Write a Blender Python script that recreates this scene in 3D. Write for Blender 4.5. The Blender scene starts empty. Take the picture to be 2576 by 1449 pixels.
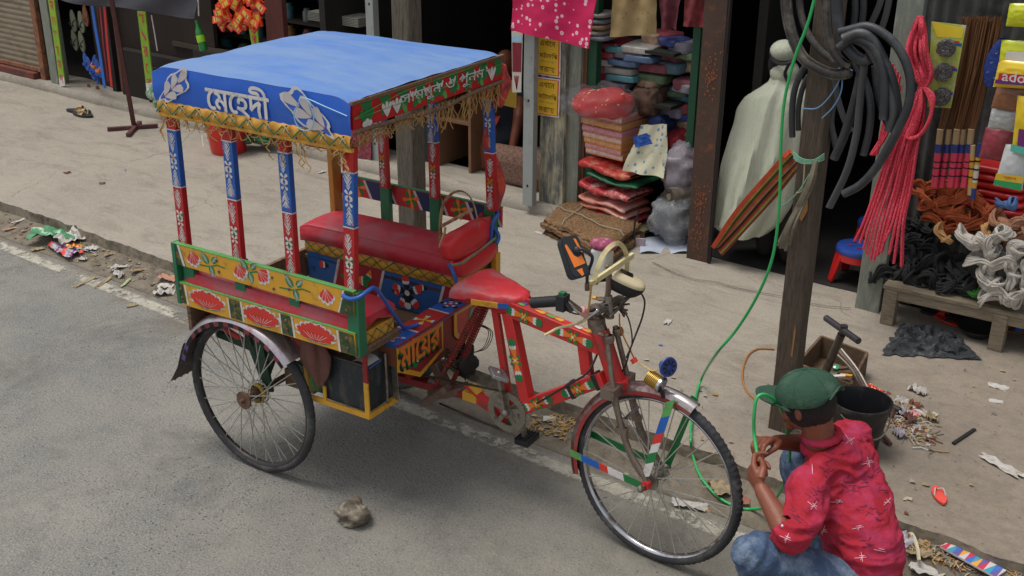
EXPO=0.32
import bpy, math, random
from mathutils import Vector, Matrix, noise
R=math.radians
random.seed(7)
S=bpy.context.scene; COL=S.collection
PI=math.pi
def rnd(a,b): return random.uniform(a,b)
# ---------- measured camera (street frame: X along the kerb, Y across it, Z up) ----------
F=2836.08; TH=R(23.1323); RO=R(0.42); CH=2.6666; YAW=R(36.5316)
_f=Vector((0,math.cos(TH),-math.sin(TH))); _r=Vector((1,0,0)); _u=Vector((0,math.sin(TH),math.cos(TH)))
_r2=_r*math.cos(RO)+_u*math.sin(RO); _u2=-_r*math.sin(RO)+_u*math.cos(RO)
RZ=Matrix.Rotation(YAW,3,'Z')
FWD=RZ@_f; RT=RZ@_r2; UP=RZ@_u2; CAM=Vector((0,0,CH))
CO=Vector((-3.43736,3.17965,0)); CA=R(4.90367)
CM=Matrix.Translation(CO)@Matrix.Rotation(CA,4,'Z'); CMI=CM.inverted()
def ray(x,y): return FWD+RT*((x-1288)/F)-UP*((y-724.5)/F)
def H(x,y,ax,val):
    "measuring aid: point of a photo position on the world plane axis=val"
    d=ray(x,y); i='xyz'.index(ax); return CAM+d*((val-CAM[i])/d[i])
def HC(x,y,ax,val):
    "the same on a plane of the rickshaw's own frame"
    d=(CMI.to_3x3())@ray(x,y); c=CMI@CAM; i='xyz'.index(ax); return c+d*((val-c[i])/d[i])
def V(*a): return Vector(a)
# ---------- materials ----------
_M={}
def lin(c):
    f=lambda x:(x/12.92 if x<=.04045 else ((x+.055)/1.055)**2.4)
    return tuple(f(x/255) for x in c)
def mat(name,rgb,rough=.7,metal=0,var=.12,scale=9,bump=0,bscale=40,dirt=None,coat=0,alpha=1,trans=0,stretch=None,emit=0):
    "rgb in 0-255 screen values of the paint itself"
    if name in _M: return _M[name]
    m=bpy.data.materials.new(name); m.use_nodes=True; n=m.node_tree; N=n.nodes; L=n.links
    b=N['Principled BSDF']; c=lin(rgb)
    tc=N.new('ShaderNodeTexCoord'); src=tc.outputs['Object']
    if stretch:
        mp=N.new('ShaderNodeMapping'); mp.inputs['Scale'].default_value=stretch; L.new(src,mp.inputs[0]); src=mp.outputs[0]
    nz=N.new('ShaderNodeTexNoise'); nz.inputs['Scale'].default_value=scale; nz.inputs['Detail'].default_value=6; nz.inputs['Roughness'].default_value=.65
    L.new(src,nz.inputs['Vector'])
    mr=N.new('ShaderNodeMapRange'); mr.inputs[1].default_value=.25; mr.inputs[2].default_value=.75; mr.inputs[3].default_value=1-var; mr.inputs[4].default_value=1+var
    L.new(nz.outputs[0],mr.inputs[0])
    mx=N.new('ShaderNodeVectorMath'); mx.operation='SCALE'; mx.inputs[0].default_value=c; L.new(mr.outputs[0],mx.inputs['Scale'])
    out=mx.outputs[0]
    if dirt:
        dc,amt,ds=dirt
        n2=N.new('ShaderNodeTexNoise'); n2.inputs['Scale'].default_value=ds; n2.inputs['Detail'].default_value=8; n2.inputs['Roughness'].default_value=.7
        L.new(src,n2.inputs['Vector'])
        m2=N.new('ShaderNodeMapRange'); m2.inputs[1].default_value=.62-amt*.3; m2.inputs[2].default_value=.8-amt*.3; L.new(n2.outputs[0],m2.inputs[0])
        mm=N.new('ShaderNodeMix'); mm.data_type='RGBA'; mm.inputs[7].default_value=(*lin(dc),1)
        L.new(m2.outputs[0],mm.inputs[0]); L.new(out,mm.inputs[6]); out=mm.outputs[2]
    L.new(out,b.inputs['Base Color'])
    b.inputs['Roughness'].default_value=rough; b.inputs['Metallic'].default_value=metal
    if coat: b.inputs['Coat Weight'].default_value=coat; b.inputs['Coat Roughness'].default_value=.25
    if trans: b.inputs['Transmission Weight'].default_value=trans
    if alpha<1: b.inputs['Alpha'].default_value=alpha
    if emit: b.inputs['Emission Color'].default_value=(*c,1); b.inputs['Emission Strength'].default_value=emit
    if bump:
        n3=N.new('ShaderNodeTexNoise'); n3.inputs['Scale'].default_value=bscale; n3.inputs['Detail'].default_value=5
        L.new(src,n3.inputs['Vector'])
        bp=N.new('ShaderNodeBump'); bp.inputs['Strength'].default_value=bump; bp.inputs['Distance'].default_value=.01
        L.new(n3.outputs[0],bp.inputs['Height']); L.new(bp.outputs[0],b.inputs['Normal'])
    _M[name]=m; return m
DUST=(150,138,118)
# ---------- mesh builder ----------
class Plane:
    def __init__(s,O,X,Y): s.O=Vector(O); s.X=Vector(X).normalized(); s.N=s.X.cross(Vector(Y)).normalized(); s.Y=s.N.cross(s.X)
    def __call__(s,x,y,o=0): return s.O+s.X*x+s.Y*y+s.N*o
class MB:
    def __init__(s,mat=None): s.v=[];s.f=[];s.i=[];s.ms=[];s.cur=0;s.T=None;
    def m(s,mt):
        if mt not in s.ms: s.ms.append(mt)
        s.cur=s.ms.index(mt); return s
    def add(s,vs,fs):
        b=len(s.v)
        s.v+=[tuple(s.T@Vector(p)) if s.T else tuple(p) for p in vs]
        s.f+=[tuple(b+i for i in f) for f in fs]; s.i+=[s.cur]*len(fs); return s
    def box(s,x0,x1,y0,y1,z0,z1):
        return s.add([(x,y,z) for z in (z0,z1) for y in (y0,y1) for x in (x0,x1)],[(0,2,3,1),(4,5,7,6),(0,1,5,4),(2,6,7,3),(0,4,6,2),(1,3,7,5)])
    def beam(s,p,q,w,h,up=(0,0,1),w2=None,h2=None):
        p=Vector(p);q=Vector(q);d=(q-p).normalized();u=Vector(up)
        if abs(d.dot(u))>.98: u=Vector((0,1,0))
        a=d.cross(u).normalized(); b=a.cross(d)
        w2=w if w2 is None else w2; h2=h if h2 is None else h2
        vs=[p+a*x*w/2+b*y*h/2 for x,y in ((-1,-1),(1,-1),(1,1),(-1,1))]+[q+a*x*w2/2+b*y*h2/2 for x,y in ((-1,-1),(1,-1),(1,1),(-1,1))]
        return s.add(vs,[(0,3,2,1),(4,5,6,7),(0,1,5,4),(1,2,6,5),(2,3,7,6),(3,0,4,7)])
    def tube(s,pts,r,n=8,closed=False,flat=1,caps=True):
        P=[Vector(p) for p in pts]; k=len(P); rs=r if isinstance(r,(list,tuple)) else [r]*k
        t0=(P[1]-P[0]).normalized(); a=t0.orthogonal().normalized(); vs=[]
        for j in range(k):
            if closed: t=(P[(j+1)%k]-P[j-1])
            else: t=P[min(j+1,k-1)]-P[max(j-1,0)]
            if t.length<1e-9: t=t0
            t=t.normalized(); a=(a-t*a.dot(t))
            if a.length<1e-6: a=t.orthogonal()
            a.normalize(); b=t.cross(a)
            for q in range(n):
                g=2*PI*q/n; vs.append(P[j]+(a*math.cos(g)+b*math.sin(g)*flat)*rs[j])
        fs=[]
        for j in range(k if closed else k-1):
            j2=(j+1)%k
            for q in range(n): fs.append((j*n+q,j*n+(q+1)%n,j2*n+(q+1)%n,j2*n+q))
        if caps and not closed: fs.append(tuple(range(n-1,-1,-1))); fs.append(tuple((k-1)*n+q for q in range(n)))
        return s.add(vs,fs)
    def lathe(s,prof,c=(0,0,0),axis=(0,0,1),n=20,sx=1,sy=1):
        c=Vector(c); ax=Vector(axis).normalized(); a=ax.orthogonal().normalized() if abs(ax.z)<.99 else Vector((1,0,0)); b=ax.cross(a)
        vs=[c+ax*z+(a*math.cos(2*PI*q/n)*sx+b*math.sin(2*PI*q/n)*sy)*r for r,z in prof for q in range(n)]
        fs=[(j*n+q,j*n+(q+1)%n,(j+1)*n+(q+1)%n,(j+1)*n+q) for j in range(len(prof)-1) for q in range(n)]
        if prof[0][0]>1e-6: pass
        return s.add(vs,fs)
    def grid(s,fn,nu,nv,wrapu=False):
        vs=[fn(i/(nu if wrapu else nu-1),j/(nv-1)) for j in range(nv) for i in range(nu)]
        fs=[]
        for j in range(nv-1):
            for i in range(nu if wrapu else nu-1):
                i2=(i+1)%nu; fs.append((j*nu+i,j*nu+i2,(j+1)*nu+i2,(j+1)*nu+i))
        return s.add(vs,fs)
    def ball(s,c,r,n=12,m=8,rot=None):
        if not isinstance(r,(tuple,list)): r=(r,r,r)
        c=Vector(c)
        def fn(u,v):
            p=Vector((r[0]*math.cos(2*PI*u)*math.sin(PI*v),r[1]*math.sin(2*PI*u)*math.sin(PI*v),-r[2]*math.cos(PI*v)))
            if rot: p=rot@p
            return c+p
        return s.grid(fn,n,m,True)
    def poly(s,pl,pts,o=.001):
        return s.add([pl(x,y,o) for x,y in pts],[tuple(range(len(pts)))])
    def prism(s,pl,pts,o0,o1):
        n=len(pts); s.add([pl(x,y,o0) for x,y in pts]+[pl(x,y,o1) for x,y in pts],
          [tuple(range(n-1,-1,-1)),tuple(range(n,2*n))]+[(i,(i+1)%n,n+(i+1)%n,n+i) for i in range(n)]); return s
    def text(s,pl,body,x,y,w,h,mt,o=.0015,off=0.0,rot=0,font=None):
        c=bpy.data.curves.new('t','FONT'); c.body=body; c.size=1; c.offset=off; c.resolution_u=2
        ob=bpy.data.objects.new('t',c); COL.objects.link(ob); dg=bpy.context.evaluated_depsgraph_get()
        e=ob.evaluated_get(dg); me=e.to_mesh(); vs=[tuple(v.co) for v in me.vertices]; fs=[tuple(p.vertices) for p in me.polygons]
        e.to_mesh_clear(); bpy.data.objects.remove(ob); bpy.data.curves.remove(c)
        if not vs: return s
        x0=min(v[0] for v in vs);x1=max(v[0] for v in vs);y0=min(v[1] for v in vs);y1=max(v[1] for v in vs)
        cr,sr=math.cos(rot),math.sin(rot); out=[]
        for v in vs:
            a=(v[0]-x0)/(x1-x0)*w-w/2; b=(v[1]-y0)/(y1-y0)*h-h/2
            out.append(pl(x+a*cr-b*sr,y+a*sr+b*cr,o))
        s.m(mt); return s.add(out,fs)
    def build(s,name,parent=None,origin=None,smooth=35,bevel=0,world=True,label=None,**tags):
        me=bpy.data.meshes.new(name); vs=s.v
        if parent is not None and world:
            inv=MATS[parent.name].inverted(); vs=[tuple(inv@Vector(p)) for p in vs]
            MATS_NEXT=MATS[parent.name]
        elif parent is not None: MATS_NEXT=MATS[parent.name]
        elif origin is not None:
            o=Vector(origin); vs=[tuple(Vector(p)-o) for p in vs]; MATS_NEXT=Matrix.Translation(o)
        else: MATS_NEXT=Matrix()
        me.from_pydata(vs,[],s.f); me.validate(clean_customdata=False)
        for mt in s.ms: me.materials.append(mt)
        if len(me.polygons)!=len(s.i): print('FACES DROPPED',name,len(me.polygons),len(s.i))
        if len(me.polygons)==len(s.i): me.polygons.foreach_set('material_index',s.i)
        if smooth:
            me.polygons.foreach_set('use_smooth',[True]*len(me.polygons)); me.set_sharp_from_angle(angle=R(smooth))
        o=bpy.data.objects.new(name,me); COL.objects.link(o); MATS[o.name]=MATS_NEXT
        if parent is not None: o.parent=parent
        elif origin is not None: o.location=origin
        if bevel:
            b=o.modifiers.new('bevel','BEVEL'); b.width=bevel; b.segments=2; b.limit_method='ANGLE'; b.angle_limit=R(50)
        if label: o['label']=label
        for k,vv in tags.items(): o[k]=vv
        return o
MATS={}
def thing(name,label,cat,loc=(0,0,0),rz=0,group=None):
    o=bpy.data.objects.new(name,None); COL.objects.link(o); o.location=loc; o.rotation_euler=(0,0,rz); o.empty_display_size=.1
    o['label']=label; o['category']=cat
    if group: o['group']=group
    MATS[o.name]=Matrix.Translation(loc)@Matrix.Rotation(rz,4,'Z'); return o
def solo(mb,name,label,cat,origin,group=None,**k):
    o=mb.build(name,origin=origin,**k); o['label']=label; o['category']=cat
    if group: o['group']=group
    return o
def struct(mb,name,**k):
    o=mb.build(name,**k); o['kind']='structure'; return o
def bez(P,n=24):
    "smooth curve through control points (Catmull-Rom)"
    P=[Vector(p) for p in P]; Q=[P[0]*2-P[1]]+P+[P[-1]*2-P[-2]]; out=[]
    k=len(P)-1; m=max(2,n//k)
    for i in range(k):
        a,b,c,d=Q[i:i+4]
        for j in range(m):
            t=j/m; out.append(.5*((2*b)+(c-a)*t+(2*a-5*b+4*c-d)*t*t+(-a+3*b-3*c+d)*t**3))
    out.append(P[-1]); return out
# ---------- world, light, camera ----------
W=bpy.data.worlds.new("World"); S.world=W; W.use_nodes=True
n=W.node_tree; bg=n.nodes['Background']
sk=n.nodes.new('ShaderNodeTexSky'); sk.sky_type='NISHITA'; sk.sun_disc=False
SE=R(73);
sdir=Vector((-.6,-.35,0)).normalized()    # horizontal direction towards the sun (street frame)
sk.sun_elevation=SE; sk.sun_rotation=math.atan2(sdir.x,sdir.y); sk.dust_density=3; sk.air_density=1.2; sk.ozone_density=1
hs=n.nodes.new('ShaderNodeHueSaturation'); hs.inputs['Saturation'].default_value=.28
n.links.new(sk.outputs[0],hs.inputs['Color']); n.links.new(hs.outputs[0],bg.inputs[0]); bg.inputs[1].default_value=.113
sl=bpy.data.lights.new('sun','SUN'); sl.energy=1.55; sl.angle=R(24); sl.color=(1,.955,.88)
so=bpy.data.objects.new('sun',sl); COL.objects.link(so)
so.rotation_euler=Vector((sdir.x*math.cos(SE),sdir.y*math.cos(SE),math.sin(SE))).to_track_quat('Z','Y').to_euler()
cd=bpy.data.cameras.new('camera'); co=bpy.data.objects.new('camera',cd); COL.objects.link(co); S.camera=co
cd.sensor_width=36; cd.lens=36*F/2576; cd.clip_end=300; cd.clip_start=.05
mw=Matrix((RT,UP,-FWD)).transposed().to_4x4(); mw.translation=CAM; co.matrix_world=mw
vs_=S.view_settings; vs_.view_transform='Standard'; vs_.look='None'; vs_.exposure=EXPO; vs_.gamma=1
# ---------- ground ----------
def ground_mat(name,kind):
    m=bpy.data.materials.new(name); m.use_nodes=True; t=m.node_tree; N=t.nodes; L=t.links; b=N['Principled BSDF']
    geo=N.new('ShaderNodeNewGeometry'); pos=geo.outputs['Position']
    def noise_(sc,det=6,ro=.6,dist=0,vec=None):
        x=N.new('ShaderNodeTexNoise'); x.inputs['Scale'].default_value=sc; x.inputs['Detail'].default_value=det; x.inputs['Roughness'].default_value=ro; x.inputs['Distortion'].default_value=dist
        L.new(vec or pos,x.inputs['Vector']); return x.outputs[0]
    def mr(a,f0,f1,t0=0,t1=1):
        x=N.new('ShaderNodeMapRange'); x.inputs[1].default_value=f0;x.inputs[2].default_value=f1;x.inputs[3].default_value=t0;x.inputs[4].default_value=t1; L.new(a,x.inputs[0]); return x.outputs[0]
    def mix(f,a,b_):
        x=N.new('ShaderNodeMix'); x.data_type='RGBA'
        if isinstance(f,float): x.inputs[0].default_value=f
        else: L.new(f,x.inputs[0])
        for i,c in ((6,a),(7,b_)):
            if isinstance(c,tuple): x.inputs[i].default_value=(*lin(c),1)
            else: L.new(c,x.inputs[i])
        return x.outputs[2]
    def mul(a,b_,op='MULTIPLY'):
        x=N.new('ShaderNodeMath'); x.operation=op
        for i,c in enumerate((a,b_)):
            if isinstance(c,(int,float)): x.inputs[i].default_value=c
            else: L.new(c,x.inputs[i])
        return x.outputs[0]
    def vor(sc,feat='F1'):
        x=N.new('ShaderNodeTexVoronoi'); x.inputs['Scale'].default_value=sc; x.feature=feat; L.new(pos,x.inputs['Vector']); return x
    sep=N.new('ShaderNodeSeparateXYZ'); L.new(pos,sep.inputs[0])
    if kind=='road':
        fine=noise_(120,3,.7); agg=vor(90)
        base=mix(mr(noise_(1.1,7,.72),.38,.62),(102,102,100),(132,129,120))
        base=mix(mr(noise_(120,3,.85),.46,.62,0,.7),base,(160,158,152))
        base=mix(mr(noise_(95,3,.8),.53,.66,0,.75),base,(66,66,68))
        base=mix(mr(noise_(5,8,.8),.48,.7,0,.7),base,(134,131,122)); base=mix(mr(noise_(1.7,8,.8,.5),.50,.68,0,.7),base,(90,88,84))
        # open pits in the tar: sparse dark specks, patchy
        v=vor(44); pm=mul(mr(v.outputs['Distance'],.12,.24,1,0),mr(v.outputs['Color'],.42,.47))
        pm=mul(pm,mr(noise_(1.3,4,.6),.36,.56)); base=mix(mul(pm,.85),base,(44,43,44))
        v2=vor(70); pm2=mul(mr(v2.outputs['Distance'],.13,.25,1,0),mr(v2.outputs['Color'],.6,.65)); base=mix(mul(pm2,.5),base,(62,61,62))
        # gutter dirt and dusty patches near the kerb
        yy=mul(sep.outputs[1],mr(noise_(3,6,.7),.2,.8,-.35,.35),'ADD')
        d=mr(yy,3.42,3.72); base=mix(mul(d,.85),base,mix(mr(noise_(12,8,.75),.35,.65),(122,112,97),(96,88,76)))
        # dusty drift towards the right
        xx=mr(mul(sep.outputs[0],mr(noise_(1.4,5,.6),.2,.8,-.7,.7),'ADD'),-3.2,-1.7); base=mix(mul(xx,.6),base,mix(mr(noise_(6,8,.75),.4,.6),(140,134,120),(116,112,102)))
        L.new(base,b.inputs['Base Color']); b.inputs['Roughness'].default_value=.85
        h=mul(mul(fine,.5),mul(agg.outputs['Distance'],.8),'ADD'); h=mul(h,mul(pm,-.8),'ADD')
    elif kind=='pave':
        st=N.new('ShaderNodeMapping'); st.inputs['Scale'].default_value=(1,2.6,1); st.inputs['Rotation'].default_value=(0,0,R(-24)); L.new(pos,st.inputs[0])
        base=mix(mr(noise_(1.1,7,.65),.35,.65),(140,133,122),(155,147,135))
        base=mix(mr(noise_(6,8,.78,.6,st.outputs[0]),.45,.68,0,.8),base,(164,155,141))
        base=mix(mr(noise_(2.2,8,.8,.8,st.outputs[0]),.50,.70,0,.9),base,(112,104,93))
        base=mix(mr(noise_(48,4,.8,0,st.outputs[0]),.42,.66,0,.4),base,(174,166,152))
        base=mix(mr(noise_(90,3,.8),.52,.66,0,.45),base,(96,90,80))
        # trodden darker dirt to the right end
        xx=mr(mul(sep.outputs[0],mr(noise_(1.8,6,.65),.2,.8,-.6,.6),'ADD'),-2.2,-1.2); base=mix(mul(xx,.55),base,mix(mr(noise_(14,8,.8),.4,.6),(138,122,105),(108,96,83)))
        v=vor(30); pm=mul(mr(v.outputs['Distance'],.1,.2,1,0),mr(v.outputs['Color'],.7,.75)); base=mix(mul(pm,mul(xx,.8)),base,(80,74,68))
        # cracks
        vc=N.new('ShaderNodeTexVoronoi'); vc.feature='DISTANCE_TO_EDGE'; vc.inputs['Scale'].default_value=.8
        wv=N.new('ShaderNodeVectorMath'); wv.operation='ADD'; nn=N.new('ShaderNodeTexNoise'); nn.inputs['Scale'].default_value=3; nn.inputs['Detail'].default_value=6
        L.new(pos,nn.inputs['Vector']); sc_=N.new('ShaderNodeVectorMath'); sc_.operation='SCALE'; sc_.inputs['Scale'].default_value=.35
        L.new(nn.outputs['Color'],sc_.inputs[0]); L.new(pos,wv.inputs[0]); L.new(sc_.outputs[0],wv.inputs[1]); L.new(wv.outputs[0],vc.inputs['Vector'])
        ck=mul(mr(vc.outputs['Distance'],0,.006,1,0),mr(noise_(1.1,3,.5),.5,.62)); base=mix(mul(ck,.5),base,(96,88,78))
        L.new(base,b.inputs['Base Color']); b.inputs['Roughness'].default_value=.9
        h=mul(mul(noise_(60,6,.75),.6),mul(ck,-.8),'ADD')
    elif kind=='floor':
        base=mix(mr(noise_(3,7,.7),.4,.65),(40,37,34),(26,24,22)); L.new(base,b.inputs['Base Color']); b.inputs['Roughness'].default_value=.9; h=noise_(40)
    else: # painted line
        base=mix(mr(noise_(22,8,.8),.4,.62),(196,192,178),(160,154,138)); L.new(base,b.inputs['Base Color']); b.inputs['Roughness'].default_value=.8
        a=mr(mul(noise_(16,9,.8),mr(noise_(2.6,4,.7),.3,.7,-.16,.14),'ADD'),.40,.50)
        e=mr(mul(N_abs(N,L,sep.outputs[1],3.535),mul(noise_(30,5,.7),.05),'ADD'),.055,.080,1,0)
        L.new(mul(mul(a,e),.85),b.inputs['Alpha']); h=noise_(80)
    bp=N.new('ShaderNodeBump'); bp.inputs['Strength'].default_value=.5; bp.inputs['Distance'].default_value=.006; L.new(h,bp.inputs['Height']); L.new(bp.outputs[0],b.inputs['Normal'])
    return m
def N_abs(N,L,o,c):
    x=N.new('ShaderNodeMath'); x.operation='SUBTRACT'; L.new(o,x.inputs[0]); x.inputs[1].default_value=c
    y=N.new('ShaderNodeMath'); y.operation='ABSOLUTE'; L.new(x.outputs[0],y.inputs[0]); return y.outputs[0]
g=MB().m(ground_mat('asphalt','road')); g.add([(-60,-60,0),(40,-60,0),(40,4.2,0),(-60,4.2,0)],[(0,1,2,3)]); struct(g,'road',smooth=0)
g=MB().m(ground_mat('line_paint','line')); g.add([(-14,3.44,.004),(4,3.44,.004),(4,3.63,.004),(-14,3.63,.004)],[(0,1,2,3)]); struct(g,'lane_marking',smooth=0)
# kerbed pavement slab with a chipped, uneven edge
def edge(x):
    e=3.865+.012*noise.noise(Vector((x*1.7,0,0)))+.02*noise.noise(Vector((x*7,3,0)))+.008*noise.noise(Vector((x*31,5,0)))
    for c,w,d in ((-6.45,.03,.03),(-5.2,.10,.035),(-1.75,.10,.02),(-4.1,.02,.02)): e+=d*math.exp(-((x-c)/w)**2)
    return e
def pave(u,v):
    x=-13+19*u;
    if v<.12: k=v/.12; y=edge(x)-.006*(1-k); z=-.01+.125*k
    elif v<.2: k=(v-.12)/.08; y=edge(x)+.03*k; z=.115+.007*math.sin(k*PI/2)
    else: k=(v-.2)/.8; y=edge(x)+.03+(5.93-edge(x)-.03)*k; z=.122
    z2=z+(.006*noise.noise(Vector((x*.9,y*1.3,2)))+.003*noise.noise(Vector((x*5,y*5,7))) if v>=.12 else 0)
    return (x,y+(.006*noise.noise(Vector((x*14,z*40,1))) if v<.15 else 0),z2)
pm_=ground_mat('concrete','pave')
g=MB().m(pm_); g.grid(pave,900,26)
kf=mat('dirty_kerb_face',(136,126,110),.95,var=.25,scale=9,dirt=((78,70,60),.5,7),bump=.6,bscale=30)
g.m(kf);
for k in range(len(g.f)):
    if k//899<3: g.i[k]=1
struct(g,'pavement',smooth=40)
def gz(x,y):
    "height of the dirt banked against the kerb"
    k=max(0,min(1,(y-3.66)/.2)); r_=.045+.02*max(0,min(1,(x+2.2)/1.2))
    return max(0,r_*k*k*(3-2*k)+.004*noise.noise(Vector((x*6,y*6,1)))*k)
def gut(u,v):
    x=-13+19*u; y=3.63+.27*v; return (x,y,.0025+gz(x,y)+.003*noise.noise(Vector((x*22,y*22,3)))*min(1,v*4))
gm_=mat('gutter_dirt',(120,111,97),.95,var=.25,scale=10,dirt=((88,79,67),.5,9),bump=.7,bscale=60)
g=MB().m(gm_); g.grid(gut,1100,16); struct(g,'gutter',smooth=60)
def zg(px,py):
    z=0
    for _ in range(8): p=H(px,py,'z',z); z=gz(p.x,p.y)+.003 if p.y>3.63 else 0
    return H(px,py,'z',z)
# a long open crack across the slab
g=MB().m(mat('crack_shadow',(62,56,50),1,var=.3)); cp_=bez([H(x,y,'z',.123) for x,y in ((1640,662),(1700,690),(1745,705),(1800,712),(1850,726),(1930,742),(1990,752),(2060,770),(2140,778))],60)
vs=[];
for i,p in enumerate(cp_): w=.0025+.002*abs(noise.noise(Vector((i*.7,0,0)))); j=.006*noise.noise(Vector((i*.5,3,0))); vs+=[(p.x,p.y+j-w,.1345 if False else .1315),(p.x,p.y+j+w,.1315)]
g.add(vs,[(2*i,2*i+1,2*i+3,2*i+2) for i in range(len(cp_)-1)]); struct(g,'pavement_crack',smooth=0)
# raised doorstep in front of the left-hand shops
def step(u,v):
    x=-13+9.07*u; e=5.90+.014*noise.noise(Vector((x*3,9,0)))+.008*noise.noise(Vector((x*15,9,0)))
    if v<.4: return (x,e+.01*v,.10+.10*v/.4)
    return (x,e+.01+.36*(v-.4)/.6,.20+.004*noise.noise(Vector((x*4,v*4,0))))
g=MB().m(pm_); g.grid(step,220,8); g.add([(-3.93,5.9,.1),(-3.93,6.26,.1),(-3.93,6.26,.2),(-3.93,5.92,.2)],[(0,1,2,3)]); struct(g,'doorstep',smooth=40)
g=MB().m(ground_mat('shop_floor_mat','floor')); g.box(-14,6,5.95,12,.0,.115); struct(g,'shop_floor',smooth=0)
# ---------- materials of the rickshaw ----------
RED=mat('red_paint',(186,30,34),.45,dirt=((92,42,36),.25,14),coat=.15)
RED2=mat('red_paint_frame',(196,40,40),.45,dirt=((96,70,60),.3,11),coat=.15)
DRED=mat('dark_red_paint',(140,26,34),.5,dirt=((80,50,44),.3,12))
GRN=mat('green_paint',(28,110,74),.45,dirt=((52,74,56),.3,14),coat=.15)
GRN2=mat('light_green_paint',(90,160,84),.5,dirt=((90,100,70),.3,14))
BLU=mat('blue_paint',(28,92,178),.4,dirt=((50,66,90),.2,14),coat=.15)
BLU2=mat('panel_blue_paint',(44,88,150),.5,dirt=((70,84,100),.3,9))
YEL=mat('yellow_paint',(214,158,44),.5,dirt=((150,110,50),.3,14),coat=.1)
ORG=mat('orange_paint',(226,120,34),.5)
WHT=mat('white_paint',(214,210,208),.5,dirt=((160,150,140),.3,16))
BLK=mat('black_paint',(24,24,30),.5)
LRED=mat('bright_red_paint',(208,56,44),.5)
PINK=mat('pink_paint',(216,150,150),.5)
VGRN=mat('leaf_green_paint',(30,118,62),.5)
DGR=mat('dark_green_painted_ends',(42,72,40),.55,dirt=((150,110,50),.35,30))
VINYL=mat('red_vinyl',(188,38,54),.45,var=.12,dirt=((168,84,92),.5,5),bump=.25,bscale=26)  # paler pink blotches put the seat's sheen into the colour
VINYLB=mat('bright_red_vinyl',(214,48,54),.42,var=.08,bump=.15,bscale=22)
GOLD=mat('yellow_padded_trim',(206,152,54),.42,var=.2,bump=.4,bscale=30,dirt=((150,96,30),.4,20))
BROWN=mat('brown_cloth',(104,68,60),.9,var=.25,bump=.4)
WOOD=mat('bare_wood',(124,96,72),.8,var=.3,scale=6,stretch=(1,9,9),dirt=((84,64,50),.5,9))
TARP=mat('faded_blue_tarp',(70,118,192),.6,var=.10,scale=3,stretch=(.8,2.4,1),dirt=((104,136,184),.85,1.3),bump=.35,bscale=7)
TARPB=mat('blue_tarp_side',(38,96,200),.4,var=.08,dirt=((60,110,196),.3,5),bump=.1,bscale=7)
CHR=mat('worn_chrome',(190,188,190),.22,1,var=.2,dirt=((120,96,80),.35,16))
STEEL=mat('dull_steel',(150,146,136),.45,.8,var=.25,dirt=((104,82,66),.45,18))
RUST=mat('rusty_steel',(116,94,82),.65,.4,var=.3,dirt=((92,70,60),.5,16))
RUB=mat('tyre_rubber',(50,50,54),.75,var=.2,dirt=((92,90,88),.45,8),bump=.3,bscale=60)
RUBD=mat('black_rubber',(32,33,36),.6,var=.2)
BOX=mat('black_plastic_case',(34,42,48),.45,var=.3,dirt=((84,84,80),.35,7),stretch=(4,4,1))
STRAW=mat('straw_twine',(178,140,84),.85,var=.3)
CREAM=mat('cream_bamboo',(214,200,150),.6,var=.1,dirt=((170,150,110),.3,20))
BRASS=mat('brass_ribbed',(196,160,80),.35,.7,var=.15)
NAVY=mat('navy_paint',(30,44,90),.5)
LBLU=mat('pale_blue_paint',(150,196,226),.5)
LGREY=mat('pale_lilac_paint',(200,192,190),.55,dirt=((150,120,110),.2,10))
# ---------- painted motifs ----------
def drop(style,w1,t0,t1,L,Wd,ang,cx,cy,jag=0,n=9):
    def wd(t):
        if not 0<t<1: return 0
        return Wd*math.sin(PI*t**.75)**.8 if style else Wd*1.12*t**.65*(1-t**7)**.5
    ca,sa=math.cos(ang),math.sin(ang); l=[];r=[]
    for i in range(n+1):
        t=t0+(t1-t0)*i/n; l.append((t*L,wd(t)));r.append((t*L,-wd(t)))
    mid=[]
    if jag and t0>0: mid=[(t0*L-jag*L*(.5 if k%2 else -.5),wd(t0)*(1-2*(k+1)/6)) for k in range(5)]
    pts=l+r[::-1]+mid[::-1]
    out=[]
    for x,y in pts:
        p=(cx+x*ca-y*sa,cy+x*sa+y*ca)
        if not out or (abs(p[0]-out[-1][0])+abs(p[1]-out[-1][1]))>1e-5: out.append(p)
    if abs(out[0][0]-out[-1][0])+abs(out[0][1]-out[-1][1])<1e-5: out.pop()
    return out
def petal(mb,pl,cx,cy,ang,L,Wd,cols,o=.001):
    "cols: (start fraction, material), painted one over the other from base to tip"
    for k,(t0,mt) in enumerate(cols):
        mb.m(mt); mb.poly(pl,drop(0,0,t0,1,L,Wd,ang,cx,cy,.06 if t0 else 0),o+.0004*k)
def leaf(mb,pl,cx,cy,ang,L,Wd,o=.001,mt=None,vein=True):
    mb.m(mt or VGRN).poly(pl,drop(1,0,0,1,L,Wd,ang,cx,cy),o)
    if vein:
        mb.m(WHT)
        for k in range(5):
            t=.2+.14*k
            for sg in (1,-1):
                x,y=cx+t*L*math.cos(ang),cy+t*L*math.sin(ang); a=ang+sg*.7
                stroke(mb,pl,[(x,y),(x+Wd*.9*math.cos(a),y+Wd*.9*math.sin(a))],.0013,o+.0005)
        stroke(mb,pl,[(cx,cy),(cx+.9*L*math.cos(ang),cy+.9*L*math.sin(ang))],.002,o+.0007)
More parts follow.
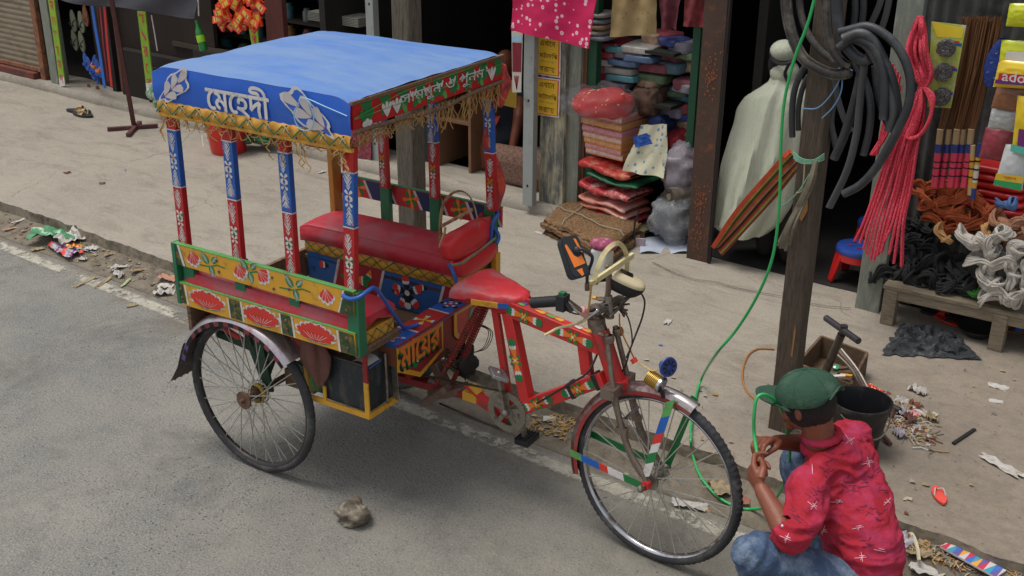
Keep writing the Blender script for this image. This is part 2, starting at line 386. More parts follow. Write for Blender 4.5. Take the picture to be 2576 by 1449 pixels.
def stroke(mb,pl,pts,w,o=.001,w1=None):
    k=len(pts); l=[];r=[]
    for i,(x,y) in enumerate(pts):
        a=pts[max(0,i-1)];b=pts[min(k-1,i+1)]; dx,dy=b[0]-a[0],b[1]-a[1]; d=math.hypot(dx,dy) or 1
        ww=w+(w1-w)*i/(k-1) if w1 is not None else w
        l.append((x-dy/d*ww/2,y+dx/d*ww/2)); r.append((x+dy/d*ww/2,y-dx/d*ww/2))
    vs=[pl(x,y,o) for x,y in l]+[pl(x,y,o) for x,y in r]
    mb.add(vs,[(i,i+1,k+i+1,k+i) for i in range(k-1)])
def rect(mb,pl,x0,x1,y0,y1,o=.001,sk=0): mb.poly(pl,[(x0,y0),(x1,y0),(x1+sk,y1),(x0+sk,y1)],o)
def lotus(mb,pl,cx,cy,w,h,o=.001):
    for k in range(-4,5):
        a=PI/2-k*.30; L=h*(.95 if abs(k)<2 else .8)+abs(k)*w*.045
        petal(mb,pl,cx+k*w*.02,cy-h*.38,a,L,w*.075,[(0,PINK),(.0,LRED)],o+.0002*(k+4))
        tip=drop(0,0,.72,1.0,L*1.12,w*.07,a,cx+k*w*.02,cy-h*.38); mb.m(WHT).poly(pl,tip,o-.0003)
    mb.m(LRED).poly(pl,[(cx+math.cos(t)*w*.40,cy-h*.3+math.sin(t)*h*.24) for t in [i*PI/8 for i in range(16)]],o+.003)
    mb.m(WHT)
    for sx in (-1,1): mb.poly(pl,[(cx+sx*w*.36,cy-h*.25),(cx+sx*w*.56,cy-h*.18),(cx+sx*w*.40,cy-h*.42)][::(1 if sx<0 else -1)],o+.002)
    for k in range(-3,4): stroke(mb,pl,[(cx+k*w*.035,cy-h*.42),(cx+k*w*.10,cy-h*.02)],.0016,o+.0036)
    leaf(mb,pl,cx-w*.28,cy-h*.45,-.25,w*.3,h*.1,o+.0005); leaf(mb,pl,cx+w*.3,cy-h*.5,PI+.1,w*.28,h*.1,o+.0005)
def rose(mb,pl,cx,cy,s,ang,o=.001):
    for k in (-2,-1,0,1,2):
        petal(mb,pl,cx,cy,ang+k*.36,s*(1-.08*abs(k)),s*.17,[(0,WHT)],o); petal(mb,pl,cx,cy,ang+k*.36,s*.82*(1-.08*abs(k)),s*.15,[(0,LRED)],o+.0006+.0001*(k+2))
    mb.m(WHT)
    for k in (-1.5,-.5,.5,1.5): stroke(mb,pl,[(cx,cy),(cx+s*.8*math.cos(ang+k*.34),cy+s*.8*math.sin(ang+k*.34))],.0016,o+.0014)
def flower(mb,pl,cx,cy,s,cols,n=5,a0=PI/2,ctr=None,o=.001,w=.26):
    for k in range(n): petal(mb,pl,cx,cy,a0+2*PI*k/n,s,s*w,cols,o+.0002*k)
    if ctr: mb.m(ctr).poly(pl,[(cx+s*.17*math.cos(t),cy+s*.17*math.sin(t)) for t in [i*PI/5 for i in range(10)]],o+.003)
def fern(mb,pl,cx,cy,L,ang,w,o=.001,mt=None):
    mb.m(mt or WHT); ca,sa=math.cos(ang),math.sin(ang); n=7
    stroke(mb,pl,[(cx,cy),(cx+L*ca,cy+L*sa)],.0022,o)
    for k in range(n):
        t=(k+.4)/n; x,y=cx+t*L*ca+rnd(-.0015,.0015),cy+t*L*sa+rnd(-.002,.002); ww=rnd(1.0,1.35)*w*math.sin(PI*(.15+.8*t))
        for sg in (1,-1):
            a=ang+sg*.62; stroke(mb,pl,[(x,y),(x+ww*math.cos(a),y+ww*math.sin(a))],.0048,o+.0002,.0018)
# ---------- rickshaw ----------
RK=thing('cycle_rickshaw','hand painted three wheeled cycle rickshaw with blue canopy and red bench seats','cycle rickshaw',CO,CA)
def P(mb,name,parent=None,**k): return mb.build(name,parent=parent or RK,world=False,**k)
NP=lambda: Plane((0,-.5,0),(1,0,0),(0,0,1))   # plane facing the street
YN=-.505; YF=.497
# canopy
cu0,cu1,cv0,cv1=-.318,.668,-.495,.492
def top(u,v):
    x=cu0+(cu1-cu0)*u; y=cv0+(cv1-cv0)*v; z=1.733
    z+=.024*math.sin(PI*u)*math.sin(PI*v)+.003*noise.noise(Vector((x*6,y*3,0)))+.003*noise.noise(Vector((x*2,y*14,4)))-.012*math.exp(-(u/.03)**2)-.010*math.exp(-((1-v)/.04)**2)-.008*math.exp(-((1-u)/.03)**2)
    z-=.006*abs(math.sin(PI*3*u))**.5*math.sin(PI*v)-.004
    z+=.0035*noise.noise(Vector((x*3+y*9,y*4-x*2,7)))*math.sin(PI*v)
    if u<.5: z+=.003*math.sin(y*12)*(1-2*u)
    for a,b in ((cu0,cv0),(cu1,cv0),(cu1,cv1),(cu0,cv1)): z-=.012*math.exp(-(((x-a)**2+(y-b)**2)/.002))
    return (x,y,z)
g=MB().m(TARP); g.grid(top,60,50)
can=P(g,'canopy_sheet',smooth=60)
g=MB().m(TARPB)
def val(u,v):
    x=cu0+(cu1-cu0)*u; t=top(u,0)[2]; z=t+(1.602-t)*v
    return (x,cv0-.004-.006*math.sin(v*PI)+.003*noise.noise(Vector((x*9,v*2,1))),z)
g.grid(val,60,8)
def val2(u,v):
    y=cv0+(cv1-cv0)*u; t=top(0,u)[2]; z=t+(1.60-t)*v
    return (cu0-.004*math.sin(v*PI),y,z)
g.grid(lambda u,v:val2(1-u,v),30,6)
def val3(u,v):
    x=cu0+(cu1-cu0)*u; t=top(u,1)[2]; return (x,cv1,t+(1.60-t)*v)
g.grid(lambda u,v:val3(1-u,v),20,4)
pl=Plane((0,cv0-.0125,0),(1,0,0),(0,0,1))
LET=WHT
for dx_,dy_ in ((0,0),(.0026,0),(-.0026,0),(0,.0022),(0,-.0022)): g.text(pl,'\u09c7\u09ae\u09c7\u09b9\u09a6\u09c0',.135+dx_,1.663+dy_,.318,.122,LET,.002+dx_*.1+dy_*.2,.005)
def lily(cx,cz,ang,s,fl=1):
    for col,grow,o in ((WHT,1.0,0),(TARPB,.86,.0006)):
        pts=[]
        for t in [i*2*PI/28 for i in range(28)]:
            r=s*(.5+.07*math.sin(5*t)); x=r*1.25*math.cos(t)*grow; y=r*.42*math.sin(t)*grow*(1.15+.5*math.cos(t))
            pts.append((cx+x*math.cos(ang)-y*math.sin(ang),cz+x*math.sin(ang)+y*math.cos(ang)))
        g.m(col).poly(pl,pts,o+.001)
    for k,(d,w,aa) in enumerate(((-.42,.30,.5),(-.42,.30,-.5),(-.1,.32,.45),(-.1,.32,-.5),(.2,.34,.12))):
        x=d*s; a=ang+aa*.9
        petal(g,pl,cx+x*math.cos(ang),cz+x*math.sin(ang),a,s*.42,s*.11,[(0,LGREY)],.0022+.0001*k)
    g.m(DRED); stroke(g,pl,[(cx-.5*s*math.cos(ang),cz-.5*s*math.sin(ang)),(cx+.3*s*math.cos(ang),cz+.3*s*math.sin(ang))],.0028,.0032,.001)
lily(-.195,1.668,.66,.165); lily(.480,1.660,PI-.52,.205)
P(g,'canopy_front_flap',parent=can,smooth=60)
# padded yellow rim with green zigzag tape and studs
g=MB().m(GOLD)
def rimf(u,v):
    x=-.30+.965*u; a=v*PI; z=1.578+.026*math.cos(a)+.006*math.sin(x*130)*(.3); d=.012*math.sin(a)*(1+.35*math.sin(x*95))
    return (x,-.493-d-.004,z)
g.grid(lambda u,v:rimf(u,v),140,9)
g.box(-.305,.665,-.503,-.488,1.543,1.556)
rp=Plane((0,-.515,0),(1,0,0),(0,0,1)); g.m(GRN)
zz=[(-.30+.965*k/22,1.598 if k%2 else 1.560) for k in range(23)]; stroke(g,rp,zz,.0075,.001)
g.m(RUBD)
for k in range(22): g.ball((-.285+.044*k,-.512,1.600 if k%2 else 1.562),.0038,6,4)
g.m(WHT)
for k in range(1,22,2): stroke(g,rp,[(-.30+.044*k,1.575),(-.285+.044*k,1.597),(-.272+.044*k,1.578)],.0025,.0022)
rim=P(g,'padded_rim',parent=can,smooth=50)
g=MB().m(BLU);
# painted side board below the canopy, facing forward
sb=MB().m(RED); sx=.668; sb.box(sx-.012,sx,-.49,.488,1.622,1.712)
spn=Plane((sx,0,0),(0,1,0),(0,0,1))
sb.m(WOOD).box(sx-.006,sx+.006,-.497,.49,1.712,1.724);
def sagb(u,v):
    y=-.49+.975*u; z=1.620-.010*noise.noise(Vector((y*6,0,3)))-.018*v-.018*math.sin(PI*u)**3
    return (sx+.008*math.sin(v*PI)+.002,y,z)
sb.grid(lambda u,v:sagb(u,v),50,5)
sb.m(GRN)
for k in range(9):
    y=-.44+.108*k; sb.m(VGRN).poly(spn,[(y,1.64),(y+.05,1.65),(y+.055,1.71),(y-.01,1.708),(y+.01,1.68)],.001)
for y,w in ((-.415,.07),):
    for j in range(3): petal(sb,spn,y,1.618,PI/2+(j-1)*.5,.075,.014,[(0,VGRN),(.0,VGRN)],.002); petal(sb,spn,y,1.615,PI/2+(j-1)*.8,.035,.012,[(0,WHT)],.003)
sb.text(spn,'\u09b8\u09be\u09ae\u09ae\u09c1\u09a8 \u0993 \u09aa\u09c1\u09a8\u09a8',.06,1.668,.56,.050,WHT,.003,.006)
for k in range(13):
    y=-.18+.043*k; leaf(sb,spn,y,1.622+.008*(k%3),PI/2+.6*(-1)**k,.05,.011,.0012,VGRN if k%2 else GRN2,False); petal(sb,spn,y+.02,1.70,-PI/2+.5*(-1)**k,.03,.008,[(0,WHT)],.0016)
for y in (-.30,-.24,.40):
    for j in range(3): petal(sb,spn,y,1.63,PI/2+(j-1)*.45,.06,.010,[(0,WHT)],.0025)
sb.m(GRN2); stroke(sb,spn,[(-.49,1.665),(-.2,1.705),(.49,1.716)],.003,.006); stroke(sb,spn,[(-.49,1.662),(0,1.668),(.49,1.69)],.0025,.0065)
P(sb,'canopy_side_board',parent=can,smooth=40)
# twine hanging off the rim
g=MB().m(STRAW)
def dangle(x,y,z,L,k=5,dx=.02,r=.0022,ax='x'):
    pts=[];p=Vector((x,y,z))
    for i in range(k+1):
        pts.append(p.copy()); p=p+Vector((rnd(-dx,dx) if ax=='x' else rnd(-dx,dx)*.3,rnd(-dx,dx)*(.3 if ax=='x' else 1),-L/k))
    g.tube(pts,r,4)
for i in range(46): dangle(rnd(-.30,.64),-.497+rnd(-.01,.01),1.545,rnd(.01,.045),3,.016,.0016)
for xx in (-.29,-.275,-.26,-.08,-.05,.01,.29,.33,.36,.39,.42,.45,.62,.60,.64): dangle(xx,-.50,1.547,rnd(.05,.11),6,.022,.0022)
for k in range(16): # slack loops between fixings
    x=-.27+k*.055; d=rnd(.015,.045); g.tube([(x,-.499,1.545),(x+.02,-.503,1.545-d),(x+.045,-.503,1.545-d*.8),(x+.065,-.499,1.545)],.0018,4)
for i in range(150):
    y=rnd(-.47,.47); dangle(.665+rnd(-.02,.01),y,1.60+.006,rnd(.03,.12)*(1 if y>0 else .55),4,.022,.0019,'y')
for i in range(20): dangle(.60+rnd(-.05,.05),-.44+rnd(-.03,.05),1.56,rnd(.02,.07),4,.03,.002,'y')
P(g,'hanging_twine',parent=can,smooth=0)
g=MB().m(LBLU)   # pale string looped over the flap
g.tube(bez([(.655,-.505,1.675),(.56,-.515,1.70),(.48,-.518,1.717),(.452,-.52,1.70),(.425,-.52,1.655),(.43,-.52,1.62),(.455,-.52,1.60),(.50,-.52,1.61),(.515,-.52,1.65),(.50,-.52,1.70),(.478,-.518,1.717)],40),.0022,5)
P(g,'pale_string',parent=can)
g=MB().m(WOOD)
for y in (-.46,0,.45): g.box(-.30,.65,y-.015,y+.015,1.66,1.69)
for x in (-.29,.18,.64): g.box(x-.015,x+.015,-.47,.46,1.69,1.705)
P(g,'canopy_frame',parent=can)
# posts
def post(x0,x1,w,y,sgn,z0,zb,zr,z1,full=True,nm='canopy_post'):
    g=MB(); dx=(x1-x0); X=lambda z: x0+dx*(z-z0)/(z1-z0)
    y0,y1=(y,y+.026) if sgn<0 else (y-.026,y)
    for a,b,mt in ((z0,zb,RED),(zb,zr,BLU),(zr,z1,RED)):
        g.m(mt); g.add([(X(z)+i*w,yy,z) for z in (a,b) for yy in (y0,y1) for i in (0,1)],[(0,2,3,1),(4,5,7,6),(0,1,5,4),(2,6,7,3),(0,4,6,2),(1,3,7,5)])
    f=Plane((X(z0),y0,0),(1,0,0),(0,0,1)); f2=lambda z:X(z)-X(z0)+w/2
    L=zr-zb; g.m(WHT);
    for z in (zb,zr):
        stroke(g,f,[(f2(z)-w/2,z),(f2(z)+w/2,z)],.005,.001)
        g.add([(X(z)+w+.001,y0,z-.0025),(X(z)+w+.001,y1,z-.0025),(X(z)+w+.001,y1,z+.0025),(X(z)+w+.001,y0,z+.0025)],[(0,1,2,3)])
    for lo,hi,bl in ((z0,zb,0),(zb,zr,1)):
        m=(lo+hi)/2+rnd(-.012,.012); c=f2(m)+rnd(-.003,.003); l=(hi-lo)*rnd(.92,1.06)
        fern(g,f,c,m+l*.13,l*.32,PI/2,w*.52,.001); fern(g,f,c,m-l*.15,l*.32,-PI/2,w*.52,.001)
        if bl: flower(g,f,c,m+l*.05,w*.46,[(0,WHT)],4,PI/4,LRED,.001,.3); flower(g,f,c,m-l*.08,w*.44,[(0,LBLU),(.4,WHT)],4,PI/4,LRED,.001,.3)
        else:
            for q in (1,-1): leaf(g,f,c,m,PI/2+q*.8,w*.5,w*.14,.001,vein=False); leaf(g,f,c,m,-PI/2+q*.8,w*.5,w*.14,.001,vein=False)
            flower(g,f,c,m+l*.04,w*.44,[(0,WHT)] if full else [(0,ORG)],4,PI/4,YEL,.0016,.32); flower(g,f,c,m-l*.09,w*.40,[(0,WHT)],4,PI/4,LRED,.0016,.32)
        g.m(LRED).poly(f,[(c+w*.12,lo+l*.08),(c+w*.2,lo+l*.03),(c+w*.25,lo+l*.09)],.0012)
    return P(g,nm,bevel=.0012,smooth=30)
for k,(xb,xt,w) in enumerate(((-.292,-.284,.050),(.010,.016,.051),(.296,.298,.051),(.582,.610,.051))):
    ztop=1.553; zr=1.487 if k else 1.487
    if k==3: zr=1.452
    post(xb,xt,w,-.488,-1,.985,1.252,zr if k<3 else 1.463,ztop)
for k,(xb,xt) in enumerate(((.012,.006),(.294,.286),(.600,.576))):
    post(xb+.004,xt+.004,.044,.485,1,1.04,1.30,1.50 if k<2 else 1.53,1.62,full=False)
g=MB().m(mat('ochre_plank',(172,116,44),.6,dirt=((140,96,50),.4,12),stretch=(8,8,1))); g.beam((-.262,.472,.66),(-.266,.470,1.62),.062,.03,(1,0,0)); g.m(RUST)
for z in (.99,1.03,1.07,.95): g.ball((-.258,.452,z),.006,6,4)
P(g,'canopy_post',bevel=.002,label='plain ochre wooden post at the far rear corner')
# near side boards
def board(z0,z1,xl0,xl1,xr,name,y=YN,th=.018):
    g=MB().m(YEL); g.box(xl0,xr,y,y+th,z0,z1)
    g.m(GRN2).box(xl0,xr,y-.001,y+th+.001,z1,z1+.004)
    return g
pn=Plane((0,YN,0),(1,0,0),(0,0,1))
g=MB().m(YEL); g.add([(x,y,z) for y in (YN,YN+.018) for x,z in ((-.245,.914),(.636,.905),(.64,1.004),(-.272,1.004))],[(0,1,2,3),(7,6,5,4),(0,4,5,1),(1,5,6,2),(2,6,7,3),(3,7,4,0)])
g.m(GRN2); g.box(-.304,.642,YN-.001,YN+.02,1.004,1.009)
g.m(WHT); g.poly(pn,[(-.262,.914),(-.248,.914),(-.272,1.004),(-.285,1.004)],.001); g.poly(pn,[(.562,.906),(.568,.906),(.598,1.003),(.590,1.003)],.001)
g.m(DGR); g.poly(pn,[(-.298,.916),(-.262,.914),(-.285,1.004),(-.304,1.004)],.001); g.poly(pn,[(.568,.906),(.638,.905),(.64,1.003),(.598,1.003)],.001)
for k,(cx,a) in enumerate(((-.205,.3-PI/2),(.055,.35-PI/2),(.165,.9-PI/2),(.505,.15-PI/2))):
    rose(g,pn,cx,.990,.072,a,.001)
for cx,cz in ((-.11,.955),(.105,.975),(.34,.955)):
    leaf(g,pn,cx,cz,PI*.70,.060,.017,.001); leaf(g,pn,cx+.01,cz-.004,-PI*.42,.050,.016,.001); leaf(g,pn,cx+.02,cz+.01,PI*.25,.046,.014,.001)
    g.m(VGRN); stroke(g,pn,[(cx-.07,cz-.014),(cx,cz-.010),(cx+.05,cz+.006),(cx+.09,cz+.002)],.006,.0008)
g.m(RUST)
for x,z in ((-.06,.982),(-.055,.935),(.235,.975),(.24,.928),(.32,.945),(.60,.985),(.605,.925)): g.ball((x,YN-.002,z),(.007,.004,.007),7,5)
ub=P(g,'side_board',bevel=.001)
g=MB().m(YEL); g.add([(x,y,z) for y in (YN,YN+.018) for x,z in ((-.285,.733),(.637,.740),(.637,.832),(-.308,.832))],[(0,1,2,3),(7,6,5,4),(0,4,5,1),(1,5,6,2),(2,6,7,3),(3,7,4,0)])
g.m(GRN2); g.box(-.312,.640,YN-.001,YN+.02,.832,.837)
for x in (-.262,-.018,.054,.262,.326,.555): g.m(WHT).poly(pn,[(x,.740),(x+.010,.740),(x+.002,.828),(x-.008,.828)],.001)
for x0,x1 in ((-.305,-.27),(-.012,.050),(.268,.322),(.565,.637)):
    g.m(DGR).poly(pn,[(x0,.742),(x1+.004,.742),(x1-.006,.828),(x0-.004,.828)],.0014)
    g.m(RUST); xm=(x0+x1)/2; g.ball((xm,YN-.003,.765),(.008,.005,.008),7,5); g.ball((xm-.002,YN-.003,.805),(.008,.005,.008),7,5)
for cx in (-.142,.157,.442): lotus(g,pn,cx,.788,.20,.062,.001)
lb=P(g,'side_board',bevel=.001)
g=MB().m(GRN)
for bx_ in ((.008,.063,YN+.018,YN+.05,.73,1.0),(.296,.351,YN+.018,YN+.05,.73,1.0),(-.285,-.225,YN+.018,YN+.05,.73,.99),(.600,.655,YN+.006,YN+.05,.735,1.0),(-.318,-.298,YN-.004,YN+.05,.735,1.008)):
    g=MB().m(GRN); g.box(*bx_); P(g,'stanchion',bevel=.002)
# far rail
g=MB().m(RED); fpl=Plane((0,YF,0),(1,0,0),(0,0,1))
g.box(-.29,.655,YF,YF+.016,.955,1.045); g.m(GRN).box(-.292,.657,YF-.001,YF+.017,1.045,1.050)
for x in (-.03,.262,.55):
    g.m(NAVY).poly(fpl,[(x-.03,.957),(x+.10,.957),(x+.06,1.043),(x-.07,1.043)],.001)
    g.m(LGREY).poly(fpl,[(x-.045,.957),(x-.03,.957),(x-.07,1.043),(x-.085,1.043)],.0014); g.poly(fpl,[(x+.10,.957),(x+.115,.957),(x+.075,1.043),(x+.06,1.043)],.0014)
    petal(g,fpl,x+.075,.985,PI/2+.3,.045,.016,[(0,BLK),(.4,WHT),(.6,LRED)],.0018)
for x in (-.145,.165,.435):
    flower(g,fpl,x,1.0,.042,[(0,VGRN)],4,PI/4,None,.001,.3); flower(g,fpl,x,1.0,.05,[(0,ORG)],4,.2,YEL,.0022,.22)
P(g,'far_side_rail',bevel=.001)
g=MB().m(GRN)
for x in (.006,.288,.585): g=MB().m(GRN); g.box(x,x+.052,YF-.028,YF-.001,.70,1.052); P(g,'stanchion',bevel=.002)
# deck, floor, benches
g=MB().m(WOOD); g.box(-.30,.64,-.48,-.24,.725,.745); g.box(-.30,.64,.24,.48,.70,.72)
g.box(-.30,.63,-.25,.25,.545,.562); g.box(-.30,-.28,-.48,.48,.60,.74); g.box(.62,.64,-.49,-.235,.722,.752)
P(g,'wooden_deck',bevel=.002)
def lattice(g,pl,x0,x1,z0,z1,n,m1=None):
    st=(x1-x0)/n; a=[(x0+st*k,z0 if k%2 else z1) for k in range(n+1)]; b=[(x0+st*k,z1 if k%2 else z0) for k in range(n+1)]
    g.m(GRN); stroke(g,pl,a,.006,.003)
    g.m(mat('dark_brown_tape',(96,60,24),.7)); stroke(g,pl,b,.003,.0025)
    g.m(BLK)
    for x,z in a: g.ball(pl(x,z,.003),.003,6,4)
def cushion(x0,x1,y0,y1,z0,z1,bul=.012,puff=.012,mt=None,r=.018,nx=30,ny=16,seed=0,sagedge=0):
    g=MB().m(mt or VINYL)
    def fn(u,v):
        # v: 0..1 walks front bottom -> front top -> back top -> back bottom
        x=x0+(x1-x0)*u; e=math.sin(PI*u)**.25 if 0<u<1 else 0
        if v<.22: k=v/.22; y=y0-bul*math.sin(PI*k)*e; z=z0+(z1-r-z0)*k
        elif v<.3: k=(v-.22)/.08*PI/2; y=y0+r*(1-math.cos(k))-.0; z=z1-r+r*math.sin(k)
        elif v<.7: k=(v-.3)/.4; y=y0+r+(y1-y0-2*r)*k; z=z1+puff*math.sin(PI*k)*e+.004*noise.noise(Vector((x*7,y*7,seed)))*e
        elif v<.78: k=(v-.7)/.08*PI/2; y=y1-r+r*math.sin(k); z=z1-r+r*math.cos(k)
        else: k=(v-.78)/.22; y=y1; z=z1-r+(z0-z1+r)*k
        z-= r*.9*(1-e) if v>.1 and v<.9 else 0
        z-= .008*math.exp(-((u)/.03)**2)
        if v<.22: y+=.003*noise.noise(Vector((x*16,z*10,seed+3)))
        if v<.05: z+=sagedge*noise.noise(Vector((x*9,1,seed)))
        return (x,y,z)
    g.grid(fn,nx,ny*2)
    for xx,sg in ((x0,-1),(x1,1)):
        vs=[fn(0 if sg<0 else 1,j/(ny*2-1)) for j in range(ny*2)]
        c=Vector((xx+sg*.006,(y0+y1)/2,(z0+z1)/2))
        g.add(vs+[c],[((j,j+1,len(vs)) if sg<0 else (j+1,j,len(vs))) for j in range(len(vs)-1)])
    g.tube([fn(u/20,.26) for u in range(21)],.0035,5)
    return g
# near bench (end facing forward)
b1=P(cushion(-.29,.63,-.486,-.245,.805,.885,mt=VINYL,nx=40,seed=1),'bench_cushion',smooth=60)
g=MB().m(GOLD); g.box(-.285,.625,-.478,-.25,.745,.806)
ep=Plane((.6265,0,0),(0,1,0),(0,0,1)); lattice(g,ep,-.475,-.252,.75,.80,4)
P(g,'bench_base',bevel=.003)
# far bench
b2=P(cushion(-.285,.60,.225,.478,.800,.885,mt=VINYL,nx=44,seed=5,sagedge=.004),'bench_cushion',smooth=60)
g=MB().m(GOLD)
g.grid(lambda u,v:(-.262+.86*u,.236-.007*math.sin(v*PI)-.004*noise.noise(Vector((u*30,v*3,2))),.742+.060*v),80,7)
g.box(-.26,.60,.238,.47,.742,.80)
bp=Plane((0,.229,0),(1,0,0),(0,0,1)); lattice(g,bp,-.258,.59,.748,.797,13)
P(g,'bench_base',smooth=60)
g=MB().m(BLU2); g.box(-.262,.62,.240,.256,.575,.740)
pp=Plane((0,.240,0),(1,0,0),(0,0,1))
g.m(mat('panel_red_paint',(156,38,46),.5,dirt=((110,60,60),.3,8)))
g.poly(pp,[(-.105,.577),(.155,.577),(.20,.738),(-.06,.738)],.001); g.poly(pp,[(.485,.577),(.618,.577),(.618,.738),(.53,.738)],.001)
g.m(LGREY)
for x in (-.118,.142,.472): g.poly(pp,[(x,.577),(x+.014,.577),(x+.059,.738),(x+.045,.738)],.0016)
TRI=[(0,BLK),(.42,WHT),(.62,LRED)]; TRG=[(0,ORG),(.5,WHT),(.6,VGRN)]
flower(g,pp,.325,.660,.084,[(0,BLK),(.48,WHT),(.66,LRED)],5,PI/2+.15,WHT,.002,.29)
petal(g,pp,.325,.660,-PI/2,.08,.021,[(0,BLK),(.6,WHT)],.0034)
petal(g,pp,.235,.652,.0,.045,.019,[(0,BLK),(.4,WHT),(.58,LRED)],.002); petal(g,pp,.435,.705,PI,.045,.019,TRI,.002); petal(g,pp,-.13,.69,PI,.055,.021,[(0,BLK),(.42,WHT),(.6,LRED)],.002)
petal(g,pp,.02,.66,0,.085,.03,TRG,.002); petal(g,pp,.12,.725,-PI*.62,.06,.02,TRG,.002); petal(g,pp,-.06,.66,0,.05,.028,[(0,VGRN)],.002)
for x in (.51,.535,.56): petal(g,pp,x,.60,PI/2-.2,.03,.011,[(0,YEL)],.002)
g.m(RUBD); g.ball((-.225,.238,.665),.006,6,4); g.ball((.03,.238,.60),.006,6,4)
P(g,'bench_front_panel',bevel=.001)
# forward footboard with painted ledge and lettered panel
g=MB().m(BLU); fx=.655
g.box(.545,fx,-.27,.30,.678,.690)
lp=Plane((0,0,.690),(0,1,0),(-1,0,0))   # seen from above: x=v, y=-u
def LP(y0,y1,mt,o=.0012): g.m(mt).poly(lp,[(y0,-fx+.001),(y1,-fx+.001),(y1,-.546),(y0,-.546)],o)
LP(-.27,-.13,BLU,.001); LP(-.13,-.118,LGREY,.002); LP(-.118,.09,RED,.001); LP(.09,.10,LGREY,.002); LP(.10,.30,BLU,.001)
flower(g,lp,-.215,-.60,.045,[(0,WHT),(.3,LRED),(.6,LBLU)],4,.4,ORG,.002,.22); petal(g,lp,-.20,-.575,0,.05,.015,[(0,BLK)],.003); petal(g,lp,-.14,-.59,PI/3,.03,.01,[(0,BLK),(.5,ORG)],.003)
flower(g,lp,-.015,-.60,.055,[(0,YEL),(.6,WHT),(.8,GRN)],4,.2,YEL,.002,.24); flower(g,lp,.18,-.60,.05,[(0,LRED),(.4,WHT),(.6,BLK)],5,.5,LBLU,.002,.24)
g.m(DRED).box(fx-.004,fx+.003,-.272,.302,.684,.6935)
P(g,'footboard_ledge',bevel=.001)
g=MB().m(mat('footboard_wood',(122,72,50),.7,dirt=((80,50,40),.4,10))); g.box(.548,.645,-.268,-.20,.59,.677); g.box(.55,.645,.2,.30,.59,.677); g.m(DRED).box(.63,.645,-.20,.28,.50,.677)
P(g,'footboard_wood')
for sg,(a,b),(t,tx) in ((1,(-.272,.045),('\u09ae\u09be\u09c7\u09df\u09b0',-.118)),(-1,(.13,.302),('\u09df',.21))):
    g=MB().m(YEL); q=Plane((.650,0,0),(0,1,0),(0,0,1)); m=(a+b)/2
    zt=.684
    g.prism(q,[(a,.575),(m-.01,.488),(b,.545),(b,zt),(a,zt)],0,.004)
    g.m(DRED if sg>0 else RED).poly(q,[(a+.02,.588),(m-.01,.512),(b-.012,.558),(b-.012,zt-.018),(a+.02,zt-.018)],.005)
    if sg>0:
        g.m(YEL).poly(q,[(a+.02,.66),(b-.012,.66),(b-.012,zt-.010),(a+.02,zt-.010)],.0056)
        for dx_,dy_ in ((0,0),(.003,0),(-.003,0),(0,.003)):
            g.text(q,t,tx-.008+dx_,.618+dy_,.285,.118,BLK,.0064+dx_*.02+dy_*.03,.016); g.text(q,t,tx+dx_,.630+dy_,.275,.106,ORG,.0074+dx_*.02+dy_*.03,.006)
            g.text(q,t,tx-.003+dx_,.622+dy_,.275,.106,VGRN,.0069+dx_*.02+dy_*.03,.006)
        g.m(VGRN).poly(q,[(a+.02,.588),(-.15,.545),(-.10,.60),(-.14,.612)],.006)
        for k in range(3): petal(g,q,-.135+.036*k,.553+.008*k,PI/2+.2,.036,.012,[(0,VGRN),(.4,WHT),(.65,LRED if k%2 else ORG)],.0064)
        for y,z in ((-.135,.582),(-.055,.594)): g.m(GRN).poly(q,[(y+.011*math.cos(t_*PI/5),z+.011*math.sin(t_*PI/5)) for t_ in range(10)],.0066)
    else:
        leaf(g,q,.24,.60,PI/2-.4,.07,.018,.006); petal(g,q,.2,.56,PI/2-.6,.06,.014,[(0,YEL),(.5,VGRN)],.006)
    P(g,'lettered_panel' if sg>0 else 'painted_panel',bevel=0)
# driver backrest, strap, saddle
g=cushion(.598,.655,.055,.40,.892,1.01,bul=.02,puff=.02,mt=VINYLB,r=.02,nx=18,seed=9)
g=MB().m(VINYLB)
def pad(cx,cy,cz,rx,ry,rz,pw=2.6,seed=0,amp=.006,rot=0):
    def fn(u,v):
        t=2*PI*u; ph=PI*(v-.5)
        sp=lambda c: math.copysign(abs(c)**(2/pw),c)
        x=rx*sp(math.cos(t))*sp(math.cos(ph)); y=ry*sp(math.sin(t))*sp(math.cos(ph)); z=rz*sp(math.sin(ph))
        d=amp*noise.noise(Vector((x*18+seed,y*18,z*18)));
        k=1+d/max(.02,math.sqrt(x*x+y*y+z*z))
        x,y=x*math.cos(rot)-y*math.sin(rot),x*math.sin(rot)+y*math.cos(rot)
        return (cx+x*k,cy+y*k,cz+z*k)
    g.grid(fn,28,16,True)
pad(.612,.290,.958,.042,.165,.062,3.4,2,.008); pad(.625,.325,.860,.045,.155,.048,3.2,7,.010)
bk=P(g,'driver_backrest',smooth=70)
g=MB().m(mat('dusty_green_strap',(120,140,110),.7,dirt=((150,70,60),.4,20)))
g.tube([(.63,.125,.895),(.668,.17,.900),(.672,.30,.915),(.66,.44,.925)],.006,6); P(g,'tie_strap',parent=bk)
g=MB().m(BLU); g.tube(bez([(.63,.13,.90),(.66,.12,.87),(.668,.13,.82),(.66,.14,.77)],12),.008,6); P(g,'blue_tie',parent=bk); g=MB().m(BLU); g.tube(bez([(.62,.46,.99),(.66,.47,.93),(.665,.45,.90)],10),.008,6); P(g,'blue_tie',parent=bk)
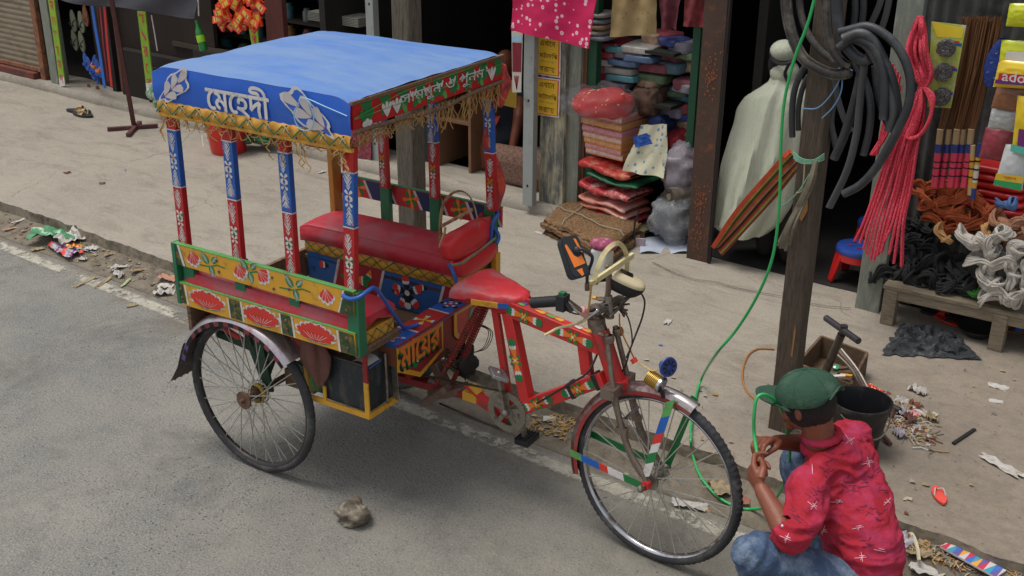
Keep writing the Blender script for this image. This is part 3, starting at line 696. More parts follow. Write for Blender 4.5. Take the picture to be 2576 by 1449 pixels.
# saddle
g=MB().m(mat('worn_red_saddle',(196,44,52),.5,var=.1,dirt=((142,112,116),.44,9),bump=.3))
def sad(u,v):
    x=.795+.290*u; hw=(.112*(1-u)**.75+.034)*(1 if u>.03 else .8)
    if u>.93: hw*=.75
    a=PI*v; y=-hw*math.cos(a); s=math.sin(a)**.45
    z=.866+.012*u+(.058-.024*u)*s*(1 if 0<u<1 else .6)+.005*noise.noise(Vector((x*14,y*14,3)))
    return (x+.05*(v-.5)*(1-u),y+.015+.035*(1-u),z)
g.grid(sad,26,18)
g.m(RED); vs=[sad(0,j/17) for j in range(18)]; g.add(vs,[tuple(range(17,-1,-1))]); vs=[sad(1,j/17) for j in range(18)]; g.add(vs,[tuple(range(18))])
sd=P(g,'driver_saddle',smooth=60)
g=MB()
for a,b,mt in ((0,.35,DRED),(.35,.7,YEL),(.7,.98,BLU)):
    g.m(mt);
    for sg in (0,1):
        p=Vector(sad(a,sg)); q=Vector(sad(b,sg)); g.beam(p-V(0,0,.006),q-V(0,0,.006),.012,.022)
g.m(BLU).beam((1.09,-.02,.874),(1.092,.05,.874),.02,.024); g.m(RED).beam((1.085,0,.80),(1.095,0,.90),.016,.016)
P(g,'saddle_rim',parent=sd)
# hoop hand rail at the front of the far bench
hp=mat('chipped_painted_metal',(176,150,110),.5,.2,dirt=((150,40,44),.5,22))
g=MB().m(hp)
def arc(y,x,z0,z1,w): pass
hoop=[HC(*q,'y',.30) for q in ((1116,650),(1108,600),(1108,560),(1112,525),(1124,500),(1142,484),(1162,481),(1180,493),(1192,515),(1200,545),(1206,575))]
g.tube(bez(hoop,40),.0075,7,flat=.45);
g.tube([HC(1112,568,'y',.30),HC(1188,527,'y',.30)],.010,6,flat=.6)
g.m(CREAM); g.tube(bez([HC(*q,'y',.30) for q in ((1110,640),(1107,618),(1117,590),(1120,572))],12),.006,6)
P(g,'hoop_handrail',smooth=60)
# blue tubular rails
g=MB().m(mat('blue_rail_paint',(34,88,176),.4,coat=.3,dirt=((40,60,100),.2,20)))
g.tube(bez([HC(862,744,'y',-.512),HC(882,752,'y',-.52),HC(905,747,'y',-.51),HC(932,727,'y',-.46),HC(945,726,'y',-.43),HC(958,742,'y',-.39),HC(985,782,'y',-.28),HC(1010,818,'y',-.17),HC(1019,825,'y',-.145),HC(1035,822,'y',-.11),HC(1052,816,'y',-.08)],60),.0085,7)
P(g,'blue_rail',smooth=60); g=MB().m(mat('blue_rail_paint',(0,0,0))); g.tube(bez([(.62,.495,1.03),(.66,.47,1.03),(.655,.43,1.0),(.65,.42,.92),(.65,.40,.86)],16),.008,6); P(g,'blue_rail',smooth=60)
# cloths on the forward far post
g=MB().m(mat('orange_maroon_scarf',(196,74,58),.85,var=.25,scale=24,dirt=((112,50,70),.55,18),bump=.4))
def scarf(pts,w,seed,tw=.5):
    k=len(pts)
    cur=bez(pts,36)
    def fn(u,v):
        i=v*(len(cur)-1); i0=min(int(i),len(cur)-2); p=cur[i0].lerp(cur[i0+1],i-i0); a=2*PI*u; r=w*(1+.45*noise.noise(Vector((a*1.3,v*6,seed)))+.25*math.sin(3*a+v*9))
        return (p.x+r*math.cos(a)*.6,p.y+r*math.sin(a),p.z)
    g.grid(fn,16,40,True)
scarf([(.64,.455,1.70),(.655,.50,1.66),(.66,.515,1.58),(.64,.50,1.50)],.030,1)
scarf([(.625,.50,1.45),(.61,.475,1.40),(.605,.47,1.33),(.625,.50,1.24),(.64,.52,1.14),(.63,.50,1.03)],.022,4)
scarf([(.60,.45,1.02),(.605,.44,.98),(.60,.43,.93),(.615,.40,.89)],.045,8)
scarf([(.575,.52,1.00),(.60,.42,.965),(.60,.38,.93),(.60,.34,.91)],.035,11)
P(g,'tied_scarf',smooth=70)
# small boxes at far front corner
g=MB().m(YEL); g.box(.64,.668,.44,.475,.74,.85); g.m(GRN).box(.62,.64,.47,.50,.70,1.03); P(g,'corner_bracket',bevel=.002)
# ---------- chassis ----------
g=MB().m(RED2)
FY=lambda x: -.0-.10*max(0,min(1,(x-.9)/.7))
def fr(x,z): return (x,FY(x),z)
w=.045
g.beam(fr(.93,.858),fr(1.475,.828),w*.9,.066); g.beam(fr(1.105,.440),fr(1.485,.700),.045,.056)
g.beam(fr(1.02,.835),fr(1.13,.43),.05,.046,(1,0,0)); g.beam(fr(.945,.84),fr(1.03,.40),.022,.030,(1,0,0))
g.beam(fr(1.38,.826),fr(1.405,.69),.03,.045,(1,0,0)); g.beam(fr(.80,.85),fr(.95,.85),.04,.04)
hd0=Vector(fr(1.455,.885)); hd1=Vector(fr(1.545,.685)); g.tube([hd0,hd1],.034,14); g.tube([hd1+V(0,0,.035),hd1],.038,14)
# painted flowers on the tubes
FL=[(0,ORG),(.5,WHT),(.66,VGRN)]
def tubeplane(a,b,off):
    a=Vector(a);b=Vector(b);d=(b-a).normalized(); y=Vector((0,-1,0)).cross(d); y=-y if y.z<0 else y
    return Plane(a+Vector((0,-off,0)),d,y),(b-a).length
for (a,b,off,sp) in ((fr(.93,.858),fr(1.475,.828),.0215,(.18,.42)),(fr(1.105,.44),fr(1.485,.70),.024,(.09,.33)),(fr(1.02,.83),fr(1.13,.43),.0245,(.19,))):
    q,L=tubeplane(a,b,off)
    for s_ in sp:
        for A in (0,PI): petal(g,q,s_,0,A,.092,.020,FL,.0012)
        for A in (.9,PI-.9,-.9,PI+.9): petal(g,q,s_,0,A,.032,.009,[(0,YEL),(.5,VGRN)],.0026)
        g.m(WHT).poly(q,[(s_+.006*math.cos(t*PI/4),.006*math.sin(t*PI/4)) for t in range(8)],.004)
q=Plane(Vector(fr(.93,.858))+V(0,0,.034),(1,-.14,-.055),(0,1,0))
for s_,mt in ((.22,YEL),(.27,GRN2),(.31,YEL),(.40,LGREY),(.44,YEL),(.12,GRN2)): petal(g,q,s_,0,0,.05,.012,[(0,mt)],.0015)
g.m(RUBD);
for t in (.62,.92):
    c=Vector(fr(1.105,.44)).lerp(Vector(fr(1.485,.70)),t); g.beam(c-V(.008,0,.004),c+V(.008,0,.006),.054,.064)
P(g,'main_frame',bevel=.0025)
# lower members, chain case, springs, battery box
g=MB().m(DRED); g.beam((.30,.0,.375),(.80,.0,.40),.06,.03); g.m(YEL).beam((.80,0,.402),(.87,0,.402),.062,.04); g.m(RED2)
g.prism(Plane((0,-.035,0),(1,0,0),(0,0,1)),[(.87,.385),(1.04,.325),(1.045,.36),(1.0,.37),(.92,.43),(.84,.47),(.81,.45),(.88,.41)],0,-.012)
g.m(YEL).prism(Plane((0,-.036,0),(1,0,0),(0,0,1)),[(.835,.455),(.86,.478),(.90,.452),(.875,.428)],.001,-.01)
g.m(GRN).prism(Plane((0,-.036,0),(1,0,0),(0,0,1)),[(1.02,.335),(1.045,.325),(1.05,.36),(1.03,.355)],.001,-.01); g.beam((.30,0,.350),(.86,0,.385),.03,.012)
P(g,'chain_case')
g=MB().m(RUST); g.beam((.66,-.1,.36),(.76,-.08,.45),.05,.03); g.beam((.66,-.08,.38),(.80,.02,.42),.05,.03); g.beam((.64,.0,.50),(.72,.0,.36),.04,.04)
for k in range(3): g.tube([(.62+.02*k,-.02+.02*k,.42),(.70,0,.38)],.014,6)
P(g,'lower_bracket',bevel=.002)
g=MB().m(mat('old_red_spring',(150,52,46),.6,dirt=((90,60,50),.5,16)))
for a,b in (((.705,-.005,.50),(.85,.035,.80)),((.735,.06,.50),(.855,.085,.80))):
    a=Vector(a);b=Vector(b); g.tube([a,b],.009,7); g.tube([a,a+(a-b)*.35],.011,7)
    pts=[];d=(b-a);o1=d.orthogonal().normalized();o2=d.normalized().cross(o1)
    for i in range(24*9): t=i/(24*9); an=2*PI*i/9; pts.append(a+d*t+o1*.0135*math.cos(an)+o2*.0135*math.sin(an))
    g.tube(pts,.0032,4,caps=False)
P(g,'coil_springs',smooth=60)
g=MB().m(mat('oily_chain',(96,84,72),.5,.6,var=.4))
for s_ in range(7):
    pts=[Vector((.70+rnd(-.03,.06),.02+rnd(-.05,.05),.50+rnd(-.04,.06))) for k in range(5)]
    cur=bez(pts,60)
    for i in range(0,len(cur)-1):
        c=cur[i]; d=(cur[i+1]-c);
        if d.length>1e-4: g.beam(c-d*.5,c+d*.6,.009 if i%2 else .004,.005 if i%2 else .009)
P(g,'parking_chain',smooth=0)
g=MB().m(mat('oily_black',(30,28,26),.6,var=.4)); g.grid(lambda u,v:(lambda p:(.735+p.x*.042,.09+p.y*.05,.49+p.z*.075))(Vector((math.cos(2*PI*u)*math.sin(PI*v),math.sin(2*PI*u)*math.sin(PI*v),math.cos(PI*v)))*(1+.5*noise.noise(Vector((math.cos(2*PI*u)*2,math.sin(2*PI*u)*2,v*5))))),22,14,True)
for i in range(3): g.tube(bez([(.74,.16+.01*i,.64),(.80+.01*i,.17,.62),(.79+.008*i,.15,.55),(.75,.13,.52)],12),.0018,4)
P(g,'gear_hub_and_cables',smooth=60)
bx0,bx1,by0,by1,bz0,bz1=.37,.60,-.40,-.235,.435,.63
g=MB().m(BOX); g.box(bx0,bx1,by0,by1,bz0,bz1); g.m(mat('battery_lid',(64,62,58),.6,dirt=((150,140,120),.3,12))); g.box(bx0,bx1,by0,by1,bz1+.001,bz1+.012)
g.m(mat('torn_label',(190,190,184),.7)).grid(lambda u,v:(.53+.075*u,-.405+.08*v,.646+.012*math.sin(3*u)-.02*max(0,u-.8)),8,4); g.m(BLU).beam((.612,-.40,.635),(.618,-.33,.645),.004,.006)
bb=P(g,'battery_box',bevel=.004)
g=MB().m(YEL); z=.425
g.beam((.27,-.412,z),(.615,-.412,z),.012,.022); g.beam((.612,-.412,z),(.612,-.22,z),.012,.022); g.beam((.27,-.23,z),(.612,-.23,z),.012,.022)
g.beam((.605,-.413,z),(.603,-.413,.575),.022,.008,(0,1,0)); g.beam((.385,-.413,z),(.385,-.413,.50),.014,.008,(0,1,0)); g.beam((.30,-.413,.44),(.27,-.40,.60),.014,.008,(0,1,0))
g.m(DRED).beam((.603,-.413,.575),(.603,-.413,.73),.022,.008,(0,1,0)); g.m(STEEL).tube([(.618,-.30,.40),(.614,-.30,.66)],.006,7); g.m(YEL).beam((.62,-.32,.432),(.62,-.28,.432),.02,.014)
g.m(STEEL).beam((.622,-.25,.43),(.618,-.25,.64),.03,.004,(0,1,0))
P(g,'battery_cradle',parent=bb,bevel=.001)
g=MB().m(BROWN)
def rag(u,v):
    a=2*PI*u; t=v; r=(.018+.040*math.sin(PI*min(1,t*1.08))**.8)*(1+.25*math.sin(4*a+2*t)+.2*noise.noise(Vector((a,t*4,2))))
    return (.345+.03*t+r*math.cos(a)*1.1,-.43+r*math.sin(a)*.5,.735-.225*t)
g.grid(rag,26,18,True); P(g,'hanging_brown_cloth',smooth=70)
g=MB().m(RUST); g.tube([(0,-.44,.355),(0,.44,.355)],.016,10); g.m(mat('dark_green_chassis',(24,66,48),.6,dirt=((60,54,44),.5,12)))
for y in (-.36,.36):
    g.beam((-.12,y,.70),(.0,y,.40),.025,.03); g.beam((.14,y,.70),(.0,y,.40),.025,.03); g.beam((-.26,y,.55),(.30,y,.51),.02,.03); g.beam((-.02,y-.02,.72),(.04,y-.02,.36),.05,.012,(0,1,0))
g.m(RED2); g.beam((-.28,-.30,.60),(.35,-.30,.56),.02,.03); g.beam((-.28,-.40,.64),(-.05,-.34,.52),.016,.02)
for y in (-.40,.4): g.m(WOOD).beam((-.30,y,.705),(.60,y,.705),.05,.03)
for y in (-.15,.1): g.m(WOOD).beam((-.30,y,.575),(.60,y,.575),.05,.03)
g.m(mat('tarnished_motor',(120,96,72),.6,.2,dirt=((80,60,46),.5,10))); g.lathe([(0,-.07),(.05,-.07),(.07,-.05),(.07,.05),(.05,.07),(0,.07)],(.13,-.20,.40),(0,1,0),18); g.box(.06,.22,-.30,-.16,.36,.44)
g.m(mat('mossy_green_panel',(84,120,64),.7,dirt=((50,60,40),.5,10))).box(.20,.34,-.33,-.31,.40,.60); g.m(RED2).box(.16,.34,-.345,-.33,.60,.63)
P(g,'axle_and_undercarriage',bevel=.001)
# crank set
cc=HC(1275,1035,'y',-.06)
g=MB().m(STEEL);
def disc(c,r,t,n=40,teeth=0,mt=STEEL,y=0):
    pts=[]
    N_=teeth*2 if teeth else n
    for i in range(N_):
        a=2*PI*i/N_; rr_=r*(1 if (not teeth or i%2) else .955); pts.append((rr_*math.cos(a),rr_*math.sin(a)))
    return pts
cp=Plane(cc,(1,0,0),(0,0,1))
def ring(r0,r1,o0,o1,n=44,teeth=False,c=(0,0)):
    vs=[];N_=n*2
    for i in range(N_):
        a=2*PI*i/N_; ro_=r1*(1 if (not teeth or i%2) else .95)
        for r_,o in ((r0,o0),(ro_,o0),(ro_,o1),(r0,o1)): vs.append(cp(c[0]+r_*math.cos(a),c[1]+r_*math.sin(a),o))
    fs=[]
    for i in range(N_):
        j=(i+1)%N_
        for k in range(4): fs.append((i*4+k,j*4+k,j*4+(k+1)%4,i*4+(k+1)%4))
    g.add(vs,fs)
ring(.062,.092,-.003,.003,44,True); ring(.0,.028,-.006,.006,12)
for k in range(5):
    a=2*PI*k/5+.3; g.beam(cp(.02*math.cos(a),.02*math.sin(a),0),cp(.068*math.cos(a),.068*math.sin(a),0),.004,.02,cp.N.cross(Vector((math.cos(a),0,math.sin(a)))))
g.beam(cp(0,0,.012),cp(-.028,.17,.016),.014,.022,(0,1,0)); g.ball(cp(-.028,.17,.016),.016,9,6); g.ball(cp(0,0,.014),.018,9,6)
g.beam(cp(0,0,-.09),cp(.035,-.165,-.09),.014,.022,(0,1,0)); g.tube([cp(0,0,.01),cp(0,0,-.09)],.014,8)
ck=P(g,'crankset',smooth=40)
g=MB().m(mat('scuffed_alloy',(164,168,172),.4,.7,dirt=((110,110,108),.3,16)))
pc=cp(-.028,.17,.0)
g.prism(Plane(pc+V(-.0,-.02,0),(.7,-.7,.0),(-.55,-.55,.35)),[(-.045,-.035),(.045,-.035),(.045,.035),(-.045,.035)],-.008,.008); g.m(STEEL).tube([pc+V(0,-.05,-.0),pc],.006,6)
P(g,'pedal',parent=ck,bevel=.004)
g=MB().m(RUBD); pc=cp(.035,-.165,-.10); g.box(pc.x-.03,pc.x+.035,pc.y-.05,pc.y+.05,pc.z-.012,pc.z+.012)
for k in range(5): g.box(pc.x-.03+.014*k,pc.x-.024+.014*k,pc.y-.052,pc.y+.052,pc.z+.012,pc.z+.018)
P(g,'pedal',parent=ck,bevel=.003)
g=MB().m(mat('greasy_chain',(70,62,54),.5,.6)); g.tube([cp(.0,.088,0),Vector((.3,-.06,.43)),Vector((.15,-.06,.40))],.005,5); g.tube([cp(-.02,-.088,0),Vector((.9,-.055,.325)),Vector((.7,-.055,.345))],.005,5)
P(g,'drive_chain',parent=ck)
# ---------- wheels ----------
RB=mat('wheel_rim_dark',(58,55,56),.45,.5,dirt=((84,72,66),.4,14))
def wheel(c,head,tilt,R_,rimm,hubm,hubw=.055,hubr=.02,nsp=36,tread=True,chrome=False,knob=False):
    T=Matrix.Translation(c)@Matrix.Rotation(head,4,'Z')@Matrix.Rotation(tilt,4,'X')
    g=MB(); g.T=T; g.m(mat('spoke_wire',(196,194,186),.4,.6,var=.15))   # spokes
    rr_=R_-.040
    for k in range(nsp):
        a=2*PI*k/nsp; sd_=1 if k%2 else -1; cr=.55 if (k//2)%2 else -.55; b=a+cr
        g.tube([(hubr*1.5*math.cos(b),sd_*hubw*.8,hubr*1.5*math.sin(b)),(rr_*math.cos(a),sd_*.004,rr_*math.sin(a))],.0022,4,caps=False)
    wo=P(g,'wheel',smooth=60)
    g=MB(); g.T=T; g.m(RUB)
    n=120; prof=[]
    for i in range(15): a=2*PI*i/14; prof.append((R_-.0185+.0185*math.cos(a),.0185*math.sin(a)*1.0))
    def ty(u,v):
        a=2*PI*u; i=v*14; i0=min(int(i),13); f=i-i0; r=prof[i0][0]*(1-f)+prof[i0+1][0]*f; y=prof[i0][1]*(1-f)+prof[i0+1][1]*f
        if abs(y)>.006 and abs(y)<.016 and r>R_-.022 and tread: r+=.0016*math.copysign(1,math.sin(a*(70 if not knob else 90)+ (0 if y>0 else PI)))*(1.3 if knob else .6)
        return (r*math.cos(a),y,r*math.sin(a))
    g.grid(lambda u,v:ty(u,v),280,15,True); P(g,'tyre',parent=wo,smooth=60)
    g=MB(); g.T=T; g.m(rimm)
    g.grid(lambda u,v:((lambda a,r,y:(r*math.cos(a),y,r*math.sin(a)))(2*PI*u,*[(R_-.030,-.013),(R_-.033,-.015),(R_-.041,-.010),(R_-.045,0),(R_-.041,.010),(R_-.033,.015),(R_-.030,.013)][round(v*6)])),96,7,True)
    P(g,'rim',parent=wo,smooth=60)
    g=MB(); g.T=T; g.m(hubm)
    g.lathe([(0,-hubw-.02),(.010,-hubw-.02),(.010,-hubw),(hubr*2,-hubw),(hubr*2,-hubw+.008),(hubr,-hubw+.014),(hubr,hubw-.014),(hubr*2,hubw-.008),(hubr*2,hubw),(.01,hubw),(.01,hubw+.02),(0,hubw+.02)],(0,0,0),(0,1,0),20)
    P(g,'hub',parent=wo,smooth=40)
    return wo,T
rw,TW=wheel(V(0,-.4445,.355),R(-1.4),0,.355,RB,mat('rusty_hub',(120,92,76),.6,.4,dirt=((80,60,50),.5,20)),.05,.020,40)
fw,TW2=wheel(V(0,.4445,.355),0,0,.355,RB,RUST,.05,.02,36)
ft,TWF=wheel(V(1.7234,-.099,.355),R(-5.8),R(-1.9),.355,CHR,STEEL,.045,.016,36,knob=True)
g=MB(); g.T=TW; g.m(mat('hub_yellow',(176,150,60),.5)).lathe([(.042,.02),(.046,.03),(.042,.04)],(0,0,0),(0,1,0),20); g.m(STEEL).lathe([(.05,.045),(.054,.05),(.05,.055)],(0,0,0),(0,1,0),20); P(g,'hub_band',parent=rw,smooth=60)
# mudguards
def guard(T,R0,a0,a1,w,mt,mt2,name,rolled=.010,drop_=.012,par=None,flat=None,lab=None):
    g=MB(); g.T=T; g.m(mt)
    def fn(u,v):
        a=a0+(a1-a0)*u; y=w*(v-.5)*2; r=R0+.016*math.cos(PI*(v-.5))
        if abs(y)>w*.9: r-=drop_
        return (r*math.cos(a),y,r*math.sin(a))
    g.grid(fn,60,11);
    return g,fn
gch=mat('painted_chrome_guard',(186,180,184),.25,.75,dirt=((150,60,66),.3,9))
g,fn=guard(TW,.372,R(168),R(42),.062,gch,None,'m')
for k in range(26):      # red and white chequers on the outer lip
    u0,u1=k/26,(k+1)/26; g.m([mat('guard_red',(118,30,48),.5,dirt=((120,96,96),.4,20)),mat('guard_grey',(150,138,142),.5,dirt=((110,80,84),.4,20))][k%2] if k>4 else [mat('guard_grey',(0,0,0)),mat('guard_violet',(80,56,116),.5)][k%2]); g.add([fn(u0,.0),fn(u1,.0),fn(u1,.12),fn(u0,.12)],[(0,1,2,3)])
    a=[Vector(fn(u,.0)) for u in (u0,u1)]
    g.add([a[0],a[1],a[1]+V(0,-.001,0)-Vector((a[1].x,0,a[1].z)).normalized()*.020,a[0]+V(0,-.001,0)-Vector((a[0].x,0,a[0].z)).normalized()*.020],[(0,1,2,3)])
g.m(BLU); g.add([fn(.16,.3),fn(.34,.3),fn(.34,.36),fn(.16,.36)],[(0,1,2,3)])
mg=P(g,'mudguard',smooth=50)
g=MB(); g.T=TW; g.m(mat('brown_rubber_flap',(78,72,66),.8,var=.2,dirt=((120,112,100),.3,7)))
def flap(u,v):
    y=-.062+.124*u; t=v; a=R(150)+R(34)*t; r=.372+.020*t*t+.10*max(0,t-.55)**1.5
    x=r*math.cos(a); z=r*math.sin(a)
    if t>.97: z+=.010*abs(math.sin(u*PI*4))
    wd=1+.25*max(0,t-.4)
    return (x-.05*max(0,t-.6)**1.2,y*wd,z-.02*max(0,t-.5))
g.grid(flap,26,24); P(g,'mud_flap',parent=mg,smooth=50)
g=MB(); g.m(RUST); g.tube([(-.18,-.42,.73),(-.18,-.43,.66),(-.23,-.43,.61)],.008,6); g.ball((-.235,-.43,.605),.012,7,5); P(g,'stay',parent=mg)
g,fn=guard(TW2,.372,R(168),R(42),.06,mat('dark_guard',(50,50,52),.6),None,'m'); P(g,'mudguard',smooth=50)
gf=mat('front_guard_chrome',(176,168,166),.25,.8,dirt=((140,50,46),.55,6))
g,fn=guard(TWF,.367,R(197),R(68),.032,gf,None,'m')
g.m(mat('guard_red_paint',(150,48,46),.5,dirt=((120,100,86),.4,10)))
for k in range(24):
    u0,u1=k/24,(k+1)/24; a=[Vector(fn(u,0)) for u in (u0,u1)]
    g.add([a[0],a[1],a[1]-Vector((a[1].x,0,a[1].z)).normalized()*.016,a[0]-Vector((a[0].x,0,a[0].z)).normalized()*.016],[(0,1,2,3)])
    g.add([fn(u0,.0),fn(u1,.0),fn(u1,.22),fn(u0,.22)],[(0,1,2,3)]) if k>4 and k<17 else None
fmg=P(g,'mudguard',smooth=50)
# mudguard stays painted in bands (flat bars)
g=MB(); g.T=TWF
def bands(p,q,w,seq,slant=.3):
    p=Vector(p);q=Vector(q);d=q-p;L=d.length;d.normalize(); up=Vector((0,1,0)); s=d.cross(up).normalized(); acc=0
    for f,mt in seq:
        a=p+d*L*acc; acc+=f; b=p+d*L*acc; g.m(mt)
        n_=s.cross(d)*.0015; q4=[a-s*w/2+d*w*slant*.5,a+s*w/2-d*w*slant*.5,b+s*w/2-d*w*slant*.5,b-s*w/2+d*w*slant*.5]
        g.add([p_+n_ for p_ in q4]+[p_-n_ for p_ in q4],[(0,1,2,3),(7,6,5,4),(0,4,5,1),(1,5,6,2),(2,6,7,3),(3,7,4,0)])
SEQ=[(.14,GRN2),(.28,BLU),(.14,LRED),(.14,WHT),(.16,VGRN),(.14,WHT)]
bands((.058,-.050,.36),(-.008,-.070,.03),.030,[(.2,GRN2),(.22,BLU),(.13,LRED),(.12,WHT),(.14,VGRN),(.19,WHT)],.9)
bands((-.355,-.052,-.005),(-.02,-.072,-.01),.028,[(.16,GRN2),(.26,BLU),(.12,LRED),(.22,WHT),(.24,VGRN)],.3)
bands((.10,.052,.35),(.01,.062,.03),.028,[(1,VGRN)],0); bands((-.35,.052,.045),(-.02,.062,.02),.028,[(1,VGRN)],0)
P(g,'mudguard_stays',parent=fmg,smooth=0)
g=MB(); g.m(RED); hc=V(1.7234,-.099,.355); g.T=TWF; g.m(RED2).tube([(0,-.085,0),(0,-.06,0)],.018,8); g.m(RUST).tube([(0,-.10,0),(0,.10,0)],.008,8); g.m(STEEL).ball((-.01,-.095,-.01),.015,8,6); P(g,'axle_nuts',parent=ft)
# fork
g=MB().m(mat('old_nickel_fork',(140,126,114),.45,.6,dirt=((104,86,72),.5,14)))
hx=1.7234;hz=.355
for sg in (-1,1):
    yo=-.10+sg*.058
    g.tube(bez([(1.548,yo+.0,.72),(1.585,yo,.60),(1.612,yo,.52),(1.66,yo,.425),(hx,yo-.005*sg,hz)],20),[.014]*10+[.012]*10+[.010]*10 if False else .0125,8)
    g.tube(bez([(1.50,-.085+sg*.035,.905),(1.56,yo*1.0,.70),(1.625,yo+sg*.004,.50),(hx-.03,yo+sg*.006,.40),(hx-.005,yo+sg*.008,hz)],20),.0105,8)
    g.lathe([(.018,-.014),(.022,0),(.018,.014)],(1.512,-.085+sg*.037,.885),(.25,0,-1),12)
    g.box(1.60-.022,1.60+.022,yo-.012,yo+.012,.535,.56)
g.box(1.52,1.575,-.19,-.01,.675,.715)
g.tube([(1.44,-.082,.915),(1.455,-.083,.885)],.030,14); g.tube([(1.435,-.08,.935),(1.44,-.08,.90)],.034,14); g.tube([(1.425,-.08,.985),(1.455,-.082,.88)],.020,12); g.lathe([(.02,0),(.034,.006),(.02,.012)],(1.43,-.08,.95),(-.2,0,1),14)
g.tube([(1.47,-.12,.895),(1.52,-.12,.885)],.008,6)
P(g,'front_fork',smooth=50)
g=MB().m(CHR); g.tube([V(*TWF.translation)+V(-.12,-.062,.235),V(*TWF.translation)+V(-.12,.062,.235)],.008,6); g.box(1.60,1.62,-.16,-.15,.57,.60); P(g,'brake_bridge')
# handlebar
BCH=mat('bright_chrome',(226,224,230),.15,1,var=.05,dirt=((150,140,136),.15,20))
hb=MB().m(BCH)
HB=lambda px,py,y=-.12: HC(px,py,'y',y)
g0=HB(1338,762,-.32);g1=HB(1408,757,-.31);g2=HB(1418,752,-.30);g3=HB(1470,786,-.22);g4=HB(1500,778,-.15);g5=HB(1560,755,.02);
hb.tube(bez([g1,g2,HB(1440,768,-.27),g3,g4,HB(1530,765,-.08),g5,V(g5.x+.01,.12,g5.z+.005),V(g5.x-.06,.20,g5.z+.01),V(g5.x-.18,.23,g5.z-.005)],48),.0125,10)
hb.m(STEEL).tube([HB(1535,800,-.082),HB(1532,762,-.082),HB(1530,745,-.082)],.016,10); hb.tube([HB(1498,782,-.16),HB(1560,754,.02)],.019,10)
hbo=P(hb,'handlebar',smooth=60)
g=MB().m(RUBD); g.tube([g0,g1],.019,12);
for k in range(12): c=Vector(g0).lerp(Vector(g1),(k+.5)/12); g.tube([c,c+(Vector(g1)-Vector(g0))*.02],.0205,12)
g.box(g1.x-.004,g1.x+.028,g1.y-.022,g1.y+.022,g1.z-.03,g1.z+.026); g.tube([g1+V(.02,0,0),g1+V(.05,0,-.03)],.010,6)
g.m(mat('green_switch',(30,110,70),.5)).box(g1.x+.0,g1.x+.02,g1.y-.01,g1.y+.012,g1.z+.026,g1.z+.036)
P(g,'hand_grip',parent=hbo,smooth=50)
g=MB().m(RUBD); e=V(g5.x-.18,.23,g5.z-.005); g.tube([e,e+V(-.13,.02,-.01)],.019,12); P(g,'hand_grip',parent=hbo,smooth=50)
g=MB().m(CREAM); g.tube(bez([HB(1482,797,-.20),HB(1462,810,-.24),HB(1440,817,-.27),HB(1405,825,-.31),HB(1386,835,-.33),HB(1371,843,-.34)],24),[.0065]*40 if False else .0065,8,flat=.8); g.m(CHR).tube([HB(1505,781,-.16),HB(1482,797,-.20)],.007,7); g.ball(HB(1502,783,-.16),.011,8,6)
P(g,'brake_lever',parent=hbo,smooth=60)
g=MB().m(PINK); g.tube([HB(1462,780,-.235),HB(1474,790,-.215)],.016,10);
g.m(mat('orange_lead',(196,120,40),.6)); g.tube(bez([HB(1558,790,-.07),HB(1562,830,-.06),HB(1590,890,-.05),HB(1597,905,-.05)],20),.003,5)
g.m(RUBD); g.tube(bez([HB(1612,735,.0),HB(1622,760,.02),HB(1615,800,.0),HB(1600,840,-.03),HB(1585,880,-.06),HB(1575,915,-.08),HB(1565,935,-.08)],24),.0035,5)
g.tube(bez([HB(1555,775,-.05),HB(1580,800,-.05),HB(1590,860,-.08),HB(1575,900,-.1)],20),.003,5); g.tube(bez([HB(1410,775,-.28),HB(1450,790,-.22),HB(1480,790,-.15),HB(1520,800,-.1)],20),.003,5)
g.tube(bez([fr(1.45,.80),HC(1480,935,'y',-.12),HC(1440,962,'y',-.12),HC(1400,985,'y',-.10),HC(1350,1015,'y',-.08)],20),.0045,5)
g.m(mat('yellow_lead',(206,176,110),.6)); g.tube(bez([HB(1597,907,-.1),HB(1620,920,-.12),HB(1640,932,-.13),HB(1655,930,-.13)],16),.003,5); g.m(LRED).tube([HB(1592,902,-.13),HB(1598,912,-.13)],.012,8)
g.tube([HB(1592,904,-.1),HB(1597,912,-.1)],.010,8)
P(g,'cables',parent=hbo,smooth=60)
g=MB().m(mat('twisted_wire_mount',(106,90,80),.7,.2,var=.3))
for k in range(9):
    z=k*.006; g.tube([HB(1525+rnd(-8,8),795+rnd(-12,8),-.11),HB(1558+rnd(-10,10),772+rnd(-15,15),-.03),HB(1575+rnd(-8,8),782+rnd(-20,20),-.05)],.0045,5)
g.tube([HB(1532,690,-.08),HB(1530,735,-.08),HB(1525,762,-.08)],.011,8); g.ball(HB(1512,752,-.09),(.022,.018,.006),9,6); g.tube([HB(1590,740,-.02),HB(1560,770,-.04),HB(1540,790,-.08)],.005,5)
g.m(YEL).tube([HB(1492,748,-.12),HB(1500,750,-.12)],.008,6)
P(g,'wire_bindings',parent=hbo,smooth=50)
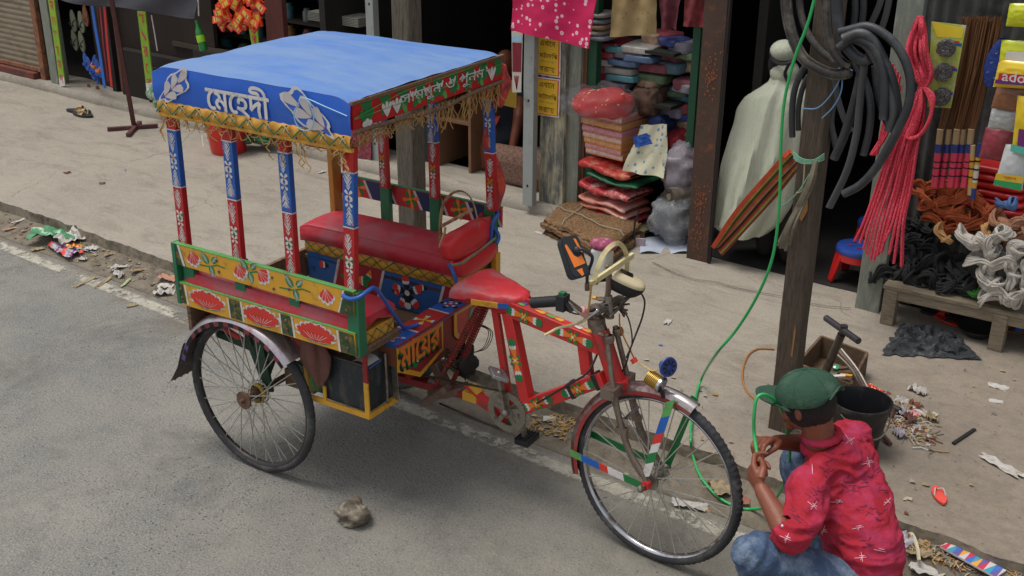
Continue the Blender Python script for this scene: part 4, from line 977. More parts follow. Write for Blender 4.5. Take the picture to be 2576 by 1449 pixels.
# mirror
g=MB().m(mat('black_mirror_shell',(44,48,52),.5)); _c3=CMI.to_3x3(); _rx=_c3@RT; _ux=_c3@UP; _fx=_c3@FWD
mp_=Plane(HC(1442,648,'y',-.30),_rx*.80+_ux*.22+_fx*.50,_ux*.93-_rx*.36)
def rr2(w,h,r,n=5,sk=0):
    out=[]
    for cx,cy,a0 in ((w/2-r,h/2-r,0),(-w/2+r,h/2-r,90),(-w/2+r,-h/2+r,180),(w/2-r,-h/2+r,270)):
        for i in range(n): a=R(a0+90*i/(n-1)); out.append((cx+r*math.cos(a)+sk*(cy+r*math.sin(a)),cy+r*math.sin(a)))
    return out
g.prism(mp_,rr2(.080,.148,.022),-.012,.010); g.prism(mp_,rr2(.068,.136,.02),-.016,.014)
OR=mat('orange_reflector',(255,134,38),.35,coat=.4)
g.m(OR); g.poly(mp_,[(-.030,.045),(-.022,.050),(-.005,.005),(.008,-.004),(.026,.0),(.032,-.03),(-.018,-.035)],.0156); g.poly(mp_,[(.012,.062),(.022,.060),(.034,.008),(.024,.012)],.0156); g.poly(mp_,[(-.012,-.045),(.012,-.043),(.012,-.066),(.002,-.070)],.0156)
g.m(mat('black_mirror_shell',(0,0,0))); g.tube(bez([mp_(.01,.02,.016),mp_(.03,.015,.03),mp_(.055,-.02,.03),HC(1478,690,'y',-.25),HC(1477,715,'y',-.24)],20),.006,7); g.ball(mp_(.01,.02,.018),(.014,.012,.014),8,6)
P(g,'rear_view_mirror',parent=hbo,smooth=40)
g=MB().m(RUST); g.tube([HC(1477,712,'y',-.24),HC(1477,730,'y',-.24)],.009,7); g.m(STRAW); g.tube([HC(1488,715,'y',-.24),HC(1483,760,'y',-.235),HC(1479,790,'y',-.23)],.004,5); P(g,'tie_wire',parent=hbo)
# bamboo frame above the bar
g=MB().m(CREAM); lo=HC(1484,715,'y',-.24); hi=HC(1592,642,'y',.06)
g.beam(lo,hi,.012,.020)
hoopc=[HC(1494,705,'y',-.22),HC(1505,670,'y',-.20),HC(1518,640,'y',-.17),HC(1538,618,'y',-.12),HC(1556,612,'y',-.06),HC(1570,625,'y',0),HC(1577,650,'y',.04),HC(1577,690,'y',.05)]
cur=bez(hoopc,36);
for i in range(len(cur)-1): g.beam(cur[i],cur[i+1]+(cur[i+1]-cur[i])*.12,.017,.005,(FWD@CM.to_3x3()))
g.m(RUST).tube([HC(1530,672,'y',-.08),HC(1532,700,'y',-.08),HC(1532,730,'y',-.08)],.010,7); g.tube([HC(1526,668,'y',-.10),HC(1534,690,'y',-.06)],.006,6)
P(g,'bamboo_frame',parent=hbo,smooth=40)
# phone case / speaker box with cloth above: white bottle and rag
g=MB().m(mat('white_plastic_can',(206,208,204),.5,dirt=((150,140,90),.25,14))); c=HC(1517,655,'y',-.02); g.box(c.x-.034,c.x+.030,c.y-.04,c.y+.03,c.z-.055,c.z+.05); P(g,'white_can',parent=hbo,bevel=.008)
g=MB().m(mat('maroon_rag',(140,60,90),.9,var=.4,scale=60,dirt=((200,150,150),.4,40)))
g.ball((c.x+.0,c.y,c.z+.062),(.055,.045,.022),16,10); P(g,'cloth_rag',parent=hbo,smooth=60)
# headlight unit (cream and black)
g=MB().m(mat('cream_lamp_shell',(206,192,156),.35,coat=.4)); c=HC(1575,705,'y',-.03)
RTL=CMI.to_3x3()@RT; FL_=CMI.to_3x3()@FWD; axv=Vector((.86,.28,-.34)).normalized()
lp2=Plane(c,axv,Vector((0,0,1)).cross(axv)*-1 if False else (Vector((-.30,.9,0))))
def shell(u,v):
    a=2*PI*u; t=v; s_=math.sin(PI*t*.5)
    r=1-.0*t; k=(1-t**3)
    x=.074*math.copysign(abs(math.cos(a))**.75,math.cos(a))*(1-.75*t**2.2); y=.044*math.copysign(abs(math.sin(a))**.75,math.sin(a))*(1-.75*t**2.2)
    return lp2(x,y,-.002+.026*t**.6 if t>0 else -.002)
flip=1 if lp2.N.z>0 else -1
g.grid(lambda u,v:shell(u,v) if flip>0 else lp2(*( (lambda q:((q-lp2.O).dot(lp2.X),(q-lp2.O).dot(lp2.Y)))(shell(u,v)) ),-((shell(u,v)-lp2.O).dot(lp2.N))),32,10,True)
g.m(RUBD)
def under(u,v):
    a=2*PI*u; x=.074*math.copysign(abs(math.cos(a))**.75,math.cos(a))*(1.03-.35*v*v); y=.044*math.copysign(abs(math.sin(a))**.75,math.sin(a))*(1.03-.35*v*v)
    return lp2(x,y,flip*(-.002-.045*v))
g.grid(under,32,6,True); g.add([under(i/32,1) for i in range(32)],[tuple(range(32))])
g.m(mat('dark_display',(34,30,34),.2,coat=.6));
g.poly(lp2,[(x*.5-.010,y*.42+.002) for x,y in rr2(.10,.062,.01)],flip*.0285)
g.m(RUBD).tube([HC(1498,690+20,'y',-.08),HC(1505,702,'y',-.06),HC(1525,700,'y',-.04)],.012,7)
P(g,'lamp_unit',parent=hbo,smooth=50)
# brass lamp and blue horn on the front mudguard
c=HC(1648,958,'y',-.125); ax=Vector((.82,-.10,-.25)).normalized()
g=MB().m(BRASS); pr=[]
for k in range(9): pr+=[(.024,-.032+.006*k),(.029,-.031+.006*k),(.029,-.028+.006*k),(.024,-.027+.006*k)]
g.lathe([(0,-.034)]+pr+[(.026,.024)],c,ax,22); g.m(CHR).lathe([(.031,.02),(.033,.03),(.029,.034),(.0,.022)],c,ax,22); g.m(RUBD).tube([c+V(.02,0,-.02),c+V(.035,0,-.06)],.006,6)
P(g,'brass_lamp',smooth=40)
c=HC(1678,922,'y',-.125); ax=Vector((.75,-.42,.12)).normalized()
g=MB().m(mat('blue_horn_plastic',(52,74,140),.45,dirt=((90,100,130),.3,30))); g.lathe([(0,-.030),(.016,-.028),(.022,-.016),(.034,0),(.038,.006),(.036,.012),(.0,.010)],c,ax,24)
hp_=Plane(c+ax*.0125,ax.cross(Vector((0,0,1))),ax.cross(ax.cross(Vector((0,0,1))))); g.m(RUBD)
sgn=1 if hp_.N.dot(ax)>0 else -1
for k in range(8): a=2*PI*k/8; g.poly(hp_,[(.010*math.cos(a-.2),.010*math.sin(a-.2)),(.028*math.cos(a-.2),.028*math.sin(a-.2)),(.028*math.cos(a+.2),.028*math.sin(a+.2)),(.010*math.cos(a+.2),.010*math.sin(a+.2))],.001*sgn)
g.tube([c-ax*.02,c+V(-.012,0,-.035)],.005,6); P(g,'horn',smooth=40)
# ---------- helpers for organic shapes ----------
from mathutils.bvhtree import BVHTree
def PD(x,y,d): return CAM+ray(x,y)*d
def fuse(mb,voxel,sm=6,disp=None,fac=.5):
    "one continuous surface from overlapping rounded volumes"
    me=bpy.data.meshes.new('t'); me.from_pydata([tuple(v) for v in mb.v],[],mb.f)
    o=bpy.data.objects.new('t',me); COL.objects.link(o)
    r=o.modifiers.new('r','REMESH'); r.mode='VOXEL'; r.voxel_size=voxel; r.use_smooth_shade=True
    if sm: s=o.modifiers.new('s','SMOOTH'); s.iterations=sm; s.factor=fac
    dg=bpy.context.evaluated_depsgraph_get(); n=bpy.data.meshes.new_from_object(o.evaluated_get(dg))
    bpy.data.objects.remove(o); bpy.data.meshes.remove(me)
    if disp:
        no=[v.normal.copy() for v in n.vertices]
        for v,q in zip(n.vertices,no): v.co=v.co+q*disp(v.co,q)
    return n
def obj_from_mesh(me,name,mats,parent,label=None):
    inv=MATS[parent.name].inverted(); me.transform(inv); me.name=name
    for m in mats: me.materials.append(m)
    me.polygons.foreach_set('use_smooth',[True]*len(me.polygons))
    o=bpy.data.objects.new(name,me); COL.objects.link(o); o.parent=parent; MATS[o.name]=MATS[parent.name]
    if label: o['label']=label
    return o
def limb(mb,pts,rs,n=14,flat=1):
    mb.tube(bez(pts,8*(len(pts)-1)),[rs[min(int(i/8),len(rs)-2)]*(1-(i%8)/8)+rs[min(int(i/8)+1,len(rs)-1)]*((i%8)/8) for i in range(8*(len(pts)-1))]+[rs[-1]],n,flat=flat)
    for p,r in ((pts[0],rs[0]),(pts[-1],rs[-1])): mb.ball(p,r*.98,12,8)
def ell(mb,c,a,b,cc,ra,rb,rc,n=18,m=12):
    "ellipsoid with axes a,b,cc"
    a=Vector(a).normalized();b=Vector(b).normalized();cc=Vector(cc).normalized();c=Vector(c)
    mb.grid(lambda u,v:c+a*ra*math.cos(2*PI*u)*math.sin(PI*v)+b*rb*math.sin(2*PI*u)*math.sin(PI*v)-cc*rc*math.cos(PI*v),n,m,True)
def hand(mb,w,K,N,curls,thumb,S=None,sc=1,spread=.0):
    K=Vector(K).normalized();N=Vector(N);N=(N-K*N.dot(K)).normalized(); S=K.cross(N) if S is None else (Vector(S)-K*Vector(S).dot(K)-N*Vector(S).dot(N)).normalized()
    w=Vector(w); tips=[]
    ell(mb,w+K*.045*sc,K,S,N,.052*sc,.038*sc,.015*sc)
    ln=[(.043,.026,.021),(.047,.029,.022),(.044,.027,.021),(.034,.021,.018)]
    for i in range(4):
        off=(.030-.0195*i)*sc; b=w+K*(.084-.004*abs(i-1.2))*sc+S*off
        mb.tube([w+K*.02*sc+S*off*.6,b],[.013*sc,.0115*sc],10)
        d=K.copy(); p=b; pts=[b-K*.01*sc]; a=0
        for c_,l in zip(curls[i],ln[i]):
            a+=c_; d=(K*math.cos(a)+N*math.sin(a)+S*spread*(1.5-i)*.1).normalized(); pts.append(p); p=p+d*l*sc
        pts.append(p);
        mb.tube(pts,[.0105*sc,.0102*sc,.0092*sc,.0082*sc,.0072*sc],10); mb.ball(p,.0072*sc,8,6); tips.append(p)
    b=w+K*.022*sc+S*.028*sc; pts=[b]+[b+K*t[0]*sc+S*t[1]*sc+N*t[2]*sc for t in thumb]
    mb.tube(pts,[.014*sc,.0125*sc,.010*sc,.0085*sc][:len(pts)],10); mb.ball(pts[-1],.0085*sc,8,6); tips.append(pts[-1])
    return tips
SKIN=mat('dark_brown_skin',(128,72,52),.5,var=.1,scale=30,dirt=((98,54,42),.2,14),bump=.12,bscale=120)
FH=Vector((FWD.x,FWD.y,0)).normalized(); Rr=Vector((RT.x,RT.y,0)).normalized()
ZU=Vector((0,0,1))
# ---------- crouching man ----------
pel=PD(2128,1462,3.86); neck=PD(2066,1108,3.87); shL=PD(2036,1222,3.73); shR=PD(2148,1098,4.02)
elL=PD(1985,1352,3.60); wrL=PD(1916,1232,3.70); elR=PD(2062,1116,4.10); wrR=PD(1952,1112,3.93)
knL=PD(1898,1392,3.66); knR=PD(2012,1160,4.16)
hipL=pel-Rr*.05-FH*.10+ZU*.02; hipR=pel+Rr*.05+FH*.10+ZU*.02
ankL=Vector((knL.x,knL.y,0.09))+Rr*.14+FH*.02; ankR=Vector((knR.x,knR.y,0.09))+Rr*.10-FH*.02
head=PD(2030,1006,3.84); fdir=(-Rr*.76+FH*.66-ZU*.30).normalized(); hup=(ZU-fdir*ZU.dot(fdir)).normalized(); hs_=fdir.cross(hup).normalized()
base=Vector((pel.x,pel.y,0))
MAN=thing('person','crouching man in green cap, red patterned shirt and blue jeans beside the front wheel','person',base)
g=MB()
ell(g,head,fdir,hs_,hup,.092,.074,.095,22,16); ell(g,head+fdir*.035-hup*.055,fdir,hs_,hup,.058,.050,.052)
ell(g,head+fdir*.086-hup*.012,fdir,hs_,hup,.012,.056,.012); g.tube([head+fdir*.088-hup*.012,head+fdir*.112-hup*.040],[.009,.016],10); g.ball(head+fdir*.106-hup*.042,.014,10,8)
for s_ in (-1,1):
    g.ball(head+fdir*.097+hs_*s_*.014-hup*.046,.009,8,6); ell(g,head-fdir*.005+hs_*s_*.078-hup*.022,fdir,hs_,hup,.014,.008,.024)
    g.ball(head+fdir*.078+hs_*s_*.031-hup*.018,.0145,10,8); ell(g,head+fdir*.055+hs_*s_*.045-hup*.045,fdir,hs_,hup,.024,.018,.018)
ell(g,head+fdir*.092-hup*.068,fdir,hs_,hup,.012,.026,.0055); ell(g,head+fdir*.091-hup*.078,fdir,hs_,hup,.012,.022,.006); ell(g,head+fdir*.078-hup*.098,fdir,hs_,hup,.022,.024,.016)
limb(g,[head-hup*.05-fdir*.02,neck-ZU*.01,neck-ZU*.06+Rr*.02],[.054,.056,.07])
mid=(shL+shR)/2; ch=mid-ZU*.12+Rr*.03; wa=pel+ZU*.14
limb(g,[mid-ZU*.02,ch,wa,pel],[.06,.08,.08,.08]); limb(g,[shL,shR],[.03,.03])
limb(g,[shL,elL.lerp(shL,.5)+Rr*.01,elL,wrL.lerp(elL,.55),wrL],[.032,.036,.038,.036,.0255]); limb(g,[shR,elR,wrR.lerp(elR,.5),wrR],[.032,.038,.034,.0255])
limb(g,[hipL,knL,ankL],[.075,.055,.04]); limb(g,[hipR,knR,ankR],[.075,.055,.04])
for a,kn in ((ankL,knL),(ankR,knR)):
    d=Vector((-Rr.x,-Rr.y,0)); limb(g,[a-ZU*.035-d*.03,a-ZU*.045+d*.08,a-ZU*.06+d*.16],[.036,.034,.022])
pinch=PD(1906,1156,3.80)
# near hand: fist turned upwards, thumb and forefinger pinching the tube end
hand(g,wrL,(PD(1893,1190,3.745)-wrL),(Rr*.75+FH*.45+ZU*.1),[(.55,.9,.5),(1.0,1.35,.8),(1.15,1.4,.9),(1.2,1.4,.9)],[(.030,.010,.022),(.055,.002,.034),(.078,-.006,.040)],S=FH*.5+Rr*.3+ZU*.2,sc=1.0)
hand(g,wrR,(PD(1908,1104,3.86)-wrR),(-ZU*.85-FWD*.4),[(.6,.75,.4),(.75,1.0,.6),(.85,1.1,.7),(.95,1.1,.7)],[(.030,.008,.022),(.052,-.002,.040),(.066,-.012,.055)],S=-FH*.8-Rr*.2,sc=1.0)
bm=fuse(g,.0038,3)
body=obj_from_mesh(bm,'body',[SKIN],MAN)
# shirt
g=MB()
cL=elL.lerp(wrL,.10);
limb(g,[mid-ZU*.015+Rr*.01,ch+Rr*.035,wa+Rr*.045,pel+ZU*.04+Rr*.035,pel-ZU*.06+Rr*.035],[.100,.138,.132,.126,.128],20,flat=1)
ell(g,ch+Rr*.025,(shR-shL),Rr,ZU,.195,.11,.16,24,16); ell(g,mid+Rr*.005-ZU*.01,(shR-shL),Rr,ZU,.20,.085,.075,20,12)
limb(g,[shL-ZU*.01,elL.lerp(shL,.5)+Rr*.022,elL+Rr*.012+ZU*.012,cL],[.074,.068,.062,.056]); limb(g,[shR-ZU*.01,elR.lerp(shR,.5),elR,elR.lerp(wrR,.2)],[.070,.060,.055,.050])
ell(g,neck-ZU*.035+Rr*.012,Rr,FH,ZU,.075,.075,.03)
def wr(co,n):
    p=co-base;
    a=noise.noise(Vector((p.x*5,p.y*5,p.z*16))); b=noise.noise(Vector((p.x*13+3,p.y*13,p.z*34))); c=noise.noise(Vector((p.x*30+3,p.y*30,p.z*50)))
    e=(co-elL).length; f=max(0,1-e/.16)
    return .008*(1-abs(a)*2.6)+.0075*(1-abs(b)*2.6)+.0015*c+f*.005*math.sin((co-shL).length*95)-.006
sm_=fuse(g,.0065,5,wr)
# open the cuffs and hem: drop faces beyond the sleeve ends
import bmesh
def cut(me,tests):
    bm_=bmesh.new(); bm_.from_mesh(me); d=[f for f in bm_.faces if any(t(f.calc_center_median()) for t in tests)]
    bmesh.ops.delete(bm_,geom=d,context='FACES'); bm_.to_mesh(me); bm_.free()
dirL=(wrL-elL).normalized(); cutc=elL.lerp(wrL,.20)
cut(sm_,[lambda c:(c-cutc).dot(dirL)>0 and (c-cutc).length<.12 and (c-elL).cross(dirL).length<.078 and (c-elL.lerp(shL,.45)).length>.085, lambda c:(c-elR.lerp(wrR,.28)).dot(wrR-elR)>0 and (c-elR.lerp(wrR,.28)).length<.1, lambda c:(c-neck-ZU*.0).dot(ZU)>-.022 and (Vector((c.x-neck.x,c.y-neck.y,0))-Rr*.01).length<.058])
SH=mat('red_print_shirt',(164,20,42),.85,var=.18,scale=6,bump=.35,bscale=90,dirt=((166,48,88),.5,6))  # pinkish patches are highlights painted into the cloth colour
bv=BVHTree.FromPolygons([v.co.copy() for v in sm_.vertices],[tuple(p.vertices) for p in sm_.polygons])
shirt=obj_from_mesh(sm_,'shirt',[SH],MAN)
so_=shirt.modifiers.new('thick','SOLIDIFY'); so_.thickness=.0025; so_.offset=-1
def printed(mb,px,py,segs,w,rot):
    "strokes of the fabric print, laid on the cloth"
    cr,sr=math.cos(rot),math.sin(rot)
    d=ray(px,py).normalized(); h=bv.ray_cast(CAM,d)
    if h[0] is None: return
    dist=h[3]
    for (x0,y0,x1,y1) in segs:
        pts=[]
        for i in range(6):
            t=i/5; x=x0+(x1-x0)*t; y=y0+(y1-y0)*t; X=px+(x*cr-y*sr); Y=py+(x*sr+y*cr)
            q=bv.ray_cast(CAM,ray(X,Y).normalized())
            if q[0] is not None and abs(q[3]-dist)<.08: pts.append((q[0]+q[1]*.0012,q[1]))
        if len(pts)<2: continue
        k=len(pts); vs=[]
        for i,(p,n_) in enumerate(pts):
            t=(pts[min(i+1,k-1)][0]-pts[max(i-1,0)][0]).normalized(); s_=t.cross(n_).normalized()*w*.5*(.45+.55*math.sin(PI*(i+.6)/(k+.2))); vs+=[p-s_,p+s_]
        mb.add(vs,[(2*i,2*i+1,2*i+3,2*i+2) for i in range(k-1)])
g=MB().m(mat('shirt_print_white',(222,176,188),.8))
cross=[(-17,4,13,-2),(-2,-14,4,11),(-6,-3,9,-6),(5,-6,-2,7)]
for x,y,r_ in ((2094,1094,.3),(2137,1108,1.2),(2042,1181,.2),(2184,1164,0),(2107,1262,.2),(2045,1272,.9),(2230,1262,1),(2160,1327,0),(2167,1402,.1),(2026,1148,1),(1978,1354,.6),(2070,1335,.5),(2215,1385,.4)): printed(g,x,y,[c_ for c_ in cross if rnd(0,1)<.85],.0019,r_)
g.m(mat('shirt_print_dark',(104,24,60),.8))
for x,y,n_ in ((2092,1145,8),(2150,1227,14),(2207,1300,12),(2042,1240,10),(2010,1295,12),(2132,1207,6),(2120,1362,12),(2140,1425,12),(2205,1190,6),(2060,1122,5),(2090,1172,8),(2080,1212,5),(2180,1280,7),(2185,1120,6),(2035,1330,8),(2190,1375,7),(2225,1230,6)):
    segs=[(rnd(-18,18),rnd(-16,16),0,0) for _ in range(n_)]; segs=[(a,b,a+rnd(-22,22),b+rnd(-10,10)) for a,b,_,_ in segs]
    printed(g,x,y,segs,.0024,rnd(-.5,.5))
P2=lambda mb,name,parent,**k: mb.build(name,parent=parent,**k)
inv_=MATS[MAN.name].inverted(); sb_=bmesh.new(); sb_.from_mesh(shirt.data); o0=len(shirt.data.materials)
for m_ in g.ms: shirt.data.materials.append(m_)
bvv=[sb_.verts.new(inv_@Vector(v)) for v in g.v]
for f_,i_ in zip(g.f,g.i):
    q_=sb_.faces.new([bvv[j] for j in f_]); q_.material_index=o0+i_
sb_.to_mesh(shirt.data); sb_.free()
g=MB().m(WHT); q=bv.ray_cast(CAM,ray(1968,1323).normalized())
if q[0]: g.ball(q[0],.005,8,6); P2(g,'button',shirt,smooth=60)
g=MB().m(SH); g.tube([neck+ZU*.012+(Rr*math.cos(a)*.058+FH*math.sin(a)*.058)+ZU*(.012+.012*math.cos(a)) for a in [i*PI/8-.6 for i in range(16)]],.010,7,closed=True,flat=1.6)
P2(g,'collar',shirt,smooth=60)
# jeans
g=MB()
limb(g,[hipL+Rr*.02,hipL.lerp(knL,.55)+ZU*.012,knL,knL.lerp(ankL,.5),ankL+ZU*.03],[.108,.090,.070,.066,.058]); limb(g,[hipR,hipR.lerp(knR,.5),knR,knR.lerp(ankR,.5),ankR+ZU*.03],[.11,.095,.075,.07,.062])
ell(g,pel+Rr*.02-ZU*.01,Rr,FH,ZU,.16,.19,.13)
def wj(co,n):
    e=(co-knL).length; f=max(0,1-e/.22); p=co-base; ax_=(knL-hipL).normalized(); t=(co-knL).dot(ax_)
    return .006*f*math.sin(t*150+3*noise.noise(p*9))+.008*noise.noise(Vector((p.x*9,p.y*9,p.z*22)))+.002*noise.noise(p*40)
jm=fuse(g,.007,4,wj)
JE=mat('washed_denim',(62,82,112),.85,var=.3,scale=12,dirt=((122,138,158),.5,9),bump=.5,bscale=160)
jeans=obj_from_mesh(jm,'jeans',[JE],MAN)
# cap and hair
CAPM=mat('green_cap_cloth',(40,74,56),.85,var=.14,scale=14,dirt=((76,102,84),.35,8),bump=.4,bscale=220)
cc_=head+hup*.022-fdir*.010; g=MB().m(CAPM)
def capf(u,v):
    a=2*PI*u; b=v*PI*.56; rr_=1+.012*abs(math.sin(3*a))*math.sin(b)+.02*noise.noise(Vector((math.cos(a)*2,math.sin(a)*2,v*3)))
    z=.088*math.cos(b); x=.114*math.sin(b)**.92*math.cos(a); y=.098*math.sin(b)**.92*math.sin(a)
    p=cc_+fdir*x*rr_+hs_*y*rr_+hup*z
    back=max(0,-math.cos(a))**6
    if v>.80: p+=hup*.05*back*(v-.80)/.2
    return p
g.grid(capf,60,20,True); g.ball(cc_+hup*.089,(.008,.008,.006),8,6)
for k in range(6): g.tube([capf((k/6+1/12)%1,v/10)+ (capf((k/6+1/12)%1,v/10)-cc_).normalized()*.0004 for v in range(0,10)],.0013,4)
def brim(u,v):
    a=(u-.5)*PI*.92; r=v
    x=.103*math.cos(a)**.8*1.02 + r*.092*math.cos(a)**.7; y=.098*math.sin(a)*(1-.10*r)
    return cc_+fdir*(x)+hs_*y+hup*(-.012+.026*r-.030*(abs(y)/.09)**2*(.4+.6*r))
g.grid(brim,28,10)
g.grid(lambda u,v:brim(1-u,v)-hup*.003,28,10)
cap=P2(g,'cap',MAN,smooth=60)
g=MB().m(CAPM); g.tube([capf(u,.99)-hup*.004+(capf(u,.99)-cc_).normalized()*.004 for u in (.42,.45,.48,.5,.52,.55,.58)],.007,6,flat=.5); P2(g,'cap_strap',cap)
g=MB().m(mat('black_hair',(24,20,20),.6,var=.4,bump=.8,bscale=260));
def hairf(u,v):
    a=PI*.30+u*PI*1.4; b=PI*(.34+.52*v); k=1+.03*noise.noise(Vector((u*30,v*20,1)))
    return head-fdir*.004+(fdir*.098*math.cos(a)*math.sin(b)+hs_*.081*math.sin(a)*math.sin(b)+hup*.10*math.cos(b))*k
g.grid(hairf,50,16); g.grid(lambda u,v:hairf(1-u,v).lerp(head,.06),50,16); P2(g,'hair',MAN,smooth=60)
g=MB().m(mat('eye_dark',(30,24,22),.3));
for s_ in (-1,1): ell(g,head+fdir*.088+hs_*s_*.031-hup*.017,fdir,hs_,hup,.006,.010,.004); g.tube([head+fdir*.090+hs_*s_*.018-hup*.002,head+fdir*.090+hs_*s_*.034+hup*.002,head+fdir*.078+hs_*s_*.05-hup*.002],.003,5)
P2(g,'eyes_and_brows',MAN)
# ---------- figure in a pale robe at the shop door ----------
rb=H(1905,640,'y',5.99); RB_=thing('person','figure in a pale grey green robe and head wrap standing in the dark doorway','person',(rb.x,6.0,.12))
t6=6.0
def C6(x,y,t=6.0): return H(x,y,'y',t)
g=MB(); hd=C6(1968,160,6.02); ell(g,hd,(1,0,0),(0,1,0),ZU,.078,.09,.105)
limb(g,[hd-ZU*.08,C6(1965,215)],[.04,.04]); limb(g,[C6(1965,230),C6(1935,400),C6(1925,520)],[.05,.05,.05]); limb(g,[C6(1950,500)+V(-.07,0,0),C6(1925,640)+V(-.05,.1,0)],[.07,.05]); limb(g,[C6(1950,500)+V(.07,0,0),C6(1945,650)+V(.05,.1,0)],[.07,.05])
bm2=fuse(g,.012,3); obj_from_mesh(bm2,'body',[mat('dark_trousers',(30,26,28),.9)],RB_)
ps=T_(1270,330,6.6) if False else H(1272,400,'y',6.62); SP=thing('person','dim seated figure inside the shop behind the grey steel post','person',(ps.x,6.62,.2))
g=MB(); hd2=H(1272,160,'y',6.62); ell(g,hd2,(1,0,0),(0,1,0),ZU,.075,.09,.105); limb(g,[hd2-ZU*.09,hd2-ZU*.18],[.05,.05]); sh_=hd2-ZU*.25
limb(g,[sh_+V(-.02,0,0),V(sh_.x,6.64,.45)],[.06,.07]); limb(g,[sh_+V(.16,-.03,0),H(1304,300,'y',6.45),H(1290,372,'y',6.38)],[.05,.042,.032]); limb(g,[V(sh_.x,6.64,.40),V(sh_.x+.05,6.35,.42),V(sh_.x+.02,6.32,.21)],[.08,.06,.05])
obj_from_mesh(fuse(g,.012,3),'body',[SKIN],SP)
g=MB(); limb(g,[sh_+V(0,0,.0),V(sh_.x,6.64,.42)],[.13,.15]); ell(g,sh_,(1,0,0),(0,1,0),ZU,.20,.11,.09); ell(g,V(sh_.x,6.55,.40),(1,0,0),(0,1,0),ZU,.20,.24,.12); limb(g,[sh_+V(.16,0,0),sh_+V(.2,-.04,-.13)],[.07,.06])
obj_from_mesh(fuse(g,.014,4),'clothes',[mat('dark_blue_grey_clothes',(38,42,52),.9)],SP)
PALE=mat('pale_grey_green_cloth',(186,190,170),.85,var=.10,scale=5,stretch=(4,4,1),bump=.4,bscale=22,dirt=((158,162,142),.3,5))
g=MB().m(PALE)
LP_=[(1942,184),(1934,204),(1912,220),(1884,238),(1862,268),(1850,320),(1834,380),(1820,440),(1812,500),(1806,555),(1838,578)]
RP_=[(2002,178),(2008,205),(2022,222),(2034,242),(2036,270),(2030,330),(2022,400),(2010,470),(1996,520),(1970,555),(1930,586)]
def robe(u,v):
    i=v*(len(LP_)-1); k=min(int(i),len(LP_)-2); f=i-k
    l=C6(LP_[k][0]*(1-f)+LP_[k+1][0]*f,LP_[k][1]*(1-f)+LP_[k+1][1]*f); r=C6(RP_[k][0]*(1-f)+RP_[k+1][0]*f,RP_[k][1]*(1-f)+RP_[k+1][1]*f)
    a=2*PI*u; c=(l+r)/2; h=(r-l)/2; dep=.07+.08*min(1,v*1.6)
    w_=a+.5*noise.noise(Vector((a*.8,v*1.6,4)))+.25*v; k2=1+min(1,v*4)*(.26*(1-abs(math.sin(4*w_))**.6)+.20*(1-abs(math.sin(7*w_+1))**.7)*v)+.10*noise.noise(Vector((a*1.2,v*3,2)))
    z=c.z-h.z*math.cos(a)*-1*.0
    return Vector((c.x+h.x*math.cos(a)*(k2*.35+.65),6.02+dep*math.sin(a)*k2*1.25,(l.z+r.z)/2+(r.z-l.z)/2*math.cos(a)))
g.grid(robe,60,40,True); P2(g,'robe',RB_,smooth=70)
g=MB().m(PALE); ell(g,C6(1972,128,6.0),(1,0,0),(0,1,0),ZU,.076,.09,.062); ell(g,C6(1974,182,6.0),(1,0,0),(0,1,0),ZU,.082,.09,.075)
P2(g,'head_wrap',RB_,smooth=70)
g=MB().m(BLK); g.tube(bez([C6(1938,132,5.95),C6(1945,152,5.92),C6(1962,160,5.905),C6(1985,158,5.905),C6(2002,150,5.93)],16),.010,6); g.tube(bez([C6(1985,160,5.90),C6(1975,185,5.91),C6(1982,205,5.92)],10),.010,6,flat=.5)
P2(g,'black_band',RB_)
# ---------- shop row ----------
def T(x,y,t): return H(x,y,'y',t)
def zf(x,y,z): return H(x,y,'z',z)
GREYP=mat('grey_green_painted_wood',(118,124,114),.8,var=.15,dirt=((150,148,134),.45,7),stretch=(6,6,1.2))
STEELP=mat('pale_grey_steel_post',(150,156,154),.6,.1,var=.08,dirt=((104,98,86),.3,5))
CONC=mat('weathered_pole_wood',(104,96,84),.9,var=.35,scale=5,stretch=(14,14,1.2),dirt=((66,58,50),.5,7),bump=.5,bscale=20)
PEEL=mat('peeling_paint_timber',(96,98,96),.85,var=.2,scale=6,stretch=(5,5,1),dirt=((184,178,150),.62,4),bump=.4,bscale=20)
RST=mat('rust_brown_steel',(82,62,52),.7,.2,var=.2,scale=5,dirt=((140,84,50),.25,12),bump=.2)
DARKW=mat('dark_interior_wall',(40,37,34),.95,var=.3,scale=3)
DOORG=mat('dark_green_frame',(20,72,48),.6)
MAROONW=mat('dark_red_timber',(92,48,42),.8,var=.3,scale=6,stretch=(8,8,1))
TIMB=mat('brown_shop_timber',(110,78,52),.75,var=.3,scale=5,stretch=(7,7,1))
CARD=mat('brown_plywood',(120,86,60),.8,var=.2,scale=5)
RUSTR=mat('rusty_orange_edge',(140,92,64),.85,var=.3,dirt=((90,60,46),.5,16))
bl=thing('shop_building','long dim open fronted shop row behind the pavement','building',(-4,9,.1))
g=MB().m(DARKW)
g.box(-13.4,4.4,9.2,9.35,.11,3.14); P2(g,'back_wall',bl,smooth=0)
g=MB().m(mat('shading_roof_tin',(120,112,104),.6,.3,stretch=(1,1,1))); g.box(-13.4,4.4,6.0,9.4,3.15,3.2); P2(g,'shading_roof',bl,smooth=0)  # out of view, added to shade the shop interiors
for xx in (-13.4,-9.15,-6.35,-4.02,-2.86,-.92,4.3):
    g=MB().m(DARKW); g.box(xx-.03,xx+.03,6.35 if xx>-3 and xx<-2 else 6.12,9.19,.116,3.14); P2(g,'partition_wall',bl,smooth=0)
